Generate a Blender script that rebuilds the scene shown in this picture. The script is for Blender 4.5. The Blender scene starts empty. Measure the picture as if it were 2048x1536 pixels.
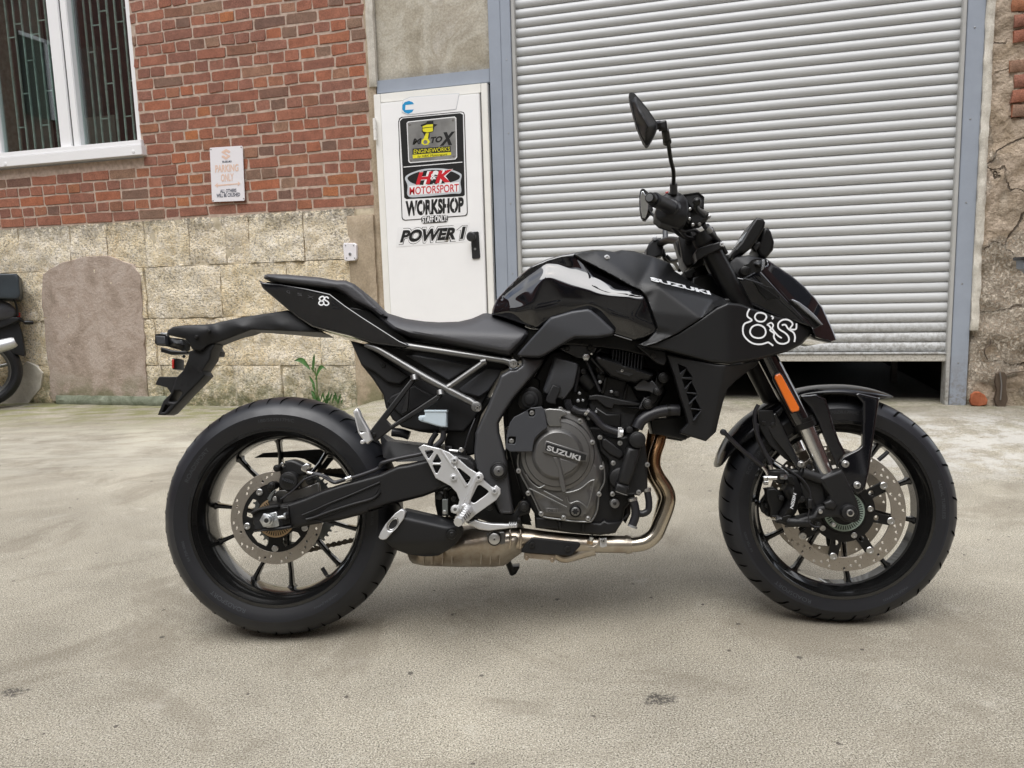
import bpy, bmesh, math, random
import numpy as np
from mathutils import Vector, Matrix
from mathutils.geometry import delaunay_2d_cdt
random.seed(7); RN=np.random.RandomState(11)
scene=bpy.context.scene
# ---------------- camera ----------------
F_PX,PITCH,ROLL,CAMH=1502.5,0.1316,-0.0291,0.9043
fw=np.array([0,math.cos(PITCH),-math.sin(PITCH)]); rt0=np.array([1.,0,0]); up0=np.cross(rt0,fw)
rt=math.cos(ROLL)*rt0+math.sin(ROLL)*up0; up=-math.sin(ROLL)*rt0+math.cos(ROLL)*up0
CAM=np.array([0,0,CAMH])
cd=bpy.data.cameras.new('camera'); cam=bpy.data.objects.new('camera',cd); scene.collection.objects.link(cam)
m=Matrix.Identity(4)
for i in range(3): m[i][0]=rt[i]; m[i][1]=up[i]; m[i][2]=-fw[i]; m[i][3]=CAM[i]
cam.matrix_world=m
cd.sensor_width=36; cd.lens=F_PX/2048*36; cd.clip_start=.05; cd.clip_end=500
scene.camera=cam
scene.render.resolution_x=1024; scene.render.resolution_y=768
scene.view_settings.view_transform='Standard'; scene.view_settings.look='None'
scene.view_settings.exposure=1.2; scene.view_settings.gamma=1
# ---------------- world ----------------
SUN_EL,SUN_AZ=math.radians(68),math.radians(200)   # azimuth: direction towards the sun, from +Y clockwise
wd=bpy.data.worlds.new('World'); scene.world=wd; wd.use_nodes=True
nt=wd.node_tree; nt.nodes.clear()
N=nt.nodes.new; K=nt.links.new
out=N('ShaderNodeOutputWorld'); bg=N('ShaderNodeBackground'); sky=N('ShaderNodeTexSky')
sky.sky_type='NISHITA'; sky.sun_disc=False; sky.sun_elevation=SUN_EL; sky.sun_rotation=SUN_AZ
sky.air_density=1; sky.dust_density=2.2; sky.ozone_density=1
tc=N('ShaderNodeTexCoord'); mp=N('ShaderNodeMapping'); mp.inputs['Scale'].default_value=(1,1,2.2)
ns=N('ShaderNodeTexNoise'); ns.inputs['Scale'].default_value=2.1; ns.inputs['Detail'].default_value=7; ns.inputs['Roughness'].default_value=.55
cr=N('ShaderNodeValToRGB'); cr.color_ramp.elements[0].position=.36; cr.color_ramp.elements[1].position=.56
mx=N('ShaderNodeMix'); mx.data_type='RGBA'; mx.inputs[7].default_value=(7.6,7.7,7.9,1)
K(tc.outputs['Generated'],mp.inputs[0]); K(mp.outputs[0],ns.inputs['Vector']); K(ns.outputs['Fac'],cr.inputs[0])
K(cr.outputs[0],mx.inputs[0]); K(sky.outputs[0],mx.inputs[6]); K(mx.outputs[2],bg.inputs[0]); bg.inputs[1].default_value=.115
K(bg.outputs[0],out.inputs[0])
sl=bpy.data.lights.new('sun','SUN'); sun=bpy.data.objects.new('sun',sl); scene.collection.objects.link(sun)
sl.energy=1.5; sl.angle=math.radians(52); sl.color=(1,.985,.965)
sd=Vector((math.sin(SUN_AZ)*math.cos(SUN_EL),math.cos(SUN_AZ)*math.cos(SUN_EL),math.sin(SUN_EL)))
sun.rotation_euler=sd.to_track_quat('Z','Y').to_euler(); sun.location=(0,0,6)
# ---------------- frames ----------------
class Frame:
    def __init__(s,R,t): s.R=np.array(R,float); s.t=np.array(t,float); s.c=s.R.T@(CAM-s.t)
    def P(s,px,py,lat):
        d=s.R.T@(fw+rt*(px-1024)/F_PX-up*(py-768)/F_PX)
        return s.c+d*((lat-s.c[1])/d[1])
    def w(s,V): return np.asarray(V,float).reshape(-1,3)@s.R.T+s.t
    def sc(s,px,py,lat): return np.linalg.norm(s.P(px+1,py,lat)-s.P(px,py,lat))
def Rz(a): c,s=math.cos(a),math.sin(a); return np.array([[c,-s,0],[s,c,0],[0,0,1]])
def Rx(a): c,s=math.cos(a),math.sin(a); return np.array([[1,0,0],[0,c,-s],[0,s,c]])
def Raxis(ax,d):
    ax=np.array(ax,float)/np.linalg.norm(ax); k=np.array([[0,-ax[2],ax[1]],[ax[2],0,-ax[0]],[-ax[1],ax[0],0]])
    return np.eye(3)+math.sin(d)*k+(1-math.cos(d))*k@k
WYAW=0.2724
W=Frame(Rz(-WYAW),(0,0,0))            # workshop wall: x along it, y away from the camera, z up
B=Frame(Rz(-.0188)@Rx(-.178),(-.6193,1.9077,0))   # leaning motorcycle: x forward, y away, z up its own plane
WB=1.465; RC=np.array([0,0,.315]); FC=np.array([WB,0,.300])
_S=Raxis((-math.sin(math.radians(25)),0,math.cos(math.radians(25))),-.1079); _piv=FC+np.array([-.03,0,0])
S=Frame(B.R@_S, B.R@(_piv-_S@_piv)+B.t)           # steered front end
# ---------------- materials ----------------
MATS={}
def mat(name,col,rough=.5,metal=0,coat=0,noise=None,bump=None,trans=0,spec=.5,rvar=None,emit=None):
    """noise=(scale,amount[,detail]) varies the colour; bump=(scale,strength,dist)"""
    m=bpy.data.materials.new(name); m.use_nodes=True; nt=m.node_tree; b=nt.nodes['Principled BSDF']
    b.inputs['Base Color'].default_value=(*col,1); b.inputs['Roughness'].default_value=rough; b.inputs['Metallic'].default_value=metal
    b.inputs['Coat Weight'].default_value=coat; b.inputs['Coat Roughness'].default_value=.03; b.inputs['Transmission Weight'].default_value=trans
    b.inputs['Specular IOR Level'].default_value=spec
    tc=nt.nodes.new('ShaderNodeTexCoord')
    if noise:
        n=nt.nodes.new('ShaderNodeTexNoise'); n.inputs['Scale'].default_value=noise[0]; n.inputs['Detail'].default_value=noise[2] if len(noise)>2 else 4
        nt.links.new(tc.outputs['Object'],n.inputs['Vector'])
        mr=nt.nodes.new('ShaderNodeMapRange'); mr.inputs[1].default_value=.3; mr.inputs[2].default_value=.7; mr.inputs[3].default_value=1-noise[1]; mr.inputs[4].default_value=1+noise[1]
        nt.links.new(n.outputs['Fac'],mr.inputs[0])
        h=nt.nodes.new('ShaderNodeVectorMath'); h.operation='SCALE'; h.inputs[0].default_value=col
        nt.links.new(mr.outputs[0],h.inputs['Scale']); nt.links.new(h.outputs[0],b.inputs['Base Color'])
    if rvar:
        n=nt.nodes.new('ShaderNodeTexNoise'); n.inputs['Scale'].default_value=rvar[0]; n.inputs['Detail'].default_value=5
        nt.links.new(tc.outputs['Object'],n.inputs['Vector'])
        mr=nt.nodes.new('ShaderNodeMapRange'); mr.inputs[1].default_value=.35; mr.inputs[2].default_value=.65; mr.inputs[3].default_value=rough-rvar[1]; mr.inputs[4].default_value=rough+rvar[1]
        nt.links.new(n.outputs['Fac'],mr.inputs[0]); nt.links.new(mr.outputs[0],b.inputs['Roughness'])
    if bump:
        n=nt.nodes.new('ShaderNodeTexNoise'); n.inputs['Scale'].default_value=bump[0]; n.inputs['Detail'].default_value=3
        nt.links.new(tc.outputs['Object'],n.inputs['Vector'])
        bp=nt.nodes.new('ShaderNodeBump'); bp.inputs['Strength'].default_value=bump[1]; bp.inputs['Distance'].default_value=bump[2]
        nt.links.new(n.outputs['Fac'],bp.inputs['Height']); nt.links.new(bp.outputs[0],b.inputs['Normal'])
    MATS[name]=m; return m
class NT:
    """tiny node helper for the larger materials"""
    def __init__(s,name,rough=.8,spec=.3):
        s.m=bpy.data.materials.new(name); s.m.use_nodes=True; s.t=s.m.node_tree; s.b=s.t.nodes['Principled BSDF']
        s.b.inputs['Roughness'].default_value=rough; s.b.inputs['Specular IOR Level'].default_value=spec
        s.tc=s.t.nodes.new('ShaderNodeTexCoord').outputs['Object']; MATS[name]=s.m
    def n(s,typ,**kw):
        x=s.t.nodes.new(typ)
        for k,v in kw.items(): setattr(x,k,v)
        return x
    def L(s,a,b): s.t.links.new(a,b)
    def vec(s,scale=(1,1,1),loc=(0,0,0),src=None):
        x=s.n('ShaderNodeMapping'); x.inputs['Scale'].default_value=scale; x.inputs['Location'].default_value=loc; s.L(src or s.tc,x.inputs[0]); return x.outputs[0]
    def noise(s,scale,detail=4,rough=.5,v=None,dist=0):
        x=s.n('ShaderNodeTexNoise'); x.inputs['Scale'].default_value=scale; x.inputs['Detail'].default_value=detail; x.inputs['Roughness'].default_value=rough; x.inputs['Distortion'].default_value=dist
        s.L(v or s.tc,x.inputs['Vector']); return x.outputs['Fac']
    def vor(s,scale,feat='F1',v=None,out='Distance',rnd=1):
        x=s.n('ShaderNodeTexVoronoi',feature=feat); x.inputs['Scale'].default_value=scale; x.inputs['Randomness'].default_value=rnd; s.L(v or s.tc,x.inputs['Vector']); return x.outputs[out]
    def ramp(s,f,stops):
        x=s.n('ShaderNodeValToRGB'); e=x.color_ramp.elements
        while len(e)<len(stops): e.new(.5)
        for i,(p,c) in enumerate(stops):
            e[i].position=p; e[i].color=(*c,1) if hasattr(c,'__len__') else (c,c,c,1)
        s.L(f,x.inputs[0]); return x.outputs[0]
    def mix(s,f,a,b,mode='MIX'):
        x=s.n('ShaderNodeMix',data_type='RGBA',blend_type=mode)
        for sock,v in ((x.inputs[0],f),(x.inputs[6],a),(x.inputs[7],b)):
            if hasattr(v,'links') or hasattr(v,'is_linked'): s.L(v,sock)
            elif hasattr(v,'__len__'): sock.default_value=(*v,1)
            else: sock.default_value=v
        return x.outputs[2]
    def math(s,op,a,b=0,clamp=False):
        x=s.n('ShaderNodeMath',operation=op,use_clamp=clamp)
        for sock,v in ((x.inputs[0],a),(x.inputs[1],b)):
            if hasattr(v,'is_linked'): s.L(v,sock)
            else: sock.default_value=v
        return x.outputs[0]
    def step(s,f,a,b):
        x=s.n('ShaderNodeMapRange',interpolation_type='SMOOTHSTEP'); x.inputs[1].default_value=a; x.inputs[2].default_value=b
        if a>b: x.inputs[1].default_value=b; x.inputs[2].default_value=a; x.inputs[3].default_value=1; x.inputs[4].default_value=0
        s.L(f,x.inputs[0]); return x.outputs[0]
    def xyz(s,v=None):
        x=s.n('ShaderNodeSeparateXYZ'); s.L(v or s.tc,x.inputs[0]); return x.outputs
    def blob(s,c,r,v=None):
        """1 inside an ellipsoid spot at c with radii r, soft edge"""
        a=s.n('ShaderNodeMapping'); a.inputs['Location'].default_value=[-c[i]/r[i] for i in range(3)]; a.inputs['Scale'].default_value=[1/x for x in r]; s.L(v or s.tc,a.inputs[0])
        l=s.n('ShaderNodeVectorMath',operation='LENGTH'); s.L(a.outputs[0],l.inputs[0]); return s.step(l.outputs['Value'],1.25,.6)
    def bump(s,h,strength,dist):
        x=s.n('ShaderNodeBump'); x.inputs['Strength'].default_value=strength; x.inputs['Distance'].default_value=dist
        s.L(h,x.inputs['Height'])
        if s.b.inputs['Normal'].is_linked: s.L(s.b.inputs['Normal'].links[0].from_socket,x.inputs['Normal'])
        s.L(x.outputs[0],s.b.inputs['Normal'])
    def col(s,c): s.L(c,s.b.inputs['Base Color'])
    def rgh(s,c): s.L(c,s.b.inputs['Roughness'])
# ---------------- geometry (all functions return lists of (verts, faces, material)) ----------------
def Q(ox,oy,sc,s):
    """points read off an enlarged crop of the photograph: origin ox,oy, scale sc"""
    o=[]
    for p in s.split():
        v=[float(t) for t in p.split(',')]; o.append((ox+v[0]/sc,oy+v[1]/sc,*v[2:]))
    return o
def catmull(P,closed,n=5):
    P=[np.array(p,float) for p in P]; L=len(P); o=[]
    rng=range(L) if closed else range(L-1)
    for i in rng:
        if closed: a,b,c,d=P[i-1],P[i],P[(i+1)%L],P[(i+2)%L]
        else: a,b,c,d=P[max(i-1,0)],P[i],P[i+1],P[min(i+2,L-1)]
        for k in range(n):
            t=k/n; o.append(.5*((2*b)+(c-a)*t+(2*a-5*b+4*c-d)*t*t+(3*b-a-3*c+d)*t**3))
    if not closed: o.append(P[-1])
    return o
def curve_geo(loops,ext,bev,off=0,res=2):
    """filled flat shape with holes; returns verts (x,y2d,zdepth centred) and faces"""
    cu=bpy.data.curves.new('t','CURVE'); cu.dimensions='2D'; cu.fill_mode='BOTH'; cu.extrude=max(ext/2-bev,1e-5); cu.bevel_depth=bev; cu.bevel_resolution=res; cu.offset=-bev+off
    for lp in loops:
        sp=cu.splines.new('POLY'); sp.points.add(len(lp)-1); sp.use_cyclic_u=True
        for i,p in enumerate(lp): sp.points[i].co=(p[0],p[1],0,1)
    ob=bpy.data.objects.new('t',cu); me=bpy.data.meshes.new_from_object(ob)
    V=np.array([v.co[:] for v in me.vertices]).reshape(-1,3); Fc=[tuple(p.vertices) for p in me.polygons]
    bpy.data.objects.remove(ob); bpy.data.curves.remove(cu); bpy.data.meshes.remove(me)
    return V,Fc
def plate(fr,out,lat,th,m,bev=.002,holes=(),smooth=False,hs=False,grow=0):
    """solid plate: outline in photograph pixels laid on the plane y=lat, thickness th going away from the viewer"""
    if smooth: out=catmull(out,True)
    loops=[]
    for lp in [out]+list(holes):
        if hs and lp is not out: lp=catmull(lp,True,4)
        loops.append([(fr.P(p[0],p[1],lat)[0],fr.P(p[0],p[1],lat)[2]) for p in lp])
    return plate3(fr,loops,lat,th,m,bev,grow)
def plate3(fr,loops,lat,th,m,bev=.002,grow=0):
    bev=min(bev,th*.45)
    V,Fc=curve_geo(loops,th,bev,grow)
    Wv=np.stack([V[:,0],lat+th/2-V[:,2],V[:,1]],1)
    return [(fr.w(Wv),[f[::-1] for f in Fc],m)]
def circ2(c,r,n=24,a0=0): return [(c[0]+r*math.cos(a0+2*math.pi*i/n),c[1]+r*math.sin(a0+2*math.pi*i/n)) for i in range(n)]
def pcirc(px,py,r,n=20): return [(px+r*math.cos(2*math.pi*i/n),py+r*math.sin(2*math.pi*i/n)) for i in range(n)]
def lathe(fr,c,prof,m,ax=(0,-1,0),seg=32,close=False):
    """prof=[(along axis, radius)], c frame point, axis default towards viewer"""
    c=np.array(c,float); ax=np.array(ax,float); ax/=np.linalg.norm(ax)
    u=np.cross(ax,(0,0,1)); 
    if np.linalg.norm(u)<1e-3: u=np.array([1.,0,0])
    u/=np.linalg.norm(u); v=np.cross(ax,u); V=[];Fc=[]
    for a,r in prof:
        for k in range(seg):
            t=2*math.pi*k/seg; V.append(c+ax*a+r*(math.cos(t)*u+math.sin(t)*v))
    n=len(prof)
    for i in range(n-1 if not close else n):
        for k in range(seg):
            a=i*seg+k; b=i*seg+(k+1)%seg; j=((i+1)%n)*seg; Fc.append((a,b,j+(k+1)%seg,j+k))
    if not close:
        if prof[0][1]>1e-6: Fc.append(tuple(range(seg))[::-1])
        if prof[-1][1]>1e-6: Fc.append(tuple((n-1)*seg+k for k in range(seg)))
    return [(fr.w(V),Fc,m)]
def disc(fr,px,py,lat,rpx,th,m,bev=.25,seg=28,ax=(0,-1,0)):
    """round boss whose front face (at lat) is centred on the pixel"""
    c=fr.P(px,py,lat); r=rpx*fr.sc(px,py,lat); b=min(bev*r,th*.5)
    return lathe(fr,c,[(-th,r),(-b,r),(-b*.3,r-b*.3),(0,r-b),(0,.0001)],m,ax=ax,seg=seg)
def bolt(fr,px,py,lat,rpx,m='bolt',washer=True,rec='hole_shade'):
    c=fr.P(px,py,lat); r=rpx*fr.sc(px,py,lat)
    g=[]
    if washer: g+=lathe(fr,c,[(-r*1.1,r),(-r*.75,r),(-r*.7,r*.95),(-r*.7,r*.7)],m,seg=18)
    g+=lathe(fr,c,[(-r,r*.72),(-r*.15,r*.72),(0,r*.58),(0,r*.36)],m,seg=18)
    g+=lathe(fr,c,[(0,r*.36),(-r*.3,r*.34),(-r*.3,.0001)],rec,seg=6)
    return g
def tube(fr,pts,r,m,seg=12,n=5,px=True,cap=True):
    """pts (px,py,lat[,r]); r in metres"""
    P=[]
    for p in pts:
        q=fr.P(*p[:3]) if px else np.array(p[:3],float)
        P.append(np.append(q,p[3] if len(p)>3 else r))
    if n>1 and len(P)>2: P=catmull(P,False,n)
    P=np.array(P); R=P[:,3]; P=P[:,:3]; T=np.gradient(P,axis=0); T/=np.linalg.norm(T,axis=1)[:,None]
    u=np.cross(T[0],(0,1,0.01)); 
    if np.linalg.norm(u)<.05: u=np.cross(T[0],(0,0,1))
    u/=np.linalg.norm(u); V=[];Fc=[]
    for i in range(len(P)):
        u=u-T[i]*(u@T[i]); u/=np.linalg.norm(u); v=np.cross(T[i],u)
        for k in range(seg):
            t=2*math.pi*k/seg; V.append(P[i]+R[i]*(math.cos(t)*u+math.sin(t)*v))
    for i in range(len(P)-1):
        for k in range(seg): Fc.append((i*seg+k,i*seg+(k+1)%seg,(i+1)*seg+(k+1)%seg,(i+1)*seg+k))
    if cap: Fc.append(tuple(range(seg))[::-1]); Fc.append(tuple((len(P)-1)*seg+k for k in range(seg)))
    return [(fr.w(V),Fc,m)]
def box(fr,x0,x1,y0,y1,z0,z1,m,bev=0):
    V=[(x,y,z) for x in (x0,x1) for y in (y0,y1) for z in (z0,z1)]
    Fc=[(0,1,3,2),(4,6,7,5),(0,4,5,1),(2,3,7,6),(0,2,6,4),(1,5,7,3)]
    if bev:
        bm=bmesh.new(); vs=[bm.verts.new(v) for v in V]
        for f in Fc: bm.faces.new([vs[i] for i in f])
        bmesh.ops.recalc_face_normals(bm,faces=bm.faces)
        bmesh.ops.bevel(bm,geom=list(bm.edges),offset=bev,segments=2,affect='EDGES')
        bm.verts.index_update(); V=[v.co[:] for v in bm.verts]; Fc=[tuple(v.index for v in f.verts) for f in bm.faces]; bm.free()
    return [(fr.w(V),Fc,m)]
def resample(P,s):
    o=[]
    for i in range(len(P)):
        a=np.array(P[i],float); b=np.array(P[(i+1)%len(P)],float); n=max(1,int(round(np.linalg.norm(b[:2]-a[:2])/s)))
        for k in range(n): o.append(a+(b-a)*k/n)
    return o
def plane_h(planes,k):
    A=[]
    for q in planes:
        M=np.array([[a[0],a[1],1] for a in q],float); A.append(np.linalg.solve(M,[a[2] for a in q]))
    A=np.array(A)
    def h(x,y):
        v=A[:,0]*x+A[:,1]*y+A[:,2]; m=v.max(); return m+k*math.log(np.exp((v-m)/k).sum())
    return h
def tps_h(ctrl):
    C=[]
    for c in ctrl:
        if all(np.hypot(c[0]-d[0],c[1]-d[1])>.8 for d in C): C.append(c)
    C=np.array(C); n=len(C); X=C[:,:2]/50.; U=lambda r2:.5*r2*np.log(r2+1e-9)
    D=((X[:,None]-X[None])**2).sum(2); M=np.zeros((n+3,n+3)); M[:n,:n]=U(D)+np.eye(n)*.03; M[:n,n]=1; M[:n,n+1:]=X; M[n,:n]=1; M[n+1:,:n]=X.T
    w=np.linalg.solve(M,np.append(C[:,2],[0,0,0]))
    def h(x,y):
        d=((X-np.array([x,y])/50.)**2).sum(1); return float(U(d)@w[:n]+w[n]+w[n+1]*x/50+w[n+2]*y/50)
    return h
def relief(fr,out,inner,creases,m,s=4,sm=3,th=.004,mirror=None,rim=None,smooth=False,holes=(),planes=None,k=.0018,tps=False):
    """curved panel: out/inner = (px,py,lat); creases = index pairs into out+inner; heights interpolated then softened.
    mirror=y plane -> closed body; rim=(px width, depth) rolls the edge over"""
    out=[np.array((*p,0)[:3],float) for p in out]; ctrl=out+[np.array(p,float) for p in inner]
    n0=len(out); ed=[(i,(i+1)%n0) for i in range(n0)]+[tuple(c) for c in creases]
    res=delaunay_2d_cdt([Vector(p[:2]) for p in ctrl],ed,[],1,1e-4)
    cv=np.array([v[:] for v in res[0]]); orig=res[3]
    ch=np.array([ctrl[o[0]][2] if o else 0 for o in orig]); tri=[t for t in res[2]]
    for i,o in enumerate(orig):
        if not o: ch[i]=ch[np.argmin([np.hypot(*(cv[j]-cv[i])) if orig[j] else 1e9 for j in range(len(cv))])]
    TT=[]
    for t in tri:
        a,b,c=cv[t[0]],cv[t[1]],cv[t[2]]; d=(b[0]-a[0])*(c[1]-a[1])-(c[0]-a[0])*(b[1]-a[1])
        if abs(d)>1e-9: TT.append((a,b,c,d,ch[t[0]],ch[t[1]],ch[t[2]]))
    hp_=plane_h(planes,k) if planes else (tps_h(ctrl) if tps else None)
    def hgt(p):
        if hp_: return hp_(p[0],p[1])
        best=None
        for a,b,c,d,ha,hb,hc in TT:
            w1=((p[0]-a[0])*(c[1]-a[1])-(c[0]-a[0])*(p[1]-a[1]))/d; w2=((b[0]-a[0])*(p[1]-a[1])-(p[0]-a[0])*(b[1]-a[1]))/d; w0=1-w1-w2
            mn=min(w0,w1,w2)
            if mn>-1e-6: return w0*ha+w1*hb+w2*hc
            if best is None or mn>best[0]: best=(mn,w0*ha+w1*hb+w2*hc)
        return best[1]
    o2=catmull(out,True,4) if smooth else out
    bd=resample(o2,s); nb=len(bd)
    xy=np.array([p[:2] for p in bd]); hl=[resample([(*h,) for h in H],s) for H in holes]
    allx=[Vector(p[:2]) for p in bd]; edges=[(i,(i+1)%nb) for i in range(nb)]
    for H in hl:
        k=len(allx); allx+=[Vector(p[:2]) for p in H]; edges+=[(k+i,k+(i+1)%len(H)) for i in range(len(H))]
    def inside(x,y,poly):
        a=poly; b=np.roll(poly,-1,0); c=((a[:,1]>y)!=(b[:,1]>y)); xs=a[:,0]+(y-a[:,1])*(b[:,0]-a[:,0])/np.where(c,b[:,1]-a[:,1],1); return (np.sum(c&(x<xs))%2)==1
    lo=xy.min(0); hi=xy.max(0); j=0; y=lo[1]+s*.5; clear=s*.55
    if rim:
        Nx=np.roll(xy,-1,0); Pv=np.roll(xy,1,0); tg=Nx-Pv; tg/=np.linalg.norm(tg,axis=1)[:,None]+1e-9; nm=np.stack([-tg[:,1],tg[:,0]],1)
        sa=np.sum(xy[:,0]*Nx[:,1]-Nx[:,0]*xy[:,1]); nm*=1 if sa>0 else -1
        D_=Nx-xy; L_2=(D_**2).sum(1)+1e-12; clear=rim[0]+s*.45
        for fr_ in (.13,.36,.68,1.0):
            d_=rim[0]*fr_; ring=[]
            for c_ in xy+nm*d_:
                t_=np.clip(((c_-xy)*D_).sum(1)/L_2,0,1); dd_=np.min(np.hypot(*(xy+D_*t_[:,None]-c_).T))
                if dd_>d_*.93 and inside(c_[0],c_[1],xy): ring.append(c_); 
            for c_ in ring: allx.append(Vector(c_))
    hp=[np.array([p[:2] for p in H]) for H in hl]
    while y<hi[1]:
        x=lo[0]+(s*.5 if j%2 else 0)
        while x<hi[0]:
            if inside(x,y,xy) and np.min(np.hypot(xy[:,0]-x,xy[:,1]-y))>clear and all((not inside(x,y,h)) and np.min(np.hypot(h[:,0]-x,h[:,1]-y))>s*.5 for h in hp): allx.append(Vector((x,y)))
            x+=s
        y+=s*.87; j+=1
    r=delaunay_2d_cdt(allx,edges,[],1,1e-5)
    P=np.array([v[:] for v in r[0]]); Fc=[tuple(f) for f in r[2]]
    if hp:
        cen=[P[list(f)].mean(0) for f in Fc]; Fc=[f for f,c in zip(Fc,cen) if not any(inside(c[0],c[1],h) for h in hp)]
    isb=np.array([any(k<nb for k in o) for o in r[3]]); bh={}
    for i,o in enumerate(r[3]):
        for k in o:
            if k<nb: bh[i]=bd[k][2]
    Hh=np.array([bh[i] if i in bh and not hp_ else hgt(P[i]) for i in range(len(P))])
    global LASTH; LASTH=hgt
    nbr=[set() for _ in P]
    for f in Fc:
        for i in range(3): nbr[f[i]].add(f[(i+1)%3]); nbr[f[i]].add(f[i-1])
    idx=[np.array(list(q),int) for q in nbr]
    for _ in range(sm):
        H2=Hh.copy()
        for i in range(len(P)):
            if not isb[i] and len(idx[i]): H2[i]=.4*Hh[i]+.6*Hh[idx[i]].mean()
        Hh=H2
    if rim:
        A=xy; Bn=np.roll(xy,-1,0); D=Bn-A; L2=(D**2).sum(1)+1e-12
        for i in range(len(P)):
            t=np.clip(((P[i]-A)*D).sum(1)/L2,0,1); d=np.min(np.hypot(*(A+D*t[:,None]-P[i]).T))
            if d<rim[0]: Hh[i]+=rim[1]*(1-math.sqrt(max(0,1-(1-d/rim[0])**2)))
    if mirror is not None: Hh=np.minimum(Hh,mirror-.010)
    near=np.array([fr.P(p[0],p[1],h) for p,h in zip(P,Hh)])
    # orientation: normals towards the viewer
    def area(f): a,b,c=P[f[0]],P[f[1]],P[f[2]]; return (b[0]-a[0])*(c[1]-a[1])-(b[1]-a[1])*(c[0]-a[0])
    Fc=[f if area(f)<0 else f[::-1] for f in Fc]
    cnt={}
    for f in Fc:
        for i in range(3): e=(f[i],f[(i+1)%3]); cnt[e]=1
    bed=[e for e in cnt if (e[1],e[0]) not in cnt]
    n=len(P); far=near.copy()
    if mirror is not None: far[:,1]=2*mirror-near[:,1]
    else: far[:,1]+=th
    V=np.concatenate([near,far]); G=list(Fc)+[tuple(i+n for i in f[::-1]) for f in Fc]+[(b,a,a+n,b+n) for a,b in bed]
    return [(fr.w(V),G,m)]
def shell(fr,outer,inner,lo,li,m,n=5,q=12,pw=.9,cap=True):
    """arched strip: crest curve (pixels, on the centre plane) down to an edge curve at lat li, both sides, one smooth skin"""
    A=catmull(outer,False,n); C=catmull(inner,False,n); N_=max(len(A),len(C))
    def rs(P,N_):
        P=np.array(P); d=np.append(0,np.cumsum(np.hypot(*np.diff(P[:,:2],axis=0).T))); t=np.linspace(0,d[-1],N_); return np.stack([np.interp(t,d,P[:,k]) for k in range(P.shape[1])],1)
    A=rs(A,N_);C=rs(C,N_); V=[];Fc=[];M=2*q+1
    for a,c in zip(A,C):
        lc=c[2] if len(c)>2 else li; pa=fr.P(a[0],a[1],lo); pc_=fr.P(c[0],c[1],lc); pa[1]=0
        for k in range(-q,q+1):
            f=abs(k)/q*math.pi/2; w=math.cos(f)**pw; b=pc_+(pa-pc_)*w; V.append((b[0],(lc*math.sin(f))*(1 if k<=0 else -1),b[2]))
    for i in range(N_-1):
        for k in range(M-1): Fc.append((i*M+k,i*M+k+1,(i+1)*M+k+1,(i+1)*M+k))
    V=np.array(V); c0=V.mean(0); V2=V.copy(); V2[:,1]*=.965; V2[:,2]-=.003
    n0=len(V); G=Fc+[tuple(j+n0 for j in f[::-1]) for f in Fc]
    for i in range(N_-1): G+=[(i*M,(i+1)*M,(i+1)*M+n0,i*M+n0),(i*M+M-1,i*M+M-1+n0,(i+1)*M+M-1+n0,(i+1)*M+M-1)]
    for k in range(M-1): G+=[(k,k+n0,k+1+n0,k+1),((N_-1)*M+k,(N_-1)*M+k+1,(N_-1)*M+k+1+n0,(N_-1)*M+k+n0)]
    return [(fr.w(np.concatenate([V,V2])),G,m)]
def txt(fr,s,p0,p1,upv,lat,m,ext=.0006,off=0,sh=0,space=1):
    """lettering: baseline from pixel p0 to pixel p1, capitals reach up by the pixel vector upv"""
    cu=bpy.data.curves.new('t','FONT'); cu.body=s; cu.size=1; cu.offset=off; cu.fill_mode='FRONT'; cu.space_character=space; cu.resolution_u=4
    ob=bpy.data.objects.new('t',cu); me=bpy.data.meshes.new_from_object(ob)
    V=np.array([v.co[:] for v in me.vertices]).reshape(-1,3); Fc=[tuple(p.vertices) for p in me.polygons]
    bpy.data.objects.remove(ob); bpy.data.curves.remove(cu); bpy.data.meshes.remove(me)
    if len(V)==0: return []
    x0,x1=V[:,0].min(),V[:,0].max(); cap=.7 
    X=(V[:,0]-x0)/(x1-x0); Y=V[:,1]/cap; X=X
    p0=np.array(p0,float);p1=np.array(p1,float);upv=np.array(upv,float)
    px=p0+np.outer(X,p1-p0)+np.outer(Y,upv)+np.outer(Y*sh*np.linalg.norm(upv),(p1-p0)/np.linalg.norm(p1-p0))
    near=np.array([fr.P(a,b,lat((a,b)) if callable(lat) else lat) for a,b in px]); 
    n=len(V); far=near.copy(); far[:,1]+=ext
    cnt={}
    for f in Fc:
        for i in range(len(f)): cnt[(f[i],f[(i+1)%len(f)])]=1
    bed=[e for e in cnt if (e[1],e[0]) not in cnt]
    return [(fr.w(np.concatenate([near,far])),Fc+[(b,a,a+n,b+n) for a,b in bed],m)]
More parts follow.
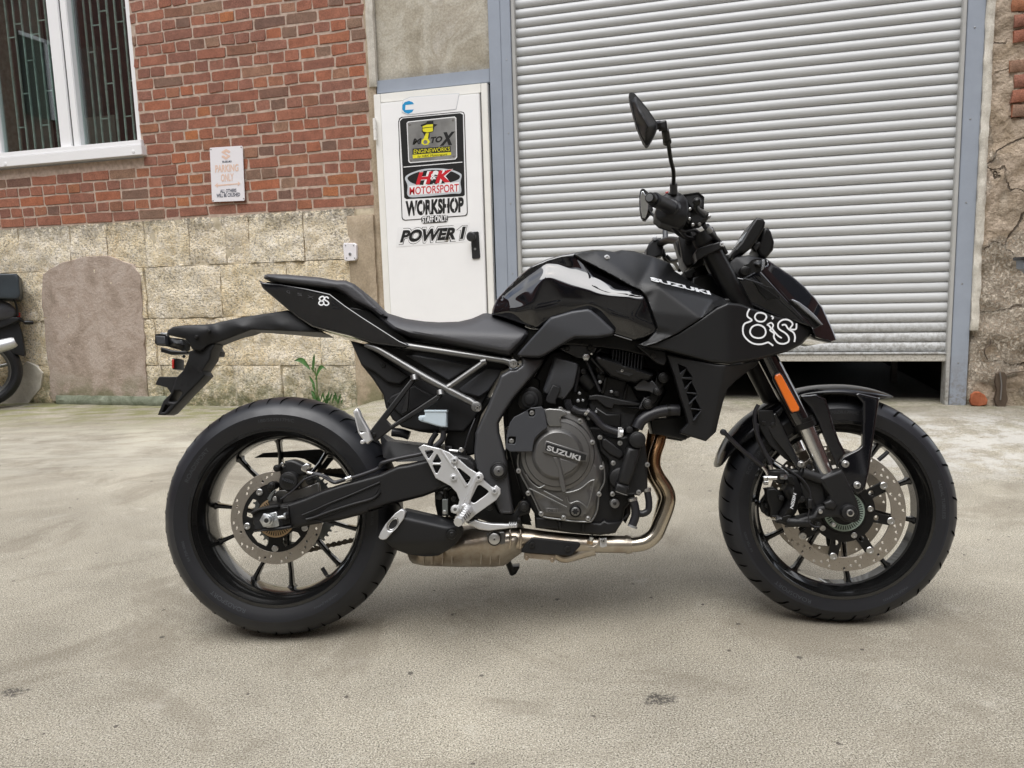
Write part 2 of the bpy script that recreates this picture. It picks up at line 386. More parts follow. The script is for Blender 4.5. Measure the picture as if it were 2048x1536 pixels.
def stroke(fr,path,wpx,lat,m,closed=False,smooth=True,ext=.0006,miter=True):
    """painted line of constant width along a pixel path"""
    P=np.array(catmull([p[:2] for p in path],closed,6) if smooth else [p[:2] for p in path],float)
    if closed: T=np.roll(P,-1,0)-np.roll(P,1,0)
    else: T=np.gradient(P,axis=0)
    T/=np.linalg.norm(T,axis=1)[:,None]+1e-9; Nn=np.stack([-T[:,1],T[:,0]],1)*wpx/2
    A=P+Nn; C=P-Nn; n=len(P); V=np.array([fr.P(a[0],a[1],lat(a) if callable(lat) else lat) for a in np.concatenate([A,C])])
    Fc=[(i,(i+1)%n,n+(i+1)%n,n+i) for i in range(n if closed else n-1)]
    far=V.copy(); far[:,1]+=ext; m2=2*n
    Fc+=[(i,m2+i,m2+(i+1)%n,(i+1)%n) for i in range(n if closed else n-1)]+[(n+i,n+(i+1)%n,m2+n+(i+1)%n,m2+n+i) for i in range(n if closed else n-1)]
    return [(fr.w(np.concatenate([V,far])),Fc,m)]
def mirrored(fr,g,c=0.):
    o=[]
    for V,Fc,m in g:
        L=(V-fr.t)@fr.R; L[:,1]=2*c-L[:,1]; o.append((fr.w(L),[f[::-1] for f in Fc],m))
    return o
def obj(name,geo,parent=None,ang=32,label=None,kind=None,recalc=True):
    """link ONE mesh object built of the given geometry"""
    me=bpy.data.meshes.new(name); V=[];Fc=[];mi=[];names=[];b=0
    org=np.array(parent['_o']) if parent is not None else np.zeros(3)
    for v,f,m in geo:
        if m not in names: names.append(m)
        k=names.index(m); V.append(np.asarray(v)-org); Fc+=[tuple(i+b for i in q) for q in f]; mi+=[k]*len(f); b+=len(v)
    me.from_pydata(np.concatenate(V).tolist(),[],Fc)
    for nme in names: me.materials.append(MATS[nme])
    me.polygons.foreach_set('material_index',mi); me.polygons.foreach_set('use_smooth',[True]*len(me.polygons))
    bm=bmesh.new(); bm.from_mesh(me)
    if recalc: bmesh.ops.recalc_face_normals(bm,faces=bm.faces)
    ca=math.radians(ang)
    for e in bm.edges:
        if len(e.link_faces)==2 and e.calc_face_angle(0)>ca: e.smooth=False
    bm.to_mesh(me); bm.free(); me.update()
    o=bpy.data.objects.new(name,me); scene.collection.objects.link(o)
    if parent is not None: o.parent=parent; o['_o']=list(org)
    else: o['_o']=[0.,0.,0.]
    if label: o['label']=label
    if kind: o['kind']=kind
    return o
def thing(name,label,cat,loc,group=None):
    o=bpy.data.objects.new(name,None); scene.collection.objects.link(o); o.location=loc; o.empty_display_size=.1
    o['_o']=[float(x) for x in loc]; o['label']=label; o['category']=cat
    if group: o['group']=group
    return o
# ================= setting materials =================
from mathutils import noise as MN
WN=5.15   # distance of the workshop wall face
def wall_material(name,stops,bump=(90,.5,.004),rough=.9):
    t=NT(name,rough); g=t.n('ShaderNodeNewGeometry').outputs['Random Per Island']
    c=t.ramp(g,stops); n=t.noise(14,6,.65); n2=t.noise(160,3); 
    c=t.mix(.55,c,t.ramp(n,[(.3,(.35,.32,.3)),(.7,(.75,.72,.7))]),'OVERLAY')
    c=t.mix(.5,c,t.ramp(n2,[(.35,.2),(.65,.75)]),'OVERLAY')
    return t,c
def build_brick_mats():
    t,c=wall_material('brick',[(0,(.25,.105,.07)),(.18,(.29,.125,.08)),(.34,(.20,.095,.07)),(.5,(.25,.12,.085)),(.64,(.23,.105,.075)),(.76,(.32,.12,.065)),(.84,(.23,.15,.105)),(.93,(.15,.09,.07)),(1,(.36,.14,.06))])
    # old white paint drips and lime bloom on the masonry
    w=t.noise(7,5,.7); w=t.math('MULTIPLY',t.step(w,.48,.62),1)
    p=[W.P(x,y,WN) for x,y in ((352,30),(335,85),(325,135),(708,215),(705,385))]
    rr=[(.07,.3,.12),(.06,.3,.16),(.05,.3,.1),(.02,.3,.06),(.03,.3,.06)]
    s=None
    for q,r in zip(p,rr):
        v=W.w([q])[0]; b=t.blob(v,(r[0]*1.2,.5,r[2]*1.2)); s=b if s is None else t.math('MAXIMUM',s,b)
    s=t.math('MULTIPLY',s,t.step(w,.1,.7)); s=t.math('MULTIPLY',s,.55)
    c=t.mix(s,c,(.62,.56,.52))
    sp=t.step(t.noise(26,6,.8),.68,.76); c=t.mix(t.math('MULTIPLY',sp,.35),c,(.6,.52,.46))
    dk=t.step(t.vor(70),.10,.04); c=t.mix(t.math('MULTIPLY',dk,.6),c,(.04,.025,.02))
    t.col(c); t.bump(t.noise(60,6,.7),.6,.004)
    t=NT('mortar',.95); n=t.noise(30,5); c=t.ramp(n,[(.3,(.34,.26,.205)),(.7,(.54,.425,.345))]); t.col(c); t.bump(t.noise(220,3),.5,.003)
build_brick_mats()
def stone_mat():
    t,c=wall_material('sandstone',[(0,(.76,.67,.51)),(.25,(.82,.745,.60)),(.5,(.74,.645,.48)),(.75,(.80,.715,.57)),(1,(.73,.665,.54))])
    v=t.vec((1,1,1.35)); 
    n0=t.noise(3.1,4,.6); c=t.mix(.5,c,t.ramp(n0,[(.35,(.42,.38,.31)),(.65,(.62,.58,.48))]),'OVERLAY')
    pits=t.noise(52,5,.72,v,.4); pm=t.step(pits,.50,.42)
    reg=t.ramp(t.noise(4.2,3),[(.36,.5),(.6,1)]); pm=t.math('MULTIPLY',pm,reg); c=t.mix(t.math('MULTIPLY',pm,.68),c,(.12,.098,.07))
    hi=t.step(t.noise(75,4,.7,v),.56,.68); c=t.mix(t.math('MULTIPLY',hi,.7),c,(.82,.76,.63))
    z=t.xyz()[2]
    top=t.math('MULTIPLY',t.step(z,1.36,1.54),t.step(t.noise(24,6,.7),.40,.54)); c=t.mix(t.math('MULTIPLY',top,.8),c,(.06,.055,.045))
    g=t.math('MULTIPLY',t.step(z,.42,.0),t.step(t.noise(9,6,.7),.33,.58)); c=t.mix(t.math('MULTIPLY',g,.82),c,(.085,.10,.035))
    c=t.mix(1.0,c,(1.21,1.22,1.30),'MULTIPLY'); t.col(c); h=t.math('ADD',t.math('MULTIPLY',pits,1),t.math('MULTIPLY',t.noise(17,4),.8)); t.bump(h,1,.03); t.b.inputs['Roughness'].default_value=.95
    t=NT('stone_joint',.95); t.col(t.ramp(t.noise(20,5),[(.3,(.36,.31,.22)),(.7,(.60,.53,.40))])); t.bump(t.noise(120,3),.6,.004)
stone_mat()
def render_mat(name,stops,sc=3.5,b=(45,.6,.006),green=0,scr=.0):
    t=NT(name,.93); n=t.noise(sc,7,.62,None,.6); c=t.ramp(n,stops); f=t.noise(sc*22,4,.7); c=t.mix(.35,c,t.ramp(f,[(.3,.2),(.7,.8)]),'OVERLAY')
    if green:
        z=t.xyz()[2]; g=t.math('MULTIPLY',t.step(z,green,.0),t.step(t.noise(6,6),.38,.6)); c=t.mix(t.math('MULTIPLY',g,.75),c,(.11,.12,.05))
    t.col(c); t.bump(t.noise(b[0],6,.65),b[1],b[2]); return t
render_mat('patch_render',[(.28,(.24,.19,.15)),(.45,(.36,.29,.24)),(.6,(.43,.36,.31)),(.75,(.33,.265,.22))],5,(40,.9,.008),.35)
render_mat('cement',[(.25,(.27,.24,.18)),(.42,(.38,.345,.275)),(.5,(.46,.43,.36)),(.6,(.36,.325,.26)),(.75,(.52,.49,.43))],3.2,(60,.5,.005))
render_mat('cement_tan',[(.25,(.25,.20,.135)),(.5,(.37,.30,.215)),(.75,(.45,.375,.285))],3,(60,.5,.004),.4)
render_mat('cement_pale',[(.25,(.40,.37,.31)),(.6,(.60,.57,.50))],8,(60,.6,.006))
def old_render():
    t=render_mat('old_render',[(.25,(.20,.155,.105)),(.40,(.36,.285,.205)),(.52,(.50,.41,.32)),(.62,(.30,.24,.175)),(.8,(.55,.48,.39))],3.4,(24,1,.03),.25)
    c=t.b.inputs['Base Color'].links[0].from_socket
    w=t.mix(.18,t.tc,t.noise(7,4),'ADD'); cr=t.vor(2.6,'DISTANCE_TO_EDGE',w); k=t.math('MULTIPLY',t.step(cr,.022,.004),t.step(t.noise(2.5,3),.42,.5)); c=t.mix(t.math('MULTIPLY',k,.85),c,(.06,.045,.03))
    pt=t.math('MULTIPLY',t.step(t.noise(2.1,3,.5,t.vec((1,1,.8),(3,1,7))),.50,.53),t.step(t.noise(60,4,.8),.42,.56)); c=t.mix(t.math('MULTIPLY',pt,.8),c,(.62,.55,.45)); t.col(c)
    t.bump(t.math('MULTIPLY',k,-1),1,.02); t.bump(pt,.8,.02)
old_render()
render_mat('kerb_green',[(.3,(.10,.115,.075)),(.7,(.24,.26,.20))],9,(50,.8,.008))
render_mat('terracotta',[(.3,(.25,.07,.03)),(.7,(.45,.16,.08))],20,(60,.7,.005))
render_mat('facade',[(.3,(.34,.32,.27)),(.7,(.42,.395,.345))],1.2,(60,.3,.004))
def paint_mat(name,col,rough=.45,dirt=.25,z0=None,sc=6):
    t=NT(name,rough,.4); n=t.noise(sc,7,.65); c=t.ramp(n,[(.3,[x*(1-dirt*.5) for x in col]),(.65,col)])
    sp=t.step(t.noise(60,5,.75),.70,.76); c=t.mix(t.math('MULTIPLY',sp,.6),c,[x*.35 for x in col])
    if z0 is not None:
        z=t.xyz()[2]; g=t.math('MULTIPLY',t.step(z,z0,.05),t.step(t.noise(34,6,.75),.42,.62)); c=t.mix(t.math('MULTIPLY',g,.7),c,(.16,.14,.11))
    t.col(c); t.bump(t.noise(30,4),.12,.003); return t
paint_mat('bluegrey',(.30,.335,.39),.42,.18,.5); paint_mat('white_door',(.85,.85,.845),.35,.06,.3); paint_mat('door_frame',(.80,.79,.745),.4,.12,.3)
paint_mat('upvc',(.80,.80,.80),.25,.04); paint_mat('rail_grey',(.42,.42,.40),.5,.2,.6)
def shutter_mat():
    t=NT('shutter',.42,.5); v=t.vec((.25,.25,9)); n=t.noise(5,6,.6,v)
    c=t.ramp(n,[(.3,(.445,.455,.455)),(.7,(.515,.525,.525))]); z=t.xyz()[2]
    g=t.math('MULTIPLY',t.step(z,.75,.38),t.step(t.noise(40,7,.8),.43,.60)); c=t.mix(t.math('MULTIPLY',g,.65),c,(.14,.125,.10))
    s=t.step(t.noise(9,6,.8,t.vec((.35,.35,4))),.64,.72); c=t.mix(t.math('MULTIPLY',s,.25),c,(.22,.2,.17)); t.col(c)
    t.bump(t.noise(160,2,.5,t.vec((.05,.05,1))),.12,.002)
shutter_mat()
def shutter_bar():
    t=NT('shutter_bar',.55,.4); n=t.noise(90,6,.8); c=t.ramp(n,[(.36,(.22,.20,.16)),(.5,(.50,.48,.43)),(.7,(.56,.545,.50))]); t.col(c)
shutter_bar()
def ground_mat():
    t=NT('concrete',.9,.25); n=t.noise(.9,6,.6,None,.5); c=t.ramp(n,[(.28,(.30,.272,.213)),(.5,(.38,.347,.275)),(.72,(.46,.425,.345))])
    big=t.noise(4.5,6,.65); c=t.mix(.4,c,t.ramp(big,[(.3,.36),(.7,.62)]),'OVERLAY')
    # exposed fine aggregate
    f=t.noise(260,4,.85); c=t.mix(t.math('MULTIPLY',t.step(f,.48,.40),.95),c,(.035,.028,.02)); c=t.mix(t.math('MULTIPLY',t.step(f,.54,.61),.85),c,(.74,.70,.60))
    f2=t.noise(95,4,.8); c=t.mix(t.math('MULTIPLY',t.step(f2,.44,.33),.55),c,(.13,.11,.08)); c=t.mix(t.math('MULTIPLY',t.step(f2,.56,.66),.35),c,(.66,.61,.52))
    g=t.noise(420,2,.6); c=t.mix(.45,c,t.ramp(g,[(.35,.15),(.65,.85)]),'OVERLAY')
    stn=t.step(t.noise(1.7,7,.72,None,.8),.50,.62); c=t.mix(t.math('MULTIPLY',stn,.45),c,(.20,.172,.13)); st2=t.step(t.noise(6.5,7,.75),.56,.68); c=t.mix(t.math('MULTIPLY',st2,.28),c,(.58,.55,.47))
    # sparse tar spots and stains
    sp=t.step(t.vor(7.5),.075,.045); sp=t.math('MULTIPLY',sp,t.step(t.noise(40,3),.42,.5)); c=t.mix(t.math('MULTIPLY',sp,.75),c,(.05,.045,.04))
    vv=t.n('ShaderNodeTexVoronoi'); vv.inputs['Scale'].default_value=13; t.L(t.tc,vv.inputs['Vector']); vc=t.n('ShaderNodeSeparateColor'); t.L(vv.outputs['Color'],vc.inputs[0])
    wob=t.math('ADD',vv.outputs['Distance'],t.math('MULTIPLY',t.noise(170,3,.7),.10)); s3=t.math('MULTIPLY',t.step(wob,.125,.105),t.step(vc.outputs[0],.62,.66)); c=t.mix(t.math('MULTIPLY',s3,.8),c,(.05,.04,.038))
    sp2=t.step(t.vor(30),.055,.03); c=t.mix(t.math('MULTIPLY',sp2,.6),c,(.06,.05,.04))
    for q,r in (((1326,1393),(.030,.022)),((45,1378),(.03,.016))):
        d=fw+rt*(q[0]-1024)/F_PX-up*(q[1]-768)/F_PX; P=CAM-d*CAM[2]/d[2]; bl=t.blob((P[0],P[1],0),(r[0],r[1],.3),t.mix(.02,t.tc,t.vor(60,'F1',None,'Color'),'ADD'))
        c=t.mix(t.math('MULTIPLY',t.math('MULTIPLY',bl,t.step(t.noise(95,4,.7),.38,.55)),.85),c,(.045,.04,.038))
    # wall coordinates for the moss near the building
    u=t.n('ShaderNodeVectorMath',operation='DOT_PRODUCT'); u.inputs[1].default_value=(math.sin(WYAW),math.cos(WYAW),0); t.L(t.tc,u.inputs[0]); nn=u.outputs['Value']
    u2=t.n('ShaderNodeVectorMath',operation='DOT_PRODUCT'); u2.inputs[1].default_value=(math.cos(WYAW),-math.sin(WYAW),0); t.L(t.tc,u2.inputs[0]); uu=u2.outputs['Value']
    st=t.noise(3.2,6,.62,t.vec((1,2.6,1)))
    m=t.math('MULTIPLY',t.step(nn,3.7,5.0),t.step(st,.40,.60)); m=t.math('MULTIPLY',m,t.step(uu,-1.9,-2.9)); c=t.mix(t.math('MULTIPLY',m,.85),c,(.20,.205,.075))
    m2=t.math('MULTIPLY',t.step(nn,4.75,5.1),t.step(t.noise(11,6,.7),.42,.62)); c=t.mix(t.math('MULTIPLY',m2,.6),c,(.17,.17,.09))
    m3=t.math('MULTIPLY',t.step(nn,2.2,4.6),t.step(st,.52,.68)); c=t.mix(t.math('MULTIPLY',m3,.15),c,(.26,.25,.14))
    pal=t.math('MULTIPLY',t.blob(tuple(W.w([(1.3,4.3,0)])[0]),(1.3,.6,.6)),t.step(t.noise(6,6,.7),.40,.6)); c=t.mix(t.math('MULTIPLY',pal,.6),c,(.60,.59,.56))
    pal=t.math('MULTIPLY',t.blob(tuple(W.w([(-3.9,3.6,0)])[0]),(1.6,.8,.6)),t.step(st,.40,.6)); c=t.mix(t.math('MULTIPLY',pal,.45),c,(.55,.53,.45))
    mo=t.noise(.8,5,.6,None,1.2); c=t.mix(1.0,c,t.ramp(mo,[(.32,(.66,.655,.65)),(.5,(.80,.80,.80)),(.66,(.92,.92,.915))]),'MULTIPLY')
    t.col(c); h=t.math('ADD',f,t.math('MULTIPLY',t.noise(24,5),1.4)); t.bump(h,.5,.0035)
ground_mat()
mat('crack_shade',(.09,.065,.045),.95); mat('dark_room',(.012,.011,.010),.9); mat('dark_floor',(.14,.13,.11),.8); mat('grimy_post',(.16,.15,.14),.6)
mat('black_plastic',(.018,.018,.019),.45); mat('steel_dull',(.35,.36,.37),.45,.8); mat('zinc',(.45,.46,.47),.35,.9)
mat('sign_white',(.74,.72,.74),.4); mat('peach',(.70,.50,.40),.5); mat('ink_navy',(.02,.03,.06),.5); mat('ink_black',(.012,.012,.012),.4)
mat('sticker_white',(.80,.80,.80),.3); mat('sticker_silver',(.38,.38,.37),.3,.6,noise=(6,.35)); mat('sticker_yellow',(.72,.66,.03),.35); mat('sticker_red',(.55,.02,.03),.35); mat('sticker_blue',(.02,.27,.55),.3); mat('sticker_grey',(.52,.55,.58),.4)
mat('grille_paint',(.60,.64,.60),.5,noise=(20,.2)); mat('teal_board',(.055,.075,.072),.7); mat('grey_board',(.25,.23,.2),.7); mat('room_wall',(.035,.036,.04),.8)
mat('roof_tile',(.13,.04,.028),.8,noise=(6,.35)); mat('window_dark',(.02,.022,.025),.15); mat('leaf',(.05,.13,.03),.5,noise=(30,.35)); mat('stem',(.10,.17,.04),.6); mat('bin_grey',(.17,.19,.215),.4); mat('box_dark',(.022,.030,.036),.45,noise=(9,.2)); mat('sheet_steel',(.40,.42,.43),.3,.85,rvar=(20,.12))
def glass_mat():
    m=bpy.data.materials.new('window_glass'); m.use_nodes=True; nt=m.node_tree; b=nt.nodes['Principled BSDF']; nt.nodes.remove(b)
    g=nt.nodes.new('ShaderNodeBsdfGlossy'); g.inputs['Roughness'].default_value=.005; g.inputs['Color'].default_value=(.95,.97,1,1); tr=nt.nodes.new('ShaderNodeBsdfTransparent'); tr.inputs[0].default_value=(.75,.82,.80,1)
    mx=nt.nodes.new('ShaderNodeMixShader'); mx.inputs[0].default_value=.16; nt.links.new(tr.outputs[0],mx.inputs[1]); nt.links.new(g.outputs[0],mx.inputs[2]); nt.links.new(mx.outputs[0],nt.nodes['Material Output'].inputs[0]); MATS['window_glass']=m
glass_mat()
# ================= ground =================
def ground_z(u,n):
    s=lambda x:min(1,max(0,x))**2*(3-2*min(1,max(0,x)))
    return .088*s((n-3.5)/1.55)*s((u+2.80)/.45)
def build_ground():
    us=sorted(set([round(-8+.1*i,3) for i in range(131)]+[-60,-30,-15,8,15,30,60])); ns_=sorted(set([round(-1+.1*i,3) for i in range(63)]+[-60,-30,-15,-7,-4,5.4,9,30,60]))
    V=[(u,n,ground_z(u,n) if n<8 else ground_z(u,5.4)*0) for n in ns_ for u in us]; k=len(us)
    Fc=[(j*k+i,j*k+i+1,(j+1)*k+i+1,(j+1)*k+i) for j in range(len(ns_)-1) for i in range(k-1)]
    obj('ground',[(W.w(V),Fc,'concrete')],kind='structure')
build_ground()
# ================= workshop building =================
o0=W.w([(-1.0,WN,0)])[0]
bld=thing('workshop_building','old red brick workshop on a sandstone base with white door and grey roller shutter','building',tuple(o0))
def roughbox(u0,u1,z0,z1,front,depth,m,cell=.03,amp=.01,edge=.012,seed=0,fs=7):
    nu=max(2,int((u1-u0)/cell)); nz=max(2,int((z1-z0)/cell)); V=[];Fc=[]
    for j in range(nz+1):
        for i in range(nu+1):
            u=u0+(u1-u0)*i/nu; z=z0+(z1-z0)*j/nz
            d=amp*(MN.fractal(Vector((u*fs,z*fs,seed*3.1)),1,2,4)); e=min(u-u0,u1-u,z-z0,z1-z)
            if e<edge: d+=(edge-e)*.9
            if i in (0,nu): u+=.006*MN.noise(Vector((u*9,z*14,seed)))
            if j in (0,nz): z+=.006*MN.noise(Vector((u*14,z*9,seed+5)))
            V.append((u,front+d,z))
    k=nu+1
    for j in range(nz):
        for i in range(nu): Fc.append((j*k+i,j*k+i+1,(j+1)*k+i+1,(j+1)*k+i))
    b=[i for i in range(k)]+[j*k+nu for j in range(1,nz+1)]+[nz*k+i for i in range(nu-1,-1,-1)]+[j*k for j in range(nz-1,0,-1)]
    n0=len(V); V+=[(V[i][0],front+depth,V[i][2]) for i in b]
    for q in range(len(b)): q2=(q+1)%len(b); Fc.append((b[q],n0+q,n0+q2,b[q2]))
    return [(W.w(V),Fc,m)]
def build_bricks():
    g=[]; mo=[]; z0=1.503; pit=.0825; wu0,wu1,wz0,wz1=-5.93,-4.425,1.985,4.2
    row=0; z=z0
    while z<4.4:
        hd=row%2==1; L=.13 if hd else .2605; u=-2.425-(.03 if hd else .0)-(.13 if row%4==2 else 0)
        right=-2.425+RN.uniform(-.012,.012)
        if row%4==2 or hd: spans=[(u,right)] if right-u>.05 else []
        else: spans=[]
        while u>-8.2:
            w=L+RN.uniform(-.008,.008)
            if not hd and RN.rand()<.06: w=.13
            spans.append((u-w,u)); u-=w
        for a,b in spans:
            b-=.012; za,zb=z+.006,z+pit-.007
            if zb>wz0 and za<wz1 and b>wu0 and a<wu1:
                if a<wu0: b=min(b,wu0-.002)
                elif b>wu1: a=max(a,wu1+.002)
                else: continue
                if zb<wz0+.03: continue
                if b-a<.03: continue
            j=lambda s=.0048:RN.uniform(-s,s); c=.006; y=WN+RN.uniform(-.003,.003)
            fr_=[(a+c+j(),za+j()),(b-c+j(),za+j()),(b+j(),za+c+j()),(b+j(),zb-c+j()),(b-c+j(),zb+j()),((a+b)/2,zb+j()),(a+c+j(),zb+j()),(a+j(),zb-c+j()),(a+j(),za+c+j()),]
            n=len(fr_); mu=sum(p[0] for p in fr_)/n; mz=sum(p[1] for p in fr_)/n
            V=[(mu+(p[0]-mu)*.985,y,mz+(p[1]-mz)*.93) for p in fr_]+[(p[0],y+.005,p[1]) for p in fr_]+[(p[0],y+.03,p[1]) for p in fr_]
            Fc=[tuple(range(n))]+[(i,(i+1)%n,n+(i+1)%n,n+i) for i in range(n)]+[(n+i,n+(i+1)%n,2*n+(i+1)%n,2*n+i) for i in range(n)]
            g.append((V,Fc))
        row+=1; z+=pit
    V=[];Fc=[];b=0
    for v,f in g: V+=v; Fc+=[tuple(i+b for i in q) for q in f]; b+=len(v)
    geo=[(W.w(V),Fc,'brick')]
    y=WN+.0035
    for a,b,c,d in ((-8.2,wu0,1.49,4.4),(wu1,-2.40,1.49,4.4),(wu0,wu1,1.49,wz0),(wu0,wu1,wz1,4.4)): geo+=box(W,a,b,y,y+.3,c,d,'mortar')
    obj('brick_wall',geo,bld,ang=40)
    obj('upper_wall',box(W,-8.2,4,WN+.02,WN+.32,4.4,6.2,'cement')+box(W,-1.53,1.46,WN+.02,WN+.30,3.3,4.4,'cement'),bld)
build_bricks()
def uz(px,py,n=WN): q=W.P(px,py,n); return q[0],q[2]
def build_stone():
    g=[]; j=.0035
    rows=[(1.127,1.497,[-8,-6.9,-5.75,-5.21,-4.84,-4.47,-4.05,-3.72,-3.50,-3.03,-2.60]),
          (.714,1.127,[-8,-7,-6.3,-5.62,-4.5,-3.79,-3.2,-2.66]),
          (.330,.714,[-8,-6.8,-5.60,-4.45,-3.53,-2.95,-2.62]),
          (-.03,.330,[-8,-7.1,-5.5,-4.42,-3.74,-3.30,-2.60])]
    k=0
    for z0,z1,us in rows:
        for a,b in zip(us[:-1],us[1:]):
            k+=1; g+=roughbox(a+j,b-j,z0+j*.8,z1-j*.8,WN-.012+RN.uniform(-.01,.008),.06,'sandstone',.022,.018,.004,k)
    g+=box(W,-8.1,-2.45,WN+.004,WN+.3,-.1,1.5,'stone_joint')
    obj('stone_plinth',g,bld,ang=50)
build_stone()
# bricked-up cellar opening rendered over, with its kerb
pt=[uz(*p) for p in ((90,560),(97,545),(130,527),(180,514),(240,517),(278,540),(287,562),(288,600),(290,640),(294,690),(298,740),(300,790),(296,802),(200,803),(112,800),(106,760),(100,700),(94,640),(90,600))]
pt=[(a+RN.uniform(-.01,.01),b+RN.uniform(-.01,.01)) for a,b in catmull(pt,True,3)]
obj('rendered_patch',plate3(W,[pt],WN-.031,.03,'patch_render',.003),bld)
obj('patch_kerb',roughbox(-5.50,-4.35,-.03,.075,WN-.055,.08,'kerb_green',.03,.01,.02,77),bld)
# smooth grey repair low on the left
pt=[uz(*p) for p in ((60,722),(78,730),(92,745),(88,775),(72,795),(60,812),(20,818),(0,816),(20,760))]
obj('mortar_repair',plate3(W,[pt],WN-.036,.03,'cement_pale',.004),bld)
# cement surround of the door, panel above, pale arris
obj('cement_surround',roughbox(-2.66,-2.45,-.03,1.44,WN-.03,.06,'cement_tan',.03,.006,.01,31)+roughbox(-2.60,-2.395,.73,.745,WN-.031,.01,'cement_tan',.03,.0,.0,1),bld)
obj('door_reveal',roughbox(-2.45,-2.385,-.03,4.4,WN-.012,.05,'cement_tan',.03,.008,.014,32)+roughbox(-2.425,-2.37,2.33,4.4,WN-.035,.05,'cement_pale',.03,.01,.018,33),bld)
obj('cement_panel',roughbox(-2.38,-1.535,2.375,4.4,WN+.015,.06,'cement',.04,.01,.01,34,3),bld)
obj('lintel',box(W,-2.378,-1.533,WN+.0,WN+.05,2.283,2.372,'bluegrey',.003),bld)
# steel columns and shutter rails
obj('steel_column',box(W,-1.528,-1.442,WN-.018,WN+.1,.0,4.4,'bluegrey',.003)+box(W,-1.440,-1.372,WN-.022,WN+.1,.0,4.4,'bluegrey',.003)+box(W,-1.452,-1.436,WN-.012,WN+.09,.0,4.4,'bluegrey'),bld)
obj('steel_column',box(W,1.366,1.458,WN-.018,WN+.1,.0,4.4,'bluegrey',.003),bld)
for x,zs in ((-1.405,(.5,.98,1.46,1.93,2.41,2.9)),(1.405,(.35,.83,1.31,1.79,2.3,2.8))):
    for z in zs: obj('rivet',lathe(W,(x,WN-.0215 if x<0 else WN-.0175,z),[(0,.006),(.002,.005),(.003,.001)],'steel_dull',seg=10),bld)
obj('guide_rail',box(W,-1.370,-1.345,WN-.01,WN+.09,.02,3.3,'rail_grey',.003),bld)
obj('guide_rail',box(W,1.342,1.364,WN-.01,WN+.09,.02,3.3,'rail_grey',.003),bld)
# roller shutter
shu=obj('roller_shutter',box(W,-1.36,1.36,WN+.055,WN+.065,.40,3.3,'shutter'),bld)
V=[];Fc=[];prof=[(0,.014),(.0012,.004),(.004,-.002),(.010,-.0065),(.020,-.0105),(.031,-.0115),(.042,-.0095),(.051,-.005),(.056,-.0015),(.0575,.002),(.0592,.004),(.0600,.013)]
z=.415; b=0
while z<3.3:
    jz=RN.uniform(-.0006,.0006); tl=RN.uniform(-.0006,.0006)
    for u in (-1.352,-.45,.45,1.349):
        for dz,dn in prof: V.append((u,WN+.035+dn+tl*u,z+dz*1.022+jz))
    n=len(prof)
    for c in range(3):
        for i in range(n-1): Fc.append((b+c*n+i,b+(c+1)*n+i,b+(c+1)*n+i+1,b+c*n+i+1))
    b+=4*n; z+=.0613
obj('slat_curtain',[(W.w(V),Fc,'shutter')],shu,ang=50,recalc=False)
obj('bottom_bar',box(W,-1.352,1.350,WN+.012,WN+.05,.356,.401,'shutter_bar',.003)+box(W,-1.352,1.350,WN+.004,WN+.05,.4015,.4145,'shutter',.003),shu)
# dim garage behind the shutter
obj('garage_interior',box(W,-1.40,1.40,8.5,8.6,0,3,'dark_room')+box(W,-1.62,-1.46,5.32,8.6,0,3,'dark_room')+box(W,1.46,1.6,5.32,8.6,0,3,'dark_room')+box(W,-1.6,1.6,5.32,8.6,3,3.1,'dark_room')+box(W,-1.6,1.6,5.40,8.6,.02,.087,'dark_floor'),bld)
q=W.P(1795,724,6.2); q2=W.P(1788,767,6.2)
pst=obj('steel_prop',box(W,q2[0]-.02,q2[0]+.02,6.2,6.24,q2[2],q[2]+.6,'grimy_post'))
pst['label']='thin grey steel prop standing in the dark gap under the roller shutter'; pst['category']='prop'
# ---- door ----
door=obj('door',box(W,-2.335,-1.600,WN-.045,WN-.005,.095,2.205,'white_door',.004),bld)
obj('door_frame',box(W,-2.392,-2.34,WN-.03,WN+.02,.05,2.272,'door_frame',.003)+box(W,-1.590,-1.545,WN-.03,WN+.02,.05,2.272,'door_frame',.003)+box(W,-2.338,-1.592,WN-.03,WN+.02,2.212,2.272,'door_frame',.003)+box(W,-1.5997,-1.5903,WN-.02,WN+.02,.06,2.21,'grimy_post'),door)
for zz in (2.03,.45): obj('hinge',lathe(W,(-2.385,WN-.05,zz-.075),[(0,.012),(.07,.012),(.071,.010),(.075,.010),(.076,.012),(.15,.012)],'door_frame',ax=(0,0,1),seg=14),door)
# ---- door handle ----
obj('door_handle',plate(W,[(941,466),(943,464),(955,463),(957,465),(960,514),(958,517),(946,518),(944,516)],WN-.053,.010,'black_plastic',.002,smooth=False)+lathe(W,W.P(947,474,WN-.055),[(0,.012),(.03,.012),(.035,.03),(.055,.034),(.064,.026),(.066,.001)],'black_plastic')+disc(W,950,498,WN-.0545,2.4,.003,'steel_dull'),door)
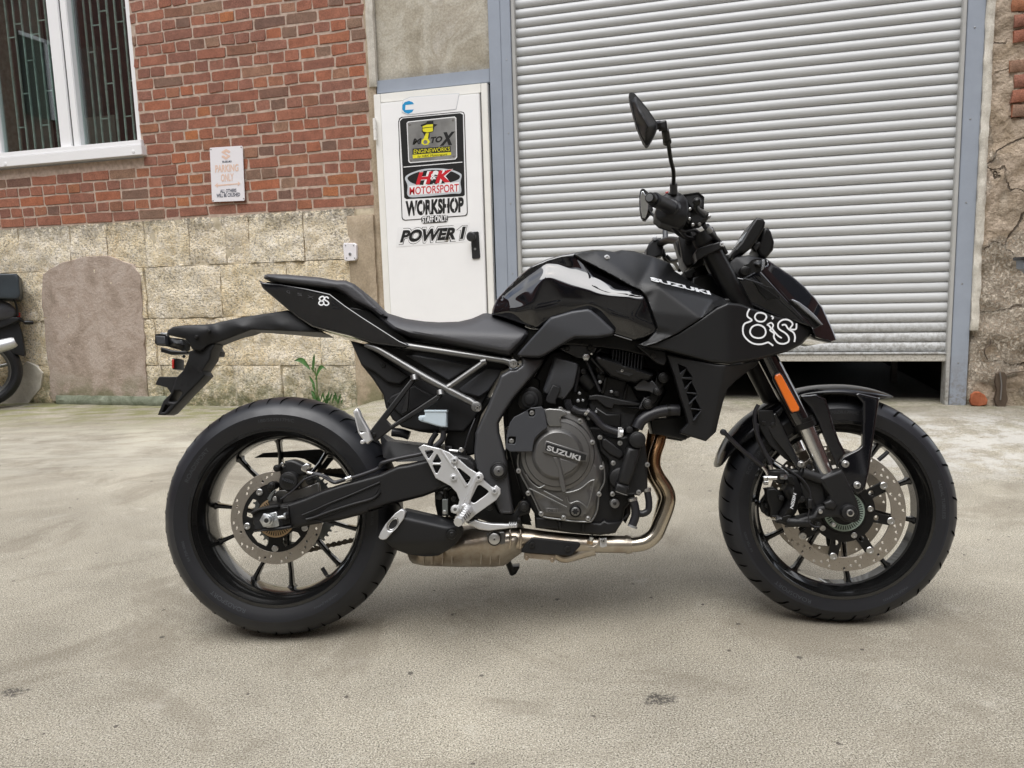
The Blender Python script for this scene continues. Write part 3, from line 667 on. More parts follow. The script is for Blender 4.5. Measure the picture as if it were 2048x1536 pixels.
# ---- stickers (pixel crops of the door) ----
DN=WN-.0465
D=lambda s:Q(720,0,2.4,s)
def T(s,a,b,u,m,lat,**k): a=D(a)[0];b=D(b)[0]; return txt(W,s,a,b,(u[0]/2.4,u[1]/2.4),lat,m,**k)
g=plate(W,D('205,480 240,465 477,447 462,525 230,552 200,540'),DN,.0012,'sticker_grey',0)+plate(W,D('207,482 241,467 475,449 460,523 231,549 203,538'),DN-.0006,.0012,'sticker_white',0)
g+=plate(W,D('203,505 215,490 235,484 252,490 259,500 218,504 217,528 258,525 250,538 232,546 214,540 203,525'),DN-.0012,.0006,'sticker_blue',0,smooth=False)
obj('oil_sticker',g,door)
g=plate(W,D('183,585 188,568 200,561 485,535 498,538 503,550 517,1020 514,1032 505,1037 215,1059 205,1055 200,1045'),DN,.0009,'ink_black',0)
g+=plate(W,D('187,586 192,572 202,565 484,539 495,541 499,551 513,1019 510,1028 503,1033 217,1055 208,1051 204,1043'),DN-.0005,.0009,'sticker_white',0)
g+=plate(W,D('191,582 205,568 480,543 494,550 503,935 495,942 222,956 212,948'),DN-.001,.0009,'ink_black',0)
g+=plate(W,D('224,590 232,583 455,559 462,566 466,755 458,765 240,783 232,775'),DN-.0018,.0009,'sticker_white',0)
g+=plate(W,D('228,591 234,587 453,564 458,569 462,752 455,761 243,778 236,772'),DN-.0022,.0009,'sticker_silver',0)
for p in ('238,598','446,576','245,770','450,749'): q=D(p)[0]; g+=disc(W,q[0],q[1],DN-.0026,2.6,.001,'grimy_post')
# piston emblem
g+=plate(W,D('290,600 318,590 322,582 352,580 353,594 372,598 356,610 352,632 334,638 334,660 322,672 310,655 304,640 296,632 298,612'),DN-.0026,.0006,'ink_black',0)
g+=plate(W,D('300,606 322,598 350,596 350,608 300,613'),DN-.003,.0006,'sticker_yellow',0)+plate(W,D('300,617 350,611 350,630 322,636 302,630'),DN-.003,.0006,'sticker_yellow',0)
g+=plate(W,D('316,640 330,638 326,666 336,680 326,694 310,697 296,690 295,676 306,664'),DN-.003,.0006,'sticker_yellow',0,holes=[pcirc(D('314,682')[0][0],D('314,682')[0][1],4.2,14)])
g+=T('M','252,693','290,690',(0,-26),'ink_black',DN-.0028,sh=.25,off=.05)+T('TO','334,686','392,680',(0,-26),'ink_black',DN-.0028,sh=.25,off=.05)+T('X','384,696','443,691',(0,-56),'ink_black',DN-.0030,sh=.25,off=.06)
g+=plate(W,D('252,714 435,701 435,729 252,742'),DN-.0028,.0006,'ink_black',0)+plate(W,D('252,743 437,730 437,744 254,761'),DN-.0028,.0006,'sticker_yellow',0)
g+=T('ENGINEWORKS','258,738','431,724',(0,-20),'sticker_yellow',DN-.0034)+T('by H&K Motorsport','276,756','418,745',(0,-11),'ink_black',DN-.0034,sh=.2)
g+=plate(W,D('209,800 491,776 491,780 209,804'),DN-.0016,.0006,'sticker_white',0)
# oval race emblem
q=D('350,850')[0]
g+=plate(W,D('216,855 235,835 280,818 320,810 380,808 440,815 475,828 488,842 482,875 484,925 440,930 300,944 232,942 228,890'),DN-.0018,.0008,'sticker_grey',0,smooth=True)+plate(W,D('228,857 244,840 285,824 330,817 380,816 435,822 466,834 480,846 470,862 430,876 380,884 300,888 250,878'),DN-.0024,.0006,'ink_black',0,smooth=True)
g+=T('H&K','268,886','436,872',(0,-56),'sticker_white',DN-.0028,sh=.3,off=.07)+T('H','268,884','335,879',(0,-54),'sticker_red',DN-.0034,sh=.3,off=.045)+T('&','338,862','366,859',(0,-28),'sticker_white',DN-.0036,off=.02)+T('K','362,877','434,870',(0,-54),'sticker_red',DN-.0034,sh=.3,off=.045)
g+=plate(W,D('236,892 476,874 474,920 240,938'),DN-.0024,.0006,'sticker_white',0)+T('MOTORSPORT','238,935','474,918',(0,-36),'sticker_red',DN-.0030,off=.012)
g+=T('WORKSHOP','218,1033','498,1013',(0,-64),'ink_black',DN-.0012,off=.055)
for p in ('262','300','335','372','414','452'): x=float(p); g+=plate(W,D(f'{x},{1030-(x-218)*.07:.0f} {x+3},{1030-(x-218)*.07:.0f} {x+3},{966-(x-218)*.07:.0f} {x},{966-(x-218)*.07:.0f}'),DN-.002,.0005,'sticker_white',0)
g+=plate(W,D('294,1045 303,1037 412,1031 422,1036 422,1057 413,1066 304,1073 295,1065'),DN-.0015,.0006,'ink_black',0)+T('STAFF ONLY!','299,1069','418,1060',(0,-29),'sticker_white',DN-.0022,off=.03)
obj('workshop_sticker',g,door)
g=plate(W,D('180,1092 525,1068 514,1160 172,1186'),DN+.0003,.0006,'sticker_white',0)
g+=T('POWER','188,1166','462,1150',(0,-62),'ink_black',DN-.0002,sh=.28,off=.10)+T('POWER','188,1166','462,1150',(0,-62),'sticker_white',DN-.0008,sh=.28,off=.075)+T('POWER','192,1161','458,1146',(0,-53),'ink_black',DN-.0014,sh=.28,off=.045)
g+=plate(W,D('462,1105 490,1082 516,1080 500,1152 474,1155 482,1106'),DN-.0002,.0006,'ink_black',0)+plate(W,D('465,1106 491,1084 513,1082 498,1150 477,1152 485,1104'),DN-.0008,.0006,'sticker_white',0)+plate(W,D('492,1088 508,1087 495,1146 480,1148'),DN-.0014,.0006,'ink_black',0)
obj('lettering_sticker',g,door)
# ---- window ----
wn=WN+.055
win=obj('window',box(W,-5.93,-5.87,wn-.02,wn+.05,2.07,4.15,'upvc',.004)+box(W,-4.49,-4.43,wn-.02,wn+.05,2.07,4.15,'upvc',.004)+box(W,-5.93,-4.43,wn-.035,wn+.05,1.99,2.118,'upvc',.004)+box(W,-5.93,-4.43,wn-.02,wn+.05,4.1,4.19,'upvc',.004),bld)
obj('window_sash',box(W,-5.225,-5.108,wn-.045,wn+.04,2.085,4.1,'upvc',.006)+box(W,-5.096,-5.03,wn-.04,wn+.04,2.085,4.1,'upvc',.006)+box(W,-5.112,-5.092,wn-.03,wn+.04,2.085,4.1,'black_plastic'),win)
obj('sill_board',box(W,-5.95,-4.385,WN-.05,WN+.02,1.998,2.075,'upvc',.004)+box(W,-5.92,-4.40,WN-.03,WN+.04,2.078,2.118,'upvc',.004)+disc(W,10,328,WN-.053,3,.004,'upvc')+disc(W,266,303,WN-.053,3,.004,'upvc'),win)
obj('window_pane',box(W,-5.87,-5.22,wn+.01,wn+.018,2.115,4.1,'window_glass')+box(W,-5.035,-4.49,wn+.01,wn+.018,2.115,4.1,'window_glass'),win)
gr=[]
us=[-5.80,-5.72,-5.64,-5.555,-5.47,-5.39,-5.31,-5.23,-5.0,-4.935,-4.855,-4.775,-4.70,-4.62,-4.545,-4.47]
for i,u in enumerate(us):
    gr+=box(W,u-.006,u+.006,wn+.10,wn+.112,2.1,4.1,'grille_paint')
    for (a,b) in ([(2.75,3.0)] if i%3==0 else [(2.45,2.72)] if i%3==1 else [(3.05,3.25),(2.2,2.4)] if i%2 else []):
        V=[];Fc=[]
        n=16
        for k in range(n+1):
            t=k/n; an=t*math.pi*5
            for c in range(4):
                r=.0105; V.append((u+r*math.cos(an+c*math.pi/2),wn+.106+r*math.sin(an+c*math.pi/2),a+(b-a)*t))
        for k in range(n):
            for c in range(4): Fc.append((k*4+c,k*4+(c+1)%4,(k+1)*4+(c+1)%4,(k+1)*4+c))
        gr+=[(W.w(V),Fc,'grille_paint')]
    if i<len(us)-1 and us[i+1]-u<.12:
        for z in ((2.35,3.08) if i%3==0 else (2.62,3.18) if i%3==1 else (2.88,)): gr+=box(W,u,us[i+1],wn+.102,wn+.110,z,z+.009,'grille_paint')
obj('window_grille',gr,win,ang=25)
obj('room_behind_window',box(W,-6.4,-4.1,7.2,7.3,1.6,4.3,'room_wall')+box(W,-6.4,-6.3,5.4,7.2,1.6,4.3,'room_wall')+box(W,-4.2,-4.1,5.46,7.2,1.6,4.3,'room_wall')+box(W,-6.4,-4.1,5.46,7.2,4.25,4.35,'room_wall')+box(W,-6.4,-4.1,5.46,7.2,1.5,1.6,'room_wall')+box(W,-5.95,-5.45,5.9,5.95,1.8,3.15,'teal_board')+box(W,-5.62,-5.2,5.75,5.8,1.7,2.5,'grey_board')+box(W,-6.1,-5.78,5.6,5.65,1.7,3.6,'grey_board'),win)
# rough old wall to the right of the shutter
g=roughbox(1.462,2.9,-.03,4.4,WN-.02,.3,'old_render',.022,.035,.02,51,5)+roughbox(1.458,1.50,.55,3.6,WN-.045,.05,'cement_pale',.02,.016,.012,52)
rw=obj('rendered_wall',g,bld,ang=60)
g=[]
for k in range(14):
    z=1.78+k*.0825
    if k==4: continue
    a=1.60+RN.uniform(-.015,.02); b=1.70+RN.uniform(-.02,.02); g+=roughbox(a,b,z,z+.066,WN-.044+RN.uniform(0,.006),.05,'brick',.014,.006,.008,60+k)
    if k%2: g+=roughbox(1.80+RN.uniform(-.01,.02),2.04,z,z+.066,WN-.044,.05,'brick',.014,.006,.008,80+k)
obj('exposed_bricks',g,rw,ang=50)
q=W.P(1957,797,WN-.05); obj('broken_pipe_stub',plate(W,[(1941,803),(1943,790),(1950,784),(1960,784),(1970,790),(1976,800),(1974,810),(1958,813),(1944,811)],WN-.052,.04,'terracotta',.006),rw)
obj('wall_hole',plate(W,[(1993,748),(1999,744),(2010,745),(2014,752),(2012,775),(2016,800),(2010,815),(1994,812),(1990,800),(1995,780),(1991,765)],WN-.050,.03,'crack_shade',.002),rw)  # flat dark plate, its colour stands for the shade inside the hole
obj('wire',tube(W,[(2000,745,WN-.06),(2003,770,WN-.06),(2001,800,WN-.06)],.004,'grimy_post'),rw)
for pth,wd_ in (([(2014,750),(2025,746),(2040,744),(2055,742)],1.3),([(1976,720),(1970,706),(1972,697),(1981,690),(1983,681)],.6)): obj('crack',stroke(W,pth,wd_,WN-.054,'crack_shade',ext=.02),rw)
# key switch on the sandstone
sw=thing('key_switch','small white key switch plate screwed to the stone beside the door','switch',tuple(W.w([(-2.66,WN-.05,1.18)])[0]))
obj('cover_plate',plate(W,[(688,486),(708,486),(712,490),(713,517),(710,521),(691,522),(688,519),(686,490)],WN-.052,.03,'sign_white',.004),sw)
obj('lock',disc(W,699.5,508,WN-.056,3,.006,'steel_dull')+disc(W,699.5,508,WN-.0565,1,.002,'black_plastic'),sw)
for p in ((691,491),(707,491),(693,516),(709,516)): obj('screw',disc(W,p[0],p[1],WN-.054,1.3,.003,'steel_dull'),sw)
# parking sign
sg=thing('parking_sign','white metal parking sign with faded peach lettering screwed to the red brick wall','sign',tuple(W.w([(-3.66,WN-.02,1.6)])[0]))
SN=WN-.02; C1=lambda s:Q(0,0,2.6257,s)
obj('sign_panel',plate(W,C1('1101,780 1104,776 1268,765 1273,770 1285,1048 1281,1054 1118,1061 1113,1056'),SN,.006,'sign_white',.001),sg)
def TS(s,a,b,u,m,**k): a=C1(a)[0];b=C1(b)[0]; return txt(W,s,a,b,(u[0]/2.6257,u[1]/2.6257),SN-.001,m,**k)
g=plate(W,C1('1188,782 1209,794 1208,802 1200,803 1188,797 1180,802 1209,818 1207,824 1187,838 1164,826 1164,818 1172,816 1187,824 1195,818 1163,801 1163,797'),SN-.001,.0008,'peach',0)
g+=TS('SUZUKI','1167,854','1215,852',(0,-9),'ink_navy',off=.03)+TS('PARKING','1130,904','1252,897',(0,-36),'peach',off=.03)+TS('ONLY','1160,953','1227,948',(0,-38),'peach',off=.03)
g+=plate(W,C1('1127,974 1142,961 1142,970 1250,962 1249,953 1263,963 1250,976 1250,968 1143,978 1143,986'),SN-.001,.0008,'peach',0)
g+=TS('ALL OTHERS','1156,1013','1241,1008',(0,-18),'ink_navy',off=.02)+TS('WILL BE CRUSHED','1137,1037','1260,1030',(0,-19),'ink_navy',off=.02)
obj('lettering',g,sg)
for p in ('1107,785','1266,773','1118,1054','1279,1043'): q=C1(p)[0]; obj('screw',disc(W,q[0],q[1],SN-.002,1.2,.003,'grimy_post'),sg)
# weed at the foot of the wall
def leafg(base,tip,w,bend=.3):
    w*=.72; base=np.array(base);tip=np.array(tip); V=[];Fc=[];n=8; d=tip-base; L=np.linalg.norm(d)
    side=np.cross(d/L,(0,-1,.2)); side/=np.linalg.norm(side)
    for i in range(n+1):
        t=i/n; c=base+d*t+np.array([0,-.02,bend*L*math.sin(math.pi*t)]); ww=w*math.sin(math.pi*min(1,t*.93+.05))**.8
        V+=[c-side*ww+np.array([0,-.004,.004]),c,c+side*ww+np.array([0,-.004,.004])]
    for i in range(n):
        for k in range(2): Fc.append((i*3+k,i*3+k+1,i*3+k+4,i*3+k+3))
    return [(W.w(V),Fc,'leaf')]
PN=WN-.09
wp=lambda x,y:W.P(x,y,PN)
b0=wp(634,812); weed=thing('weed','tall green weed with broad leaves growing at the foot of the stone wall','plant',tuple(W.w([b0])[0]))
obj('stem',tube(W,[(634,812,PN),(634,775,PN),(632,750,PN),(622,735,PN)],.005,'stem')+tube(W,[(632,750,PN),(630,735,PN)],.004,'stem'),weed)
obj('foliage',leafg(wp(623,739),wp(592,722),.028,.25)+leafg(wp(629,745),wp(632,708),.016,.05)+leafg(wp(634,760),wp(658,742),.022,.5)+leafg(wp(633,772),wp(622,752),.014,.0)+leafg(wp(634,785),wp(628,768),.013,.1)+leafg(wp(636,800),wp(625,782),.016,.2),weed)
g=[]
for i in range(26):
    x=640+RN.uniform(-14,45); y=806+RN.uniform(-4,5); g+=leafg(wp(x,y),wp(x+RN.uniform(-9,9),y-RN.uniform(6,22)),.009,.1)
low=thing('low_weeds','low tuft of small weeds along the wall foot right of the tall weed','plant',tuple(W.w([wp(655,812)])[0])); obj('foliage',g,low)
# grey metal box and steel sheet cut by the right edge of the view
gb=thing('metal_box','grey painted metal box with chamfered underside at the right edge of the view','box',tuple(W.w([(1.75,4.6,.5)])[0]))
bx=[(2024,519),(2090,514),(2090,575),(2058,566),(2050,560),(2036,543),(2024,537)]
obj('box_body',plate(W,[(x+22,y) for x,y in bx],4.55,.10,'bin_grey',.004),gb); obj('box_lid',plate(W,[(2042,514),(2112,508),(2112,519),(2043,520.5)],4.54,.12,'black_plastic',.002),gb)
obj('box_leg',box(W,W.P(2095,560,4.7)[0],W.P(2108,560,4.7)[0],4.60,4.64,-.01,.85,'steel_dull'),gb)
ps=obj('steel_sheet',plate3(W,[[(1.62,0.),(2.4,.02),(2.4,.6),(1.9,.62)]],0,.004,'sheet_steel',.0005)); ps['label']='flat bare steel sheet lying on the concrete at the right edge of the view'; ps['category']='metal sheet'
d=lambda px,py:(lambda r:CAM-r*(CAM[2]-.03)/r[2])(fw+rt*(px-1024)/F_PX-up*(py-768)/F_PX)
pts=[d(2019,843),d(2052,868),d(2110,866),d(2085,838)]; bm=bmesh.new(); vs=[bm.verts.new(p) for p in pts]+[bm.verts.new(p+np.array([0,0,.006])) for p in pts]
for f in ((0,1,2,3),(4,5,6,7),(0,1,5,4),(1,2,6,5),(2,3,7,6),(3,0,4,7)): bm.faces.new([vs[i] for i in f])
ps.data.clear_geometry(); bmesh.ops.recalc_face_normals(bm,faces=bm.faces); bm.to_mesh(ps.data); bm.free(); ps.data.materials.clear(); ps.data.materials.append(MATS['sheet_steel'])
# ================= building opposite (behind the viewer, seen in the paint and the window) =================
def opposite():
    ON=-6.2; o=thing('opposite_house','cream two storey house with red tiled roof, seen only as a reflection','building',tuple(W.w([(0,ON,0)])[0]))
    wins=[(u,z) for z in (1.0,3.8) for u in (-11.5,-8.8,-6.0,-3.2,-.4,2.4,5.2,8.0)]
    loops=[[(-14,0),(11,0),(11,7.1),(-14,7.1)]]+[[(u,z),(u+1.1,z),(u+1.1,z+1.4),(u,z+1.4)] for u,z in wins]
    cu=[]
    V,Fc=curve_geo(loops,.3,0.0001); cu=[(W.w(np.stack([V[:,0],ON-.15-V[:,2],V[:,1]],1)),Fc,'facade')]
    obj('wall',cu+box(W,-14,11,ON-6,ON-5.8,0,7.1,'facade')+box(W,-14,-13.8,ON-6,ON-.3,0,7.1,'facade')+box(W,10.8,11,ON-6,ON-.3,0,7.1,'facade'),o)
    for u,z in wins:
        w=obj('window',box(W,u,u+1.1,ON-.22,ON-.2,z,z+1.4,'window_dark'),o)
        obj('window_frame',box(W,u,u+.07,ON-.2,ON-.14,z,z+1.4,'upvc')+box(W,u+1.03,u+1.1,ON-.2,ON-.14,z,z+1.4,'upvc')+box(W,u+.52,u+.58,ON-.2,ON-.14,z,z+1.4,'upvc')+box(W,u,u+1.1,ON-.2,ON-.13,z,z+.06,'upvc')+box(W,u,u+1.1,ON-.2,ON-.13,z+1.34,z+1.4,'upvc'),w)
    V=[];Fc=[];nr=26
    for i in range(nr):
        t=i/nr; t2=(i+1)/nr
        for (tt,h) in ((t,.04),(t2,.0)):
            for u in (-14.4,11.4): V.append((u,ON+.5-tt*3.6,6.95+tt*4.0+h))
        b=i*4; Fc.append((b,b+1,b+3,b+2))
        if i: Fc.append((b-2,b-1,b+1,b))
    V+=[(-14.4,ON-6.6,6.95),(11.4,ON-6.6,6.95),(-14.4,ON-3.1,10.95),(11.4,ON-3.1,10.95)]; b=len(V)-4; Fc.append((b,b+1,b+3,b+2))
    rf=obj('roof',[(W.w(V),Fc,'roof_tile')],o,recalc=False); obj('gutter',box(W,-14.4,11.4,ON+.45,ON+.6,6.8,6.97,'window_dark'),o)
    obj('chimney',box(W,-2,-1.2,ON-3.6,ON-2.9,10,11.9,'brick'),rf)
opposite()
mat('dark_brick',(.13,.055,.042),.85,noise=(8,.3))
def side_house(name,label,u0,u1,m):
    o=thing(name,label,'building',tuple(W.w([((u0+u1)/2,0,0)])[0])); uf=u0 if u0>0 else u1
    obj('wall',box(W,u0,u1,-5.5,4.6,0,8.5,m),o); s=-1 if u0>0 else 1
    for n in (-3.6,-.8,2.0):
        for z in (1.2,3.9,6.4):
            w=obj('window',box(W,uf+min(0,s*.03),uf+max(0,s*.03),n,n+1.0,z,z+1.3,'window_dark'),o); obj('window_frame',box(W,uf+min(s*.03,s*.06),uf+max(s*.03,s*.06),n+.47,n+.53,z,z+1.3,'upvc')+box(W,uf+min(s*.03,s*.06),uf+max(s*.03,s*.06),n,n+1,z+1.24,z+1.3,'upvc'),w)
    obj('roof',box(W,u0-.3,u1+.3,-5.8,4.8,8.5,8.8,'roof_tile'),o)
side_house('brick_annex','dark brick wing closing the yard on the right, seen only as a reflection',6.5,12,'dark_brick')
side_house('rendered_annex','dark brick wing closing the yard on the left, seen only as a reflection',-17,-11,'dark_brick')
# ================= motorcycle =================
mat('gloss_black',(.004,.004,.005),.05,0,1,spec=.5); mat('paint_matte',(.0085,.0087,.0092),.38,0,.0,spec=.4,bump=(900,.15,.0006)); mat('plastic_matte',(.0078,.008,.009),.5,spec=.35,bump=(700,.25,.0008))
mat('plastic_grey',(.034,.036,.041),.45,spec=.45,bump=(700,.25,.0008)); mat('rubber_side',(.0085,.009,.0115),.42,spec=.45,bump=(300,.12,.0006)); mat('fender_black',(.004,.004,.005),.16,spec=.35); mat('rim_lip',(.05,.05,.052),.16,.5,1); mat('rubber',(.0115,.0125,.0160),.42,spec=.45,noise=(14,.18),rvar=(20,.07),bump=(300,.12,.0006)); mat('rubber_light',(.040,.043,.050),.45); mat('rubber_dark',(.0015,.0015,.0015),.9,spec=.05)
mat('rim_black',(.006,.006,.006),.18,.0,.6); mat('seat_vinyl',(.036,.036,.040),.5,bump=(420,.45,.0012)); mat('cast_black',(.010,.010,.0105),.42,.1,spec=.4,bump=(500,.3,.0008)); mat('black_satin',(.005,.005,.005),.35,spec=.35)
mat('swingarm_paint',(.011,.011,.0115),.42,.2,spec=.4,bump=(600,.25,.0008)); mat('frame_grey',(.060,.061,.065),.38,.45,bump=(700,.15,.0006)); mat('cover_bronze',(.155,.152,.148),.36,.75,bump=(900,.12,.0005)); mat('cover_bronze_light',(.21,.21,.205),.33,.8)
mat('tube_grey',(.19,.19,.188),.38,.85,rvar=(30,.06)); mat('alu_silver',(.62,.625,.63),.42,.75,bump=(900,.12,.0005)); mat('chrome',(.72,.72,.72),.12,1); mat('stanchion',(.66,.66,.66),.2,1); mat('bolt',(.55,.55,.54),.3,.95); mat('bolt_dark',(.03,.03,.03),.35,.6)
mat('hole_shade',(.004,.004,.004),.8); mat('zinc_bolt',(.62,.64,.65),.28,.9,noise=(60,.2)); mat('orange_lens',(.62,.13,.01),.25,0,.6,bump=(900,.5,.001)); mat('red_lens',(.45,.02,.015),.2,0,.6); mat('clear_lens',(.55,.57,.6),.08,0,.4,trans=.7)  # near-black first colour paints shade into holes, slots and recesses
mat('reservoir',(.62,.72,.78),.28,trans=.35); mat('white_decal',(.78,.80,.82),.4); mat('grey_decal',(.055,.055,.058),.35); mat('rubber_hose',(.012,.012,.015),.42); mat('mirror_glass',(.7,.72,.74),.03,1); mat('screen',(.22,.24,.26),.12,.2)
mat('abs_gold',(.50,.36,.22),.35,.85); mat('abs_green',(.30,.38,.33),.4,.5); mat('chain',(.10,.085,.065),.38,.85); mat('sprocket',(.22,.235,.23),.4,.8); mat('lamp_lens',(.22,.23,.25),.08,.3,.8)
def disc_mat(name,c):
    t=NT(name,.3,.5); t.b.inputs['Metallic'].default_value=.92; n=t.noise(240,3,.6,t.vec((1,.1,1))); n2=t.noise(5,3); cc=t.mix(.5,t.ramp(n,[(.3,[x*.8 for x in c]),(.7,c)]),t.ramp(n2,[(.3,[x*.75 for x in c]),(.7,[min(1,x*1.15) for x in c])])); t.col(cc); t.rgh(t.ramp(n,[(.3,.26),(.7,.4)]))
disc_mat('disc_steel',(.46,.42,.37))
def exhaust_mat():
    t=NT('exhaust',.3,.5); t.b.inputs['Metallic'].default_value=.95
    n=t.noise(9,6,.65); x=t.xyz()[0]; z=t.xyz()[2]
    c=t.ramp(t.noise(5,3,.5,t.vec((2.2,1,.5))),[(.3,(.33,.25,.18)),(.42,(.45,.38,.30)),(.55,(.50,.455,.39)),(.66,(.38,.30,.24)),(.8,(.48,.43,.36))]); c=t.mix(t.math('MULTIPLY',t.step(n,.55,.72),.55),c,(.14,.085,.05)); t.col(c); t.rgh(t.ramp(n,[(.3,.22),(.7,.42)]))
    t=NT('header_pipe',.22,.5); t.b.inputs['Metallic'].default_value=1; x,y,z=t.xyz()
    c=t.ramp(t.math('ADD',z,t.math('MULTIPLY',t.noise(6,3),.05)),[(0,(.55,.50,.42)),(.30,(.55,.50,.42)),(.40,(.50,.40,.28)),(.46,(.40,.24,.12)),(.56,(.36,.17,.08)),(1,(.3,.13,.06))]); t.col(c)
    t=NT('catalyst_box',.42,.5); t.b.inputs['Metallic'].default_value=.85; n=t.noise(14,6,.7); c=t.ramp(n,[(.3,(.24,.18,.13)),(.5,(.38,.33,.27)),(.7,(.50,.46,.40))])
    s=t.step(t.vor(15),.16,.07); c=t.mix(t.math('MULTIPLY',s,.7),c,(.10,.06,.04)); t.col(c); t.rgh(t.ramp(n,[(.3,.3),(.7,.55)]))
exhaust_mat()
R5=lambda s:Q(300,520,3.839,s)
S1=lambda s:Q(700,520,4.0425,s)
S2=lambda s:Q(740,780,4.0417,s)
S3=lambda s:Q(1000,660,5.689,s)
S4=lambda s:Q(1000,840,4.8,s)
S5=lambda s:Q(960,460,4.876,s)
S6=lambda s:Q(1220,160,3.839,s)
S7=lambda s:Q(1260,460,3.491,s)
S8=lambda s:Q(1400,700,2.7426,s)
RW=lambda s:Q(320,780,2.954,s)
RX=lambda s:Q(460,880,5.907,s)
FX=lambda s:Q(1400,860,6.4,s)
FY=lambda s:Q(1660,760,5.486,s)
FZ=lambda s:Q(1660,1000,5.907,s)
bike=thing('motorcycle','black naked motorcycle with white figures on its shroud, leaning in the yard','motorcycle',tuple(B.w([(WB/2,0,0)])[0]))
def add(name,g,parent=None,**k): return obj(name,g,parent or bike,**k)
def rp(fr,p,lat,r): return r*fr.sc(p[0],p[1],lat)
def bolts(fr,pts,lat,r,parent,m='bolt',name='bolt',washer=True):
    for p in pts: add(name,bolt(fr,p[0],p[1],lat,r,m,washer),parent)
# ---- wheels ----
RPR=[(0,.315),(.02,.3135),(.04,.309),(.056,.302),(.070,.292),(.080,.280),(.0855,.268),(.0865,.2665),(.086,.262),(.083,.248),(.0785,.236),(.0765,.229)]
FPR=[(0,.3),(.015,.2985),(.03,.293),(.042,.285),(.051,.275),(.0565,.264),(.0575,.2625),(.0573,.258),(.055,.246),(.0525,.236),(.0515,.229)]
def prof_r(pr,lat):
    return np.interp(abs(lat),[p[0] for p in pr[:7]],[p[1] for p in pr[:7]])
def wheel(fr,c,pr,w,spoke_pts,spk_lat,name,hub,nspoke=10,hubw=.05,phase=0,groove=20,seedv=1):
    wl=add(name,[] or lathe(fr,c,[(-w-.001,.232),(-w-.001,.2245),(-w+.004,.2225),(-w+.010,.2155),(-w+.016,.2125),(-w+.030,.2035),(-.02,.199),(.02,.199),(w-.030,.2035),(w-.016,.2125),(w-.010,.2155),(w-.004,.2225),(w+.001,.2245),(w+.001,.232),(w-.02,.228),(0,.215),(-w+.02,.228)],'rim_black',seg=128,close=True))
    T=[(-a,r) for a,r in pr[::-1]]+[(a,r) for a,r in pr[1:]]+[(pr[-1][0]-.012,.222),(0,.219),(-pr[-1][0]+.012,.222)]
    add('rim_lip',lathe(fr,c,[(-w-.001+.0028*math.cos(q*math.pi/4),.2295+.0028*math.sin(q*math.pi/4)) for q in range(8)],'rim_lip',seg=160,close=True)+lathe(fr,c,[(-w+.0145+.0015*math.cos(q*math.pi/4),.2140+.0015*math.sin(q*math.pi/4)) for q in range(8)],'rim_lip',seg=160,close=True),wl)  # grey metallic base paints the sky highlight onto the black lip
    g=lathe(fr,c,T,'rubber',seg=160,close=True)
    sw_=pr[6:]; g+=lathe(fr,c,[(-a-.0003,r) for a,r in sw_[1:]][::-1]+[(-sw_[1][0]-.0012,sw_[1][1]+.0004),(-sw_[0][0]-.0006,sw_[0][1]+.0006)],'rubber_side',seg=160)[:1] if False else []
    V_,F_,m_=g[0]; nT=len(T); S_=160; A_=[];B_=[]
    for f in F_:
        (B_ if all(abs(T[(v//S_)%nT][0])>=pr[7][0]*.999-.03 and T[(v//S_)%nT][1]<=pr[7][1]+.0001 for v in f) else A_).append(f)
    g=[(V_,A_,'rubber'),(V_,B_,'rubber_side')]
    def onr(a,lat,lift=.0012):
        r=prof_r(pr,lat)+lift; return c+np.array([r*math.cos(a),lat,r*math.sin(a)])
    for sgn in (-1,1):
        for k in range(groove):
            a0=2*math.pi*(k+.5*(sgn>0))/groove
            for (path,wd_) in (([(0,.012),(.06,.030),(.10,.050),(.115,pr[4][0])],.0045),([(.20,.022),(.225,.04),(.235,pr[4][0]-.002)],.003)):
                P=catmull([(a0+q[0],q[1]) for q in path],False,6); V=[];Fc=[]
                for i,(a,l) in enumerate(P):
                    f=i/(len(P)-1); ww=wd_*1.5*math.sin(math.pi*min(.97,max(.06,f)))/.3
                    V+=[onr(a-ww/2,sgn*l),onr(a+ww/2,sgn*l)]
                for i in range(len(P)-1): Fc.append((2*i,2*i+1,2*i+3,2*i+2))
                g.append((fr.w(V),Fc,'rubber_dark'))
    # raised sidewall ring and lettering
    ri=pr[-3]; 
    ty=add('tyre',g,wl,ang=24,recalc=True)
    g=[]
    for (s,a0,hh,rr,wdt) in (('ROADSPORT',2.75,.010,.252,.075),('180/55ZR17M/C',1.75,.008,.2535,.055),('RADIAL TUBELESS',.3,.007,.250,.05),('MADE IN JAPAN',-.9,.0055,.252,.04),('ROADSPORT',-1.9,.010,.251,.075),('E4 75R-0005',-2.7,.006,.250,.04)):
        if name=='front_wheel': s=s.replace('180/55','120/70')
        cu=bpy.data.curves.new('t','FONT'); cu.body=s; cu.size=1; cu.offset=.0; ob=bpy.data.objects.new('t',cu); me=bpy.data.meshes.new_from_object(ob)
        V=np.array([v.co[:] for v in me.vertices]); F_=[tuple(p.vertices) for p in me.polygons]; bpy.data.objects.remove(ob)
        latw=np.interp(rr,[p[1] for p in pr[::-1]][:6],[p[0] for p in pr[::-1]][:6])
        O=[]
        for v in V:
            a=a0-v[0]*hh/.7*1.25/rr; r=rr+(v[1]/.7-.5)*hh
            l=np.interp(r,[p[1] for p in pr[::-1]][:6],[p[0] for p in pr[::-1]][:6])+.0005
            O.append(c+np.array([r*math.cos(a),-l,r*math.sin(a)]))
        add('sidewall_lettering',[(fr.w(O),F_,'rubber_light')],ty,recalc=False)
    # spokes
    A=[]
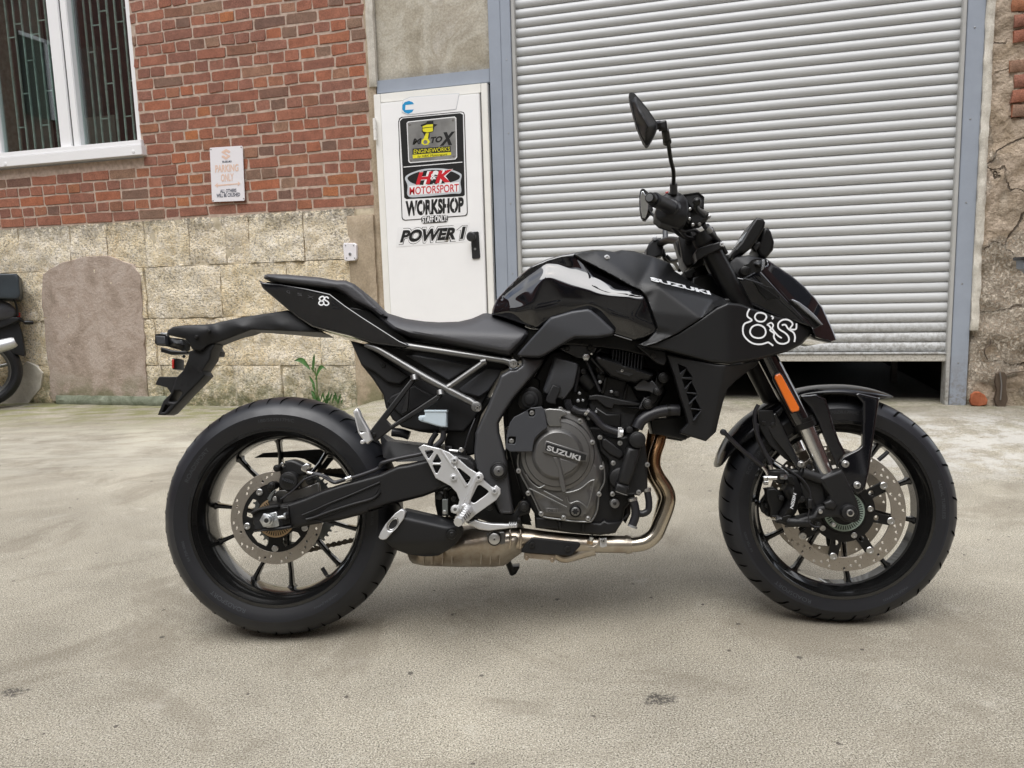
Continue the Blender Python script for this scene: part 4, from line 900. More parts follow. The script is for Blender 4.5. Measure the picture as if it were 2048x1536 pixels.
    for p in spoke_pts:
        q=fr.P(p[0],p[1],spk_lat)-c; A.append(math.atan2(q[2],q[0]))
    for i,a in enumerate(A):
        pa=min(A,key=lambda b:abs(((b-a+math.pi)%(2*math.pi))-math.pi) if b!=a else 9); dd=((pa-a+math.pi)%(2*math.pi))-math.pi
        a1=a+dd*.18
        V=[];Fc=[]
        for r,an,wd_,lt,dp in ((.036,a1,.010,hubw*.4,.028),(.09,a1*.65+a*.35,.0062,.012,.022),(.16,a,.0048,.0,.019),(.192,a,.006,.0,.023),(.201,a,.011,.0,.032)):
            d=np.array([math.cos(an),0,math.sin(an)]); t_=np.array([-math.sin(an),0,math.cos(an)])
            b=c+d*r+np.array([0,spk_lat-lt*.3,0])
            for s1,s2 in ((-1,-.6),(-.45,-1),(.45,-1),(1,-.6),(1,1),(-1,1)): V.append(b+t_*wd_*s1+np.array([0,dp/2*s2,0]))
        for k in range(4):
            for j in range(6): Fc.append((k*6+j,k*6+(j+1)%6,(k+1)*6+(j+1)%6,(k+1)*6+j))
        add('spoke',[(fr.w(V),Fc,'rim_black')],wl,ang=30)
    add('hub',lathe(fr,c,[(-hubw,.0),(-hubw,.030),(-hubw*.6,.038),(0,.043),(hubw*.6,.038),(hubw,.030),(hubw,.0)],'rim_black'),wl)
    return wl
rs=RW('700,300 480,418 330,682 345,900 552,1130 780,1175 1060,1030 1185,825 1180,600 985,372')
rw_=wheel(B,RC,RPR,.078,rs,.022,'rear_wheel',.05,hubw=.07,groove=22)
fs=S8('375,1025 525,1190 815,1278 1015,1172 1185,935 1135,720 960,545 640,480 420,640 350,840')
fw_=wheel(S,FC,FPR,.052,fs,.0,'front_wheel',.05,hubw=.055,groove=20)
add('valve',tube(S,FY_ if False else [(1776,903,-.02),(1770,909,-.02),(1757,920,-.02)],.0055,'rubber_hose')+tube(S,[(1765,913,-.02),(1758,919,-.02)],.0045,'black_satin'),fw_)
add('valve',tube(B,[(RW('985,1095')[0])+(-.01,),(RW('958,1050')[0])+(-.01,)],.0055,'rubber_hose'),rw_)
g=plate(S,[(1822,998),(1832,997),(1833,1014),(1836,1014),(1836,1024),(1832,1025),(1830,1030),(1824,1029),(1822,1020)],.02,.006,'steel_dull',.001); add('balance_weight',g,fw_)
# ---- brake discs ----
def rotor(fr,c,lat,ro,ri,holes,th=.005):
    cx,cz=c[0],c[2]; loops=[circ2((cx,cz),ro,120),circ2((cx,cz),ri,96)]+[circ2((cx+r*math.cos(a),cz+r*math.sin(a)),hr,10) for a,r,hr in holes]
    return plate3(fr,loops,lat,th,'disc_steel',.0006)
def carrier_loop(c,n,rv,ra,wa,a0,k=96):
    o=[]
    for i in range(k*2):
        a=2*math.pi*i/(k*2); d=abs(((a-a0)*n/(2*math.pi)+.5)%1-.5)*2*math.pi/n
        t=max(0,min(1,(wa-d)/(wa*.45))); r=rv+(ra-rv)*t*t*(3-2*t); o.append((c[0]+r*math.cos(a),c[2]+r*math.sin(a)))
    return o
fh=[]
for k in range(12):
    for j,(r,da) in enumerate(((.148,0),(.141,.12),(.133,.22),(.126,.34),(.146,.27))): fh.append((k*math.pi/6+da,r,.0036))
dl=-.066
fd=add('brake_disc',rotor(S,FC,dl,.155,.119,fh)); 
a0=math.radians(-13)
g=plate3(S,[carrier_loop(FC,8,.080,.121,.16,a0),circ2((FC[0],FC[2]),.050,48)]+[circ2((FC[0]+.084*math.cos(a0+k*math.pi/4),FC[2]+.084*math.sin(a0+k*math.pi/4)),.007,12) for k in range(8)],dl-.002,.007,'black_satin',.001)
add('disc_carrier',g,fd)
def pol(fr,c,a,r,lat,rad,th,m,hole=None):
    p=c+np.array([r*math.cos(a),0,r*math.sin(a)]); p[1]=lat
    return lathe(fr,p,[(-th,rad),(-.001,rad),(0,rad*.85),(0,rad*.55),(-.002,rad*.5),(-.002,.0001)],m,seg=20)
for k in range(8): add('disc_button',pol(S,FC,a0+k*math.pi/4,.1195,dl-.005,.0095,.011,'bolt'),fd)
for k in range(5): add('bolt',pol(S,FC,math.radians(4)+k*2*math.pi/5,.067,dl-.006,.0075,.006,'bolt'),fd)
fd2=add('brake_disc',rotor(S,FC,-dl,.155,.119,fh)+plate3(S,[carrier_loop(FC,8,.080,.121,.16,a0+.3),circ2((FC[0],FC[2]),.050,48)],-dl,.006,'black_satin',.001))
def absring(fr,c,lat,ri,ro,n,m):
    cx,cz=c[0],c[2]; lp=[circ2((cx,cz),ro,80),circ2((cx,cz),ri,80)]
    w=math.pi/n*.45
    for k in range(n):
        a=2*math.pi*k/n; r0=ri+(ro-ri)*.16; r1=ro-(ro-ri)*.22
        lp.append([(cx+r*math.cos(a+s),cz+r*math.sin(a+s)) for r,s in ((r0,-w),(r1,-w),(r1,w),(r0,w))])
    return plate3(fr,lp,lat,.002,m,.0003)
add('abs_ring',absring(S,FC,dl-.012,.034,.0505,46,'abs_green')+lathe(S,FC+np.array([0,dl-.009,0]),[(0,.0001),(0,.055),(-.006,.058)],'black_satin'),fw_)
rh=[]
for k in range(12):
    for (r,da) in ((.113,0),(.107,.13),(.100,.26)): rh.append((k*math.pi/6+da+.1,r,.0034))
rdl=-.079
rd=add('rear_brake_disc',rotor(B,RC,rdl,.120,.089,rh))
g=plate3(B,[circ2((RC[0],RC[2]),.0895,80)]+[[(RC[0]+r*math.cos(a+s),RC[2]+r*math.sin(a+s)) for r,s in ((.056,-.28),(.068,-.36),(.079,-.30),(.081,0),(.079,.30),(.068,.36),(.056,.28),(.054,0))] for a in [math.radians(d) for d in (15,87,159,231,303)]]+[circ2((RC[0],RC[2]),.03,30)],rdl+.001,.005,'black_satin',.0008)
add('disc_carrier',g,rd)
for d in (-21,51,123,195,267): add('bolt',pol(B,RC,math.radians(d),.079,rdl-.004,.0085,.006,'bolt'),rd)
add('abs_ring',absring(B,RC,rdl-.006,.030,.0505,44,'abs_gold'),rw_)
# ---- chain, sprocket, hugger (far side) ----
sp=[(RC[0]+r*math.cos(a),RC[2]+r*math.sin(a)) for k in range(47) for a,r in ((2*math.pi*(k-.25)/47,.112),(2*math.pi*(k-.1)/47,.119),(2*math.pi*(k+.1)/47,.119),(2*math.pi*(k+.25)/47,.112))]
spk=add('sprocket',plate3(B,[sp,circ2((RC[0],RC[2]),.088,40)],.072,.006,'sprocket',.0005)+plate3(B,[carrier_loop(RC,5,.05,.10,.22,.3)],.069,.008,'black_satin',.001))
def chain_run(p0,p1):
    n=int(np.linalg.norm(p1-p0)/.0159); g=[]
    for k in range(n):
        a=p0+(p1-p0)*k/n; b=p0+(p1-p0)*(k+1)/n; d=(b-a)/np.linalg.norm(b-a); t=np.array([-d[2],0,d[0]]); y=.066 if k%2 else .070
        lp=[]
        for q,s in ((a,-1),(b,1)):
            for an in np.linspace(-90,90,6): lp.append(q+s*d*.0075*math.cos(math.radians(an))+ s*t*.0075*math.sin(math.radians(an)))
        m_=(a+b)/2; lp.insert(6,m_+t*.0045 if False else m_+t*.005); lp.append(m_-t*.005)
        g+=plate3(B,[[(v[0],v[2]) for v in lp]],y,.002,'chain',.0003)
        g+=lathe(B,(a[0],y-.001,a[2]),[(-.014,.0042),(0,.0042),(0,.0001)],'chain',seg=10)
    return g
top0=RC+np.array([.02,.07,.113]); top1=np.array([.60,.07,.392]); bot0=RC+np.array([.03,.07,-.112]); bot1=np.array([.60,.07,.318])
add('chain',chain_run(bot0,bot1)); add('chain',chain_run(top0,top1))
add('chain_guard',plate(B,RX('280,212 385,155 1000,112 1110,115 1300,180 1420,190 1420,300 1250,205 1100,205 880,225 780,208 400,208'),.075,.02,'plastic_matte',.002)+plate(B,RX('860,215 1240,205 1180,270 1120,350 1350,330 1420,400 1420,470 1130,420 1000,300'),.085,.01,'plastic_matte',.002))
add('wheel_hugger',relief(B,[(*p,l) for p,l in zip(RW('1290,240 1340,300 1477,320 1560,330 1660,330 1660,400 1560,420 1400,425 1320,400 1310,330'),[.02,-.03,-.05,-.06,-.06,-.07,-.08,-.08,-.08,-.02])],[],[],'plastic_matte',5,1,mirror=.03))
# ---- swing arm ----
so=RX('235,862 300,815 420,787 570,765 700,742 880,682 1070,602 1250,540 1380,502 1560,455 1772,395')+S2('220,612 300,600 420,572 520,545 620,500 800,540 860,600 850,700 700,760 560,812 430,862 300,895 150,930 0,975')+RX('1772,812 1600,870 1300,948 1100,978 870,1022 740,1040 600,1066 420,1078 270,1088 285,1072 430,1050 600,1040 600,1028 280,1005 262,880')
L_=[-.125]*10+[-.13]*1+[-.135]*6+[-.14]*2+[-.135]*7+[-.13]*4+[-.125]*20
so=[(p[0],p[1],L_[i] if i<len(L_) else -.125) for i,p in enumerate(so)]
add('swing_arm',relief(B,so,[],[],'swingarm_paint',3.5,0,th=.05,rim=(7,.016),planes=[[(520,1000,-.146),(900,900,-.158),(700,1050,-.152)]]))
add('arm_pressing',plate(B,RX('800,900 950,935 1080,860 1200,760 1400,670 1600,590 1772,510 1772,560 1700,690 1500,770 1300,850 1050,935 950,938')+[],-.1545,.004,'plastic_matte',.0015)+tube(B,[(*q,-.156) for q in RX('900,940 1000,915 1200,840 1450,760 1690,690 1772,610')],.0035,'swingarm_paint')+tube(B,[(*q,-.157) for q in RX('850,890 1000,830 1150,760 1400,660 1772,500')],.0025,'swingarm_paint'))
add('axle_slot',plate(B,RX('275,880 330,840 570,792 690,772 703,780 722,995 712,1010 610,1030 400,1055 290,1060'),-.1480,.03,'hole_shade',.001)+plate(B,RX('240,862 300,822 560,775 580,790 330,838 262,884'),-.1590,.02,'swingarm_paint',.003)+plate(B,RX('272,1085 420,1050 600,1030 720,1010 730,1036 600,1066 420,1080'),-.1590,.02,'swingarm_paint',.003)+plate(B,RX('590,800 690,785 712,990 620,1015'),-.1530,.02,'black_satin',.003))
ax=add('rear_axle',plate(B,RX('520,855 550,846 580,1015 540,1035 430,1040 420,870'),-.1560,.02,'zinc_bolt',.002)+plate(B,pcirc(*RX('437,950')[0],15.5,6),-.1650,.012,'zinc_bolt',.002)+disc(B,*RX('437,950')[0],-.1710,12.8,.014,'zinc_bolt')+disc(B,*RX('430,952')[0],-.1850,8.2,.02,'zinc_bolt')+disc(B,*RX('428,953')[0],-.1855,5,.003,'hole_shade'))
add('chain_adjuster',tube(B,[(*RX('570,915')[0],-.1610),(*RX('660,905')[0],-.1610)],.004,'zinc_bolt')+tube(B,[(*RX('640,900')[0],-.1610),(*RX('665,897')[0],-.1610)],.008,'zinc_bolt',seg=6)+tube(B,[(*RX('668,902')[0],-.1620),(*RX('705,893')[0],-.1620)],.0085,'black_satin',seg=6),ax)
# ---- rear caliper ----
cal=add('rear_caliper',plate(B,RX('480,680 560,600 640,590 700,600 880,560 1045,500 1062,610 1070,640 880,690 700,742 560,768 470,775 440,690 505,605'),-.098,.014,'cover_bronze',.003)+plate(B,RX('640,250 720,232 780,250 860,290 885,330 900,400 880,420 810,420 820,500 790,560 700,600 620,580 570,500 590,410 570,330 600,300 645,310'),-.118,.04,'cast_black',.006))
add('caliper_piston_cover',disc(B,*RX('685,487')[0],-.142,18.5,.035,'cast_black',.12)+disc(B,*RX('685,487')[0],-.1425,13.5,.003,'black_satin')+txt(B,'NISSIN',RX('612,475')[0],RX('752,520')[0],(0,-6),-.1445,'rubber_light',sh=.3),cal)
for x,y,r in ((487,545,11),(548,335,9),(940,490,10)): add('slide_bolt',disc(B,*RX(f'{x},{y}')[0],-.136,r*.8,.03,'black_satin')+bolt(B,*RX(f'{x-6},{y-2}')[0],-.145,r*.62,'bolt_dark'),cal)
add('bracket_bolt',disc(B,*RX('530,695')[0],-.115,5,.01,'bolt'),cal)
add('sensor_bracket',plate(B,RX('440,690 470,640 520,590 540,600 500,660 480,720 455,720'),-.105,.006,'sprocket',.001)+plate(B,RX('540,660 610,690 620,740 560,740'),-.117,.008,'black_satin',.001),cal)
add('banjo_bolt',plate(B,RX('830,320 900,275 940,290 942,325 880,385 840,360'),-.14,.022,'chrome',.003)+tube(B,[(*RX('895,350')[0],-.145),(*RX('920,385')[0],-.145),(*RX('975,395')[0],-.145)],.004,'chrome'),cal); add('bleed_screw',disc(B,*RX('615,290')[0],-.13,4,.01,'chrome'),cal)
add('brake_hose',tube(B,[(*RX(p)[0],-.146) for p in ('975,395','1060,410','1140,440','1230,500','1350,470','1450,445','1620,390','1760,330')]+[(*S2(p)[0],-.15) for p in ('100,590','250,550','400,520','500,490')],.0050,'rubber_hose')+tube(B,[(*RX(p)[0],-.148) for p in ('1370,465','1440,440')],.0065,'chrome',cap=True)+tube(B,[(*RX(p)[0],-.15) for p in ('600,700','660,660','760,580','860,480','960,430','1050,415','1150,470','1250,510')],.0022,'rubber_hose'))
# ---- tail ----
tail=[(518,560,-.03),(519,564,-.06),(560,567,-.075),(612,576,-.09),(660,587,-.10),(690,610,-.115),(727,635,-.13),(760,656,-.14),(799,681,-.14),(816,688,-.14),(817.5,692.7,-.14),(808.8,695.6,-.14),(774,690.7,-.135),(744.5,687,-.13),(700,672,-.115),(650,660,-.095),(624.5,653,-.085),(594,634,-.07),(544.6,593,-.045),(525.5,577,-.035)]
ti=[(530,570,-.07),(560,582,-.095),(620,598,-.12),(680,625,-.14),(740,660,-.155),(780,683,-.155),(560,590,-.085),(620,625,-.10),(680,652,-.12),(600,590,-.115),(660,608,-.13)]
add('tail_fairing',relief(B,tail,[],[],'gloss_black',3,0,mirror=0,rim=(3,.006),k=.004,planes=[[(530,578,-.075),(790,682,-.152),(790,600,-.152)]]))
lat_=-.118
add('lettering',txt(B,'G',(573,585.5),(580,587.5),(0,-5.5),-.1195,'grey_decal')+txt(B,'S',(594.5,590.5),(604,592.5),(0,-5.5),-.128,'grey_decal')+txt(B,'X',(615,595.5),(627,598),(0,-5.5),-.134,'grey_decal')+
  stroke(B,R5('1313,283 1330,280 1338,292 1325,312 1303,318 1297,335 1313,346 1330,340 1333,322 1312,312 1300,298'),2.6,-.146,'white_decal',closed=True)+stroke(B,R5('1372,296 1358,283 1342,290 1342,305 1365,320 1372,335 1358,347 1340,342 1333,330'),2.6,-.148,'white_decal'))
# light/number plate holder
hold=add('plate_holder',relief(B,[(*p,l) for p,l in zip(R5('130,575 135,540 180,512 270,500 400,496 480,490 560,470 700,440 1060,385 1180,460 1235,512 1300,545 1320,558 1000,545 780,537 680,577 520,637 450,655 400,700 330,690 270,605 200,590'),[-.05,-.05,-.05,-.05,-.045,-.03,-.03,-.03,-.045,-.06,-.07,-.07,-.07,-.05,-.04,-.03,-.03,-.035,-.04,-.045,-.05,-.05])],R5('250,550,-.055 400,520,-.052 700,490,-.04 1000,450,-.05 700,512,-.05 1000,514,-.06 1200,515,-.07 600,560,-.035 450,520,-.05'),[],'plastic_matte',4,1,mirror=0,rim=(3,.006),tps=True))
add('number_plate_bracket',plate(B,R5('330,690 400,660 500,645 470,700 460,760 400,850 422,885 350,960 270,1040 140,1180 110,1193 55,1190 100,1080 155,1025 200,900 250,850 290,760 300,700'),-.03,.06,'plastic_matte',.004,holes=[R5('190,1003 230,1005 245,1020 205,1085 185,1092 150,1088 145,1078'),R5('150,1115 110,1165 90,1168 118,1112')])+plate(B,R5('38,955 65,900 75,895 215,897 205,960 160,1025 130,980'),-.022,.01,'plastic_matte',.002)+plate(B,R5('455,660 500,645 505,690 525,700 520,735 450,742'),.02,.05,'plastic_matte',.004),hold)
for p in ('315,800 325,808 300,855 285,850','375,815 392,822 375,865 360,862','225,930 243,928 240,965 228,960','285,935 300,935 296,965 280,960'): add('slot',plate(B,R5(p),-.0305,.003,'hole_shade',.0),hold)
add('turn_signal',relief(B,[(*p,-.10) for p in R5('38,640 40,572 60,566 115,572 130,590 250,605 285,640 280,690 250,698 120,660 55,655')],R5('80,610,-.125 200,640,-.13 60,600,-.115 250,650,-.12'),[],'black_satin',4,1,mirror=-.10)+plate(B,R5('40,580 115,585 118,650 50,645'),-.127,.02,'plastic_grey',.003),hold)
add('turn_signal',plate(B,R5('470,650 500,652 526,700 520,735 440,745 430,690'),.09,.05,'black_satin',.006)+plate(B,R5('80,668 160,690 290,700 290,720 160,728 80,705'),.06,.03,'black_satin',.004)+plate(B,R5('80,556 130,558 132,578 70,570'),.04,.02,'clear_lens',.002),hold)
add('rear_reflector',plate(B,R5('168,755 185,752 200,760 200,838 175,840 168,830'),.0,.05,'black_satin',.002)+plate(B,R5('167,762 183,760 183,832 167,834'),-.004,.058,'red_lens',.002),hold)
add('bolt',bolt(B,*R5('352,590')[0],-.058,4,'bolt_dark')+bolt(B,*R5('450,545')[0],-.055,3.5,'bolt_dark')+bolt(B,*R5('255,740')[0],-.034,3.2,'bolt_dark'),hold)
add('seat_gap_filler',plate(B,S1('150,405 480,650 900,715 1290,785 1335,830 1240,825 900,770 450,735 300,700 0,520 0,380'),-.09,.18,'black_satin',.003)+plate(B,S1('1300,700 1420,560 1480,540 1560,570 1480,700 1400,800 1330,830'),-.12,.12,'black_satin',.003))  # black filler plates added to keep the gaps below the seat dark
add('frame_gap_filler',plate(B,[(1016,800),(1030,775),(1050,745),(1080,760),(1078,800),(1050,850),(1030,880),(1012,860)],-.05,.06,'black_satin',.003))  # added filler plate, so the gap beside the frame stays dark
add('linkage_and_filler',plate(B,S2('520,800 560,790 720,770 760,900 900,1010 860,1065 700,1060 640,1020 545,1020 525,930'),-.03,.06,'black_satin',.004)+plate(B,S1('1240,1130 1290,1090 1330,1240 1290,1400 1270,1540 1230,1540')+S2('1110,560 1180,560 1230,900 1290,1080 1150,1060'),-.03,.08,'black_satin',.004))  # second black plate is a filler added to close the gap behind the frame
add('tail_gap_filler',plate(B,[(530,563),(600,566),(690,585),(720,590),(742,622),(790,668),(830,690),(900,698),(1020,712),(1040,730),(950,728),(830,705),(745,690),(680,640),(600,600)],-.05,.10,'black_satin',.004))  # black plate added to darken the slit between tail and seat
# ---- seats ----
add('pillion_seat',relief(B,[(*p,l) for p,l in zip(R5('872,140 880,117 905,107 1060,112 1300,133 1430,156 1500,155 1570,185 1640,245 1690,300 1740,345 1800,400 1830,440 1766,440 1700,390 1560,320 1490,262 1420,228 1350,222 1000,176'),[-.055,-.05,-.05,-.055,-.06,-.07,-.07,-.07,-.07,-.07,-.07,-.07,-.08,-.12,-.12,-.115,-.11,-.10,-.10,-.08])],[],[],'seat_vinyl',3.5,0,mirror=0,rim=(8,.030),planes=[[(530,560,-.095),(720,600,-.118),(620,570,-.106)]]))
ro=S1('150,402 160,387 200,384 250,402 300,428 450,474 600,496 720,503 880,498 980,475 1040,450 1075,432 1100,429 1150,436 1300,490 1430,553 1450,580 1445,612 1400,672 1330,742 1290,770 1230,765 900,702 700,662 480,622 350,572 230,482 165,422')
rl=[-.11,-.10,-.09,-.085,-.085,-.09,-.09,-.09,-.085,-.08,-.075,-.07,-.07,-.07,-.09,-.10,-.11,-.12,-.125,-.125,-.13,-.135,-.14,-.14,-.14,-.135,-.13,-.12]
add('rider_seat',relief(B,[(*p,l) for p,l in zip(ro,rl)],[],[],'seat_vinyl',3.5,0,mirror=0,rim=(13,.045),k=.006,planes=[S1('200,430,-.140 1400,600,-.160 800,600,-.152'),S1('450,470,-.105 1000,475,-.105 800,590,-.154')]))
# ---- mid body backing (inner plastics) ----
add('inner_fender',plate(B,S1('0,650 90,850 180,960 265,1090 285,1190 340,1290 420,1352 560,1385 920,1390 1010,1290 1080,1150 1130,1060 1230,900 1290,870 1220,790 800,740 480,690 330,690 120,680'),-.085,.17,'plastic_matte',.006))
add('side_cover',plate(B,S1('450,770 520,765 990,845 1000,852 810,970 795,975'),-.100,.02,'plastic_grey',.004)+plate(B,S1('880,1042 1100,870 1232,885 1200,950 1120,1055 1045,1108 905,1072'),-.098,.02,'plastic_grey',.004)+plate(B,S1('0,650 120,690 300,820 480,940 400,1008 300,990 190,900 90,850'),-.098,.02,'plastic_matte',.005)+plate(B,S1('330,1100 520,1010 600,1060 700,1110 500,1220 420,1270 300,1150'),-.095,.01,'plastic_matte',.004))
add('cover_screw',bolt(B,*S1('268,850')[0],-.102,6.5,'bolt_dark')); 
add('rear_tray',plate(B,S1('430,1290 560,1270 650,1330 840,1350 960,1320 1000,1380 930,1400 900,1420 740,1400 640,1400 560,1390 450,1360'),-.06,.12,'black_satin',.004)+tube(B,[(*S1('340,1390')[0],-.02),(*S1('420,1400')[0],-.02),(*S1('480,1420')[0],-.02)],.012,'rubber_hose'))
# ---- sub frame tubes ----
sf=add('subframe',tube(B,[(*S1('430,690')[0],-.135),(*S1('1240,812')[0],-.132)],.0082,'tube_grey',seg=20)+tube(B,[(*S1('120,690')[0],-.115,.004),(*S1('160,698')[0],-.118,.0075),(*S1('260,740')[0],-.125,.0092),(*S1('600,945')[0],-.135),(*S1('950,1132')[0],-.137)],.0095,'tube_grey',seg=20,n=6)+tube(B,[(*S1('1085,825')[0],-.134),(*S1('800,1025')[0],-.136)],.0075,'tube_grey',seg=20)+tube(B,[(*S1('1060,830')[0],-.134,.0095),(*S1('1100,818')[0],-.134,.0088)],.009,'tube_grey')+tube(B,[(*S1('820,1012')[0],-.136,.0085),(*S1('790,1032')[0],-.137,.009)],.009,'tube_grey'))
add('tube_end',tube(B,[(*S1('1235,808')[0],-.132),(*S1('1275,820')[0],-.134),(*S1('1320,838')[0],-.136)],.0088,'tube_grey')+disc(B,*S1('1318,838')[0],-.147,9.5,.02,'tube_grey'),sf)
add('tube_end',tube(B,[(*S1('945,1128')[0],-.137),(*S1('985,1150')[0],-.138),(*S1('1025,1185')[0],-.14)],.0098,'tube_grey')+disc(B,*S1('1020,1185')[0],-.15,10.5,.02,'tube_grey'),sf)
bolts(B,S1('1322,840 1030,1196'),-.156,7,sf,'chrome')
for p in ('518,935 525,975','728,1058 735,1095'): a,b=S1(p); add('mounting_boss',tube(B,[(*a,-.142),(*b,-.146)],.010,'tube_grey'),sf)
# ---- pillion peg bracket ----
pb=add('pillion_bracket',plate(B,S1('490,960 525,975 290,1290 330,1335 700,1090 745,1100 700,1150 330,1370 205,1470 150,1395 200,1330'),-.150,.016,'cast_black',.003,holes=[])+plate(B,S1('455,1010 480,1020 470,1180 462,1225 425,1245 415,1235 440,1140'),-.147,.012,'cast_black',.002))
add('pillion_footpeg',plate(B,S1('22,1225 55,1195 72,1215 90,1265 150,1370 178,1455 140,1490 118,1475 65,1400 60,1380'),-.165,.022,'alu_silver',.004,holes=[S1('45,1250 60,1245 120,1385 90,1395 78,1385')])+plate(B,S1('45,1250 60,1245 120,1385 90,1395 78,1385'),-.160,.01,'cover_bronze_light',.001)+disc(B,*S1('98,1472')[0],-.17,4.2,.02,'alu_silver'),pb)
bolts(B,S1('165,1395 192,1412'),-.156,4.5,pb,'bolt_dark')
# ---- reservoir ----
rv=add('brake_fluid_reservoir',plate(B,S1('605,1216 780,1216 782,1352 740,1352 690,1340 620,1318 572,1306 552,1290 550,1272 562,1256 602,1254'),-.150,.035,'reservoir',.004)+plate(B,S1('600,1212 784,1212 784,1230 600,1230'),-.152,.039,'reservoir',.002))
add('clamp',plate(B,S1('720,1358 782,1356 782,1382 722,1384'),-.145,.025,'black_satin',.002,holes=[S1('735,1365 765,1364 765,1375 735,1376')])+disc(B,*S1('572,1280')[0],-.154,4.5,.006,'reservoir'),rv)
add('reservoir_hose',tube(B,[(*S1(p)[0],-.138) for p in ('752,1380','755,1420','740,1460','700,1500','680,1530')],.0072,'rubber_hose')+tube(B,[(*S1(p)[0],-.12) for p in ('700,1395','670,1440','650,1480','640,1540')],.007,'rubber_hose'))
# ---- main frame ----
fo=S1('1385,775 1440,790 1570,795 1550,850 1450,970 1330,1110 1250,1230 1200,1320 1205,1400 1225,1470 1245,1540')+S2('1110,600 1140,850 1160,990 1150,1000 1060,1002 1040,980 960,800 850,640 840,500 850,400')+S1('1012,1400 1060,1290 1105,1200 1140,1110 1190,1000 1215,930 1290,885 1340,880 1385,850')
fl=[-.13,-.13,-.12,-.125,-.13,-.135,-.14,-.14,-.135,-.13,-.13,-.13,-.13,-.13,-.13,-.13,-.13,-.125,-.12,-.12,-.12,-.13,-.14,-.14,-.14,-.14,-.14,-.135,-.13,-.13]
add('main_frame',relief(B,[(*p,fl[i] if i<len(fl) else -.13) for i,p in enumerate(fo)],S1('1400,830,-.140 1420,940,-.150 1300,1000,-.154 1220,1180,-.158 1130,1300,-.158 1080,1400,-.15 1150,1500,-.148')+S2('900,450,-.142 1000,550,-.150 1080,750,-.150 1000,700,-.148'),[],'frame_grey',3.5,0,th=.04,rim=(6,.014),planes=[[(950,800,-.150),(1040,700,-.148),(1000,1040,-.146)],[(1040,700,-.150),(1080,690,-.125),(1050,800,-.158)]]))
add('swing_arm_pivot',disc(B,*S2('1040,655')[0],-.158,18,.02,'black_satin',.1)+disc(B,*S2('1040,655')[0],-.162,14,.02,'plastic_matte',.1)+disc(B,*S2('1040,655')[0],-.166,10.5,.02,'tube_grey',.2)+bolt(B,*S2('1040,655')[0],-.168,6,'tube_grey'))
lf=add('lower_frame',plate(B,S2('850,560 960,780 1040,985 1160,1000 1200,930 1240,900 1290,930 1300,960 1290,1000 1220,1020 1230,1110 1190,1080 1000,1085 860,1040 700,1000 640,900 620,820 700,760 860,700'),-.10,.10,'cast_black',.005)+plate(B,S2('800,80 900,60 990,60 900,200 860,330 845,520 700,560 620,500 600,420 640,300 740,250'),-.07,.10,'black_satin',.005))
for x,y,r in ((1245,940,11),(1065,978,3.5),(965,940,9),(1205,1050,3.5),(680,880,6),(560,860,7)): add('frame_bolt',disc(B,*S2(f'{x},{y}')[0],-.135,r,.03,'black_satin' if r>8 else 'bolt_dark')+disc(B,*S2(f'{x},{y}')[0],-.1365,r*.5,.003,'hole_shade' if r<5 else 'bolt_dark'),lf)
add('cylinder_small',tube(B,[(*S2('607,740')[0],-.13),(*S2('607,800')[0],-.13)],.0095,'tube_grey')+tube(B,[(*S2('607,800')[0],-.13),(*S2('610,880')[0],-.13)],.005,'black_satin')+plate(B,S2('583,882 630,882 630,1010 583,1010'),-.142,.015,'sprocket',.002)+disc(B,*S2('602,990')[0],-.146,4.5,.01,'bolt'))
add('master_cylinder',plate(B,S2('600,450 660,455 670,500 740,470 770,480 780,560 760,640 700,620 620,560'),-.115,.03,'cast_black',.003)+disc(B,*S2('735,485')[0],-.145,5,.02,'bolt')+tube(B,[(*S2('640,490')[0],-.14),(*S2('710,498')[0],-.14)],.005,'bolt')+tube(B,[(*S2('765,470')[0],-.14),(*S2('800,350')[0],-.14),(*S2('850,230')[0],-.13)],.0018,'rubber_hose',n=3))
# ---- rear set ----
rsb=add('footpeg_bracket',plate(B,S2('392,465 430,441 560,473 640,505 700,552 725,565 790,625 862,670 885,660 915,690 920,730 980,782 1000,790 1018,768 1055,800 1055,840 1020,890 850,1010 790,1065 720,1040 700,1005 655,990 650,965 680,938 712,930 722,890 700,830 650,777 530,712 470,590'),-.176,.012,'alu_silver',.0016,
  holes=[S2('443,494 452,488 500,486 512,494 512,503 476,555 466,550'),S2('538,520 545,520 574,570 572,580 560,590 512,588 506,578'),S2('505,612 512,606 568,606 574,616 545,672 536,674 527,668'),S2('700,640 705,632 725,635 795,690 812,705 812,720 785,765 772,765'),S2('868,775 880,768 895,770 950,810 960,825 935,850 850,912 835,915 815,905 812,890')]))
add('bracket_arm',plate(B,S2('850,690 862,668 905,670 922,705 905,735 860,745 815,880 800,920 850,985 820,1030 770,1010 730,960'),-.182,.006,'alu_silver',.003)+plate(B,S2('560,473 585,480 680,625 690,640 660,625'),-.179,.004,'alu_silver',.0015)+plate(B,S2('675,625 690,615 790,770 770,790'),-.179,.004,'alu_silver',.0015),rsb)
bolts(B,S2('682,570 673,712 877,708 1005,818'),-.184,8,rsb,'alu_silver')
add('heel_plate_disc',disc(B,*S2('686,965')[0],-.186,8.5,.012,'alu_silver')+disc(B,*S2('688,965')[0],-.1865,3.6,.003,'cover_bronze'),rsb)
pk=np.array(B.P(*S2('800,960')[0],-.185)); pe=np.array(B.P(*S2('712,1070')[0],-.265))
dv=pe-pk
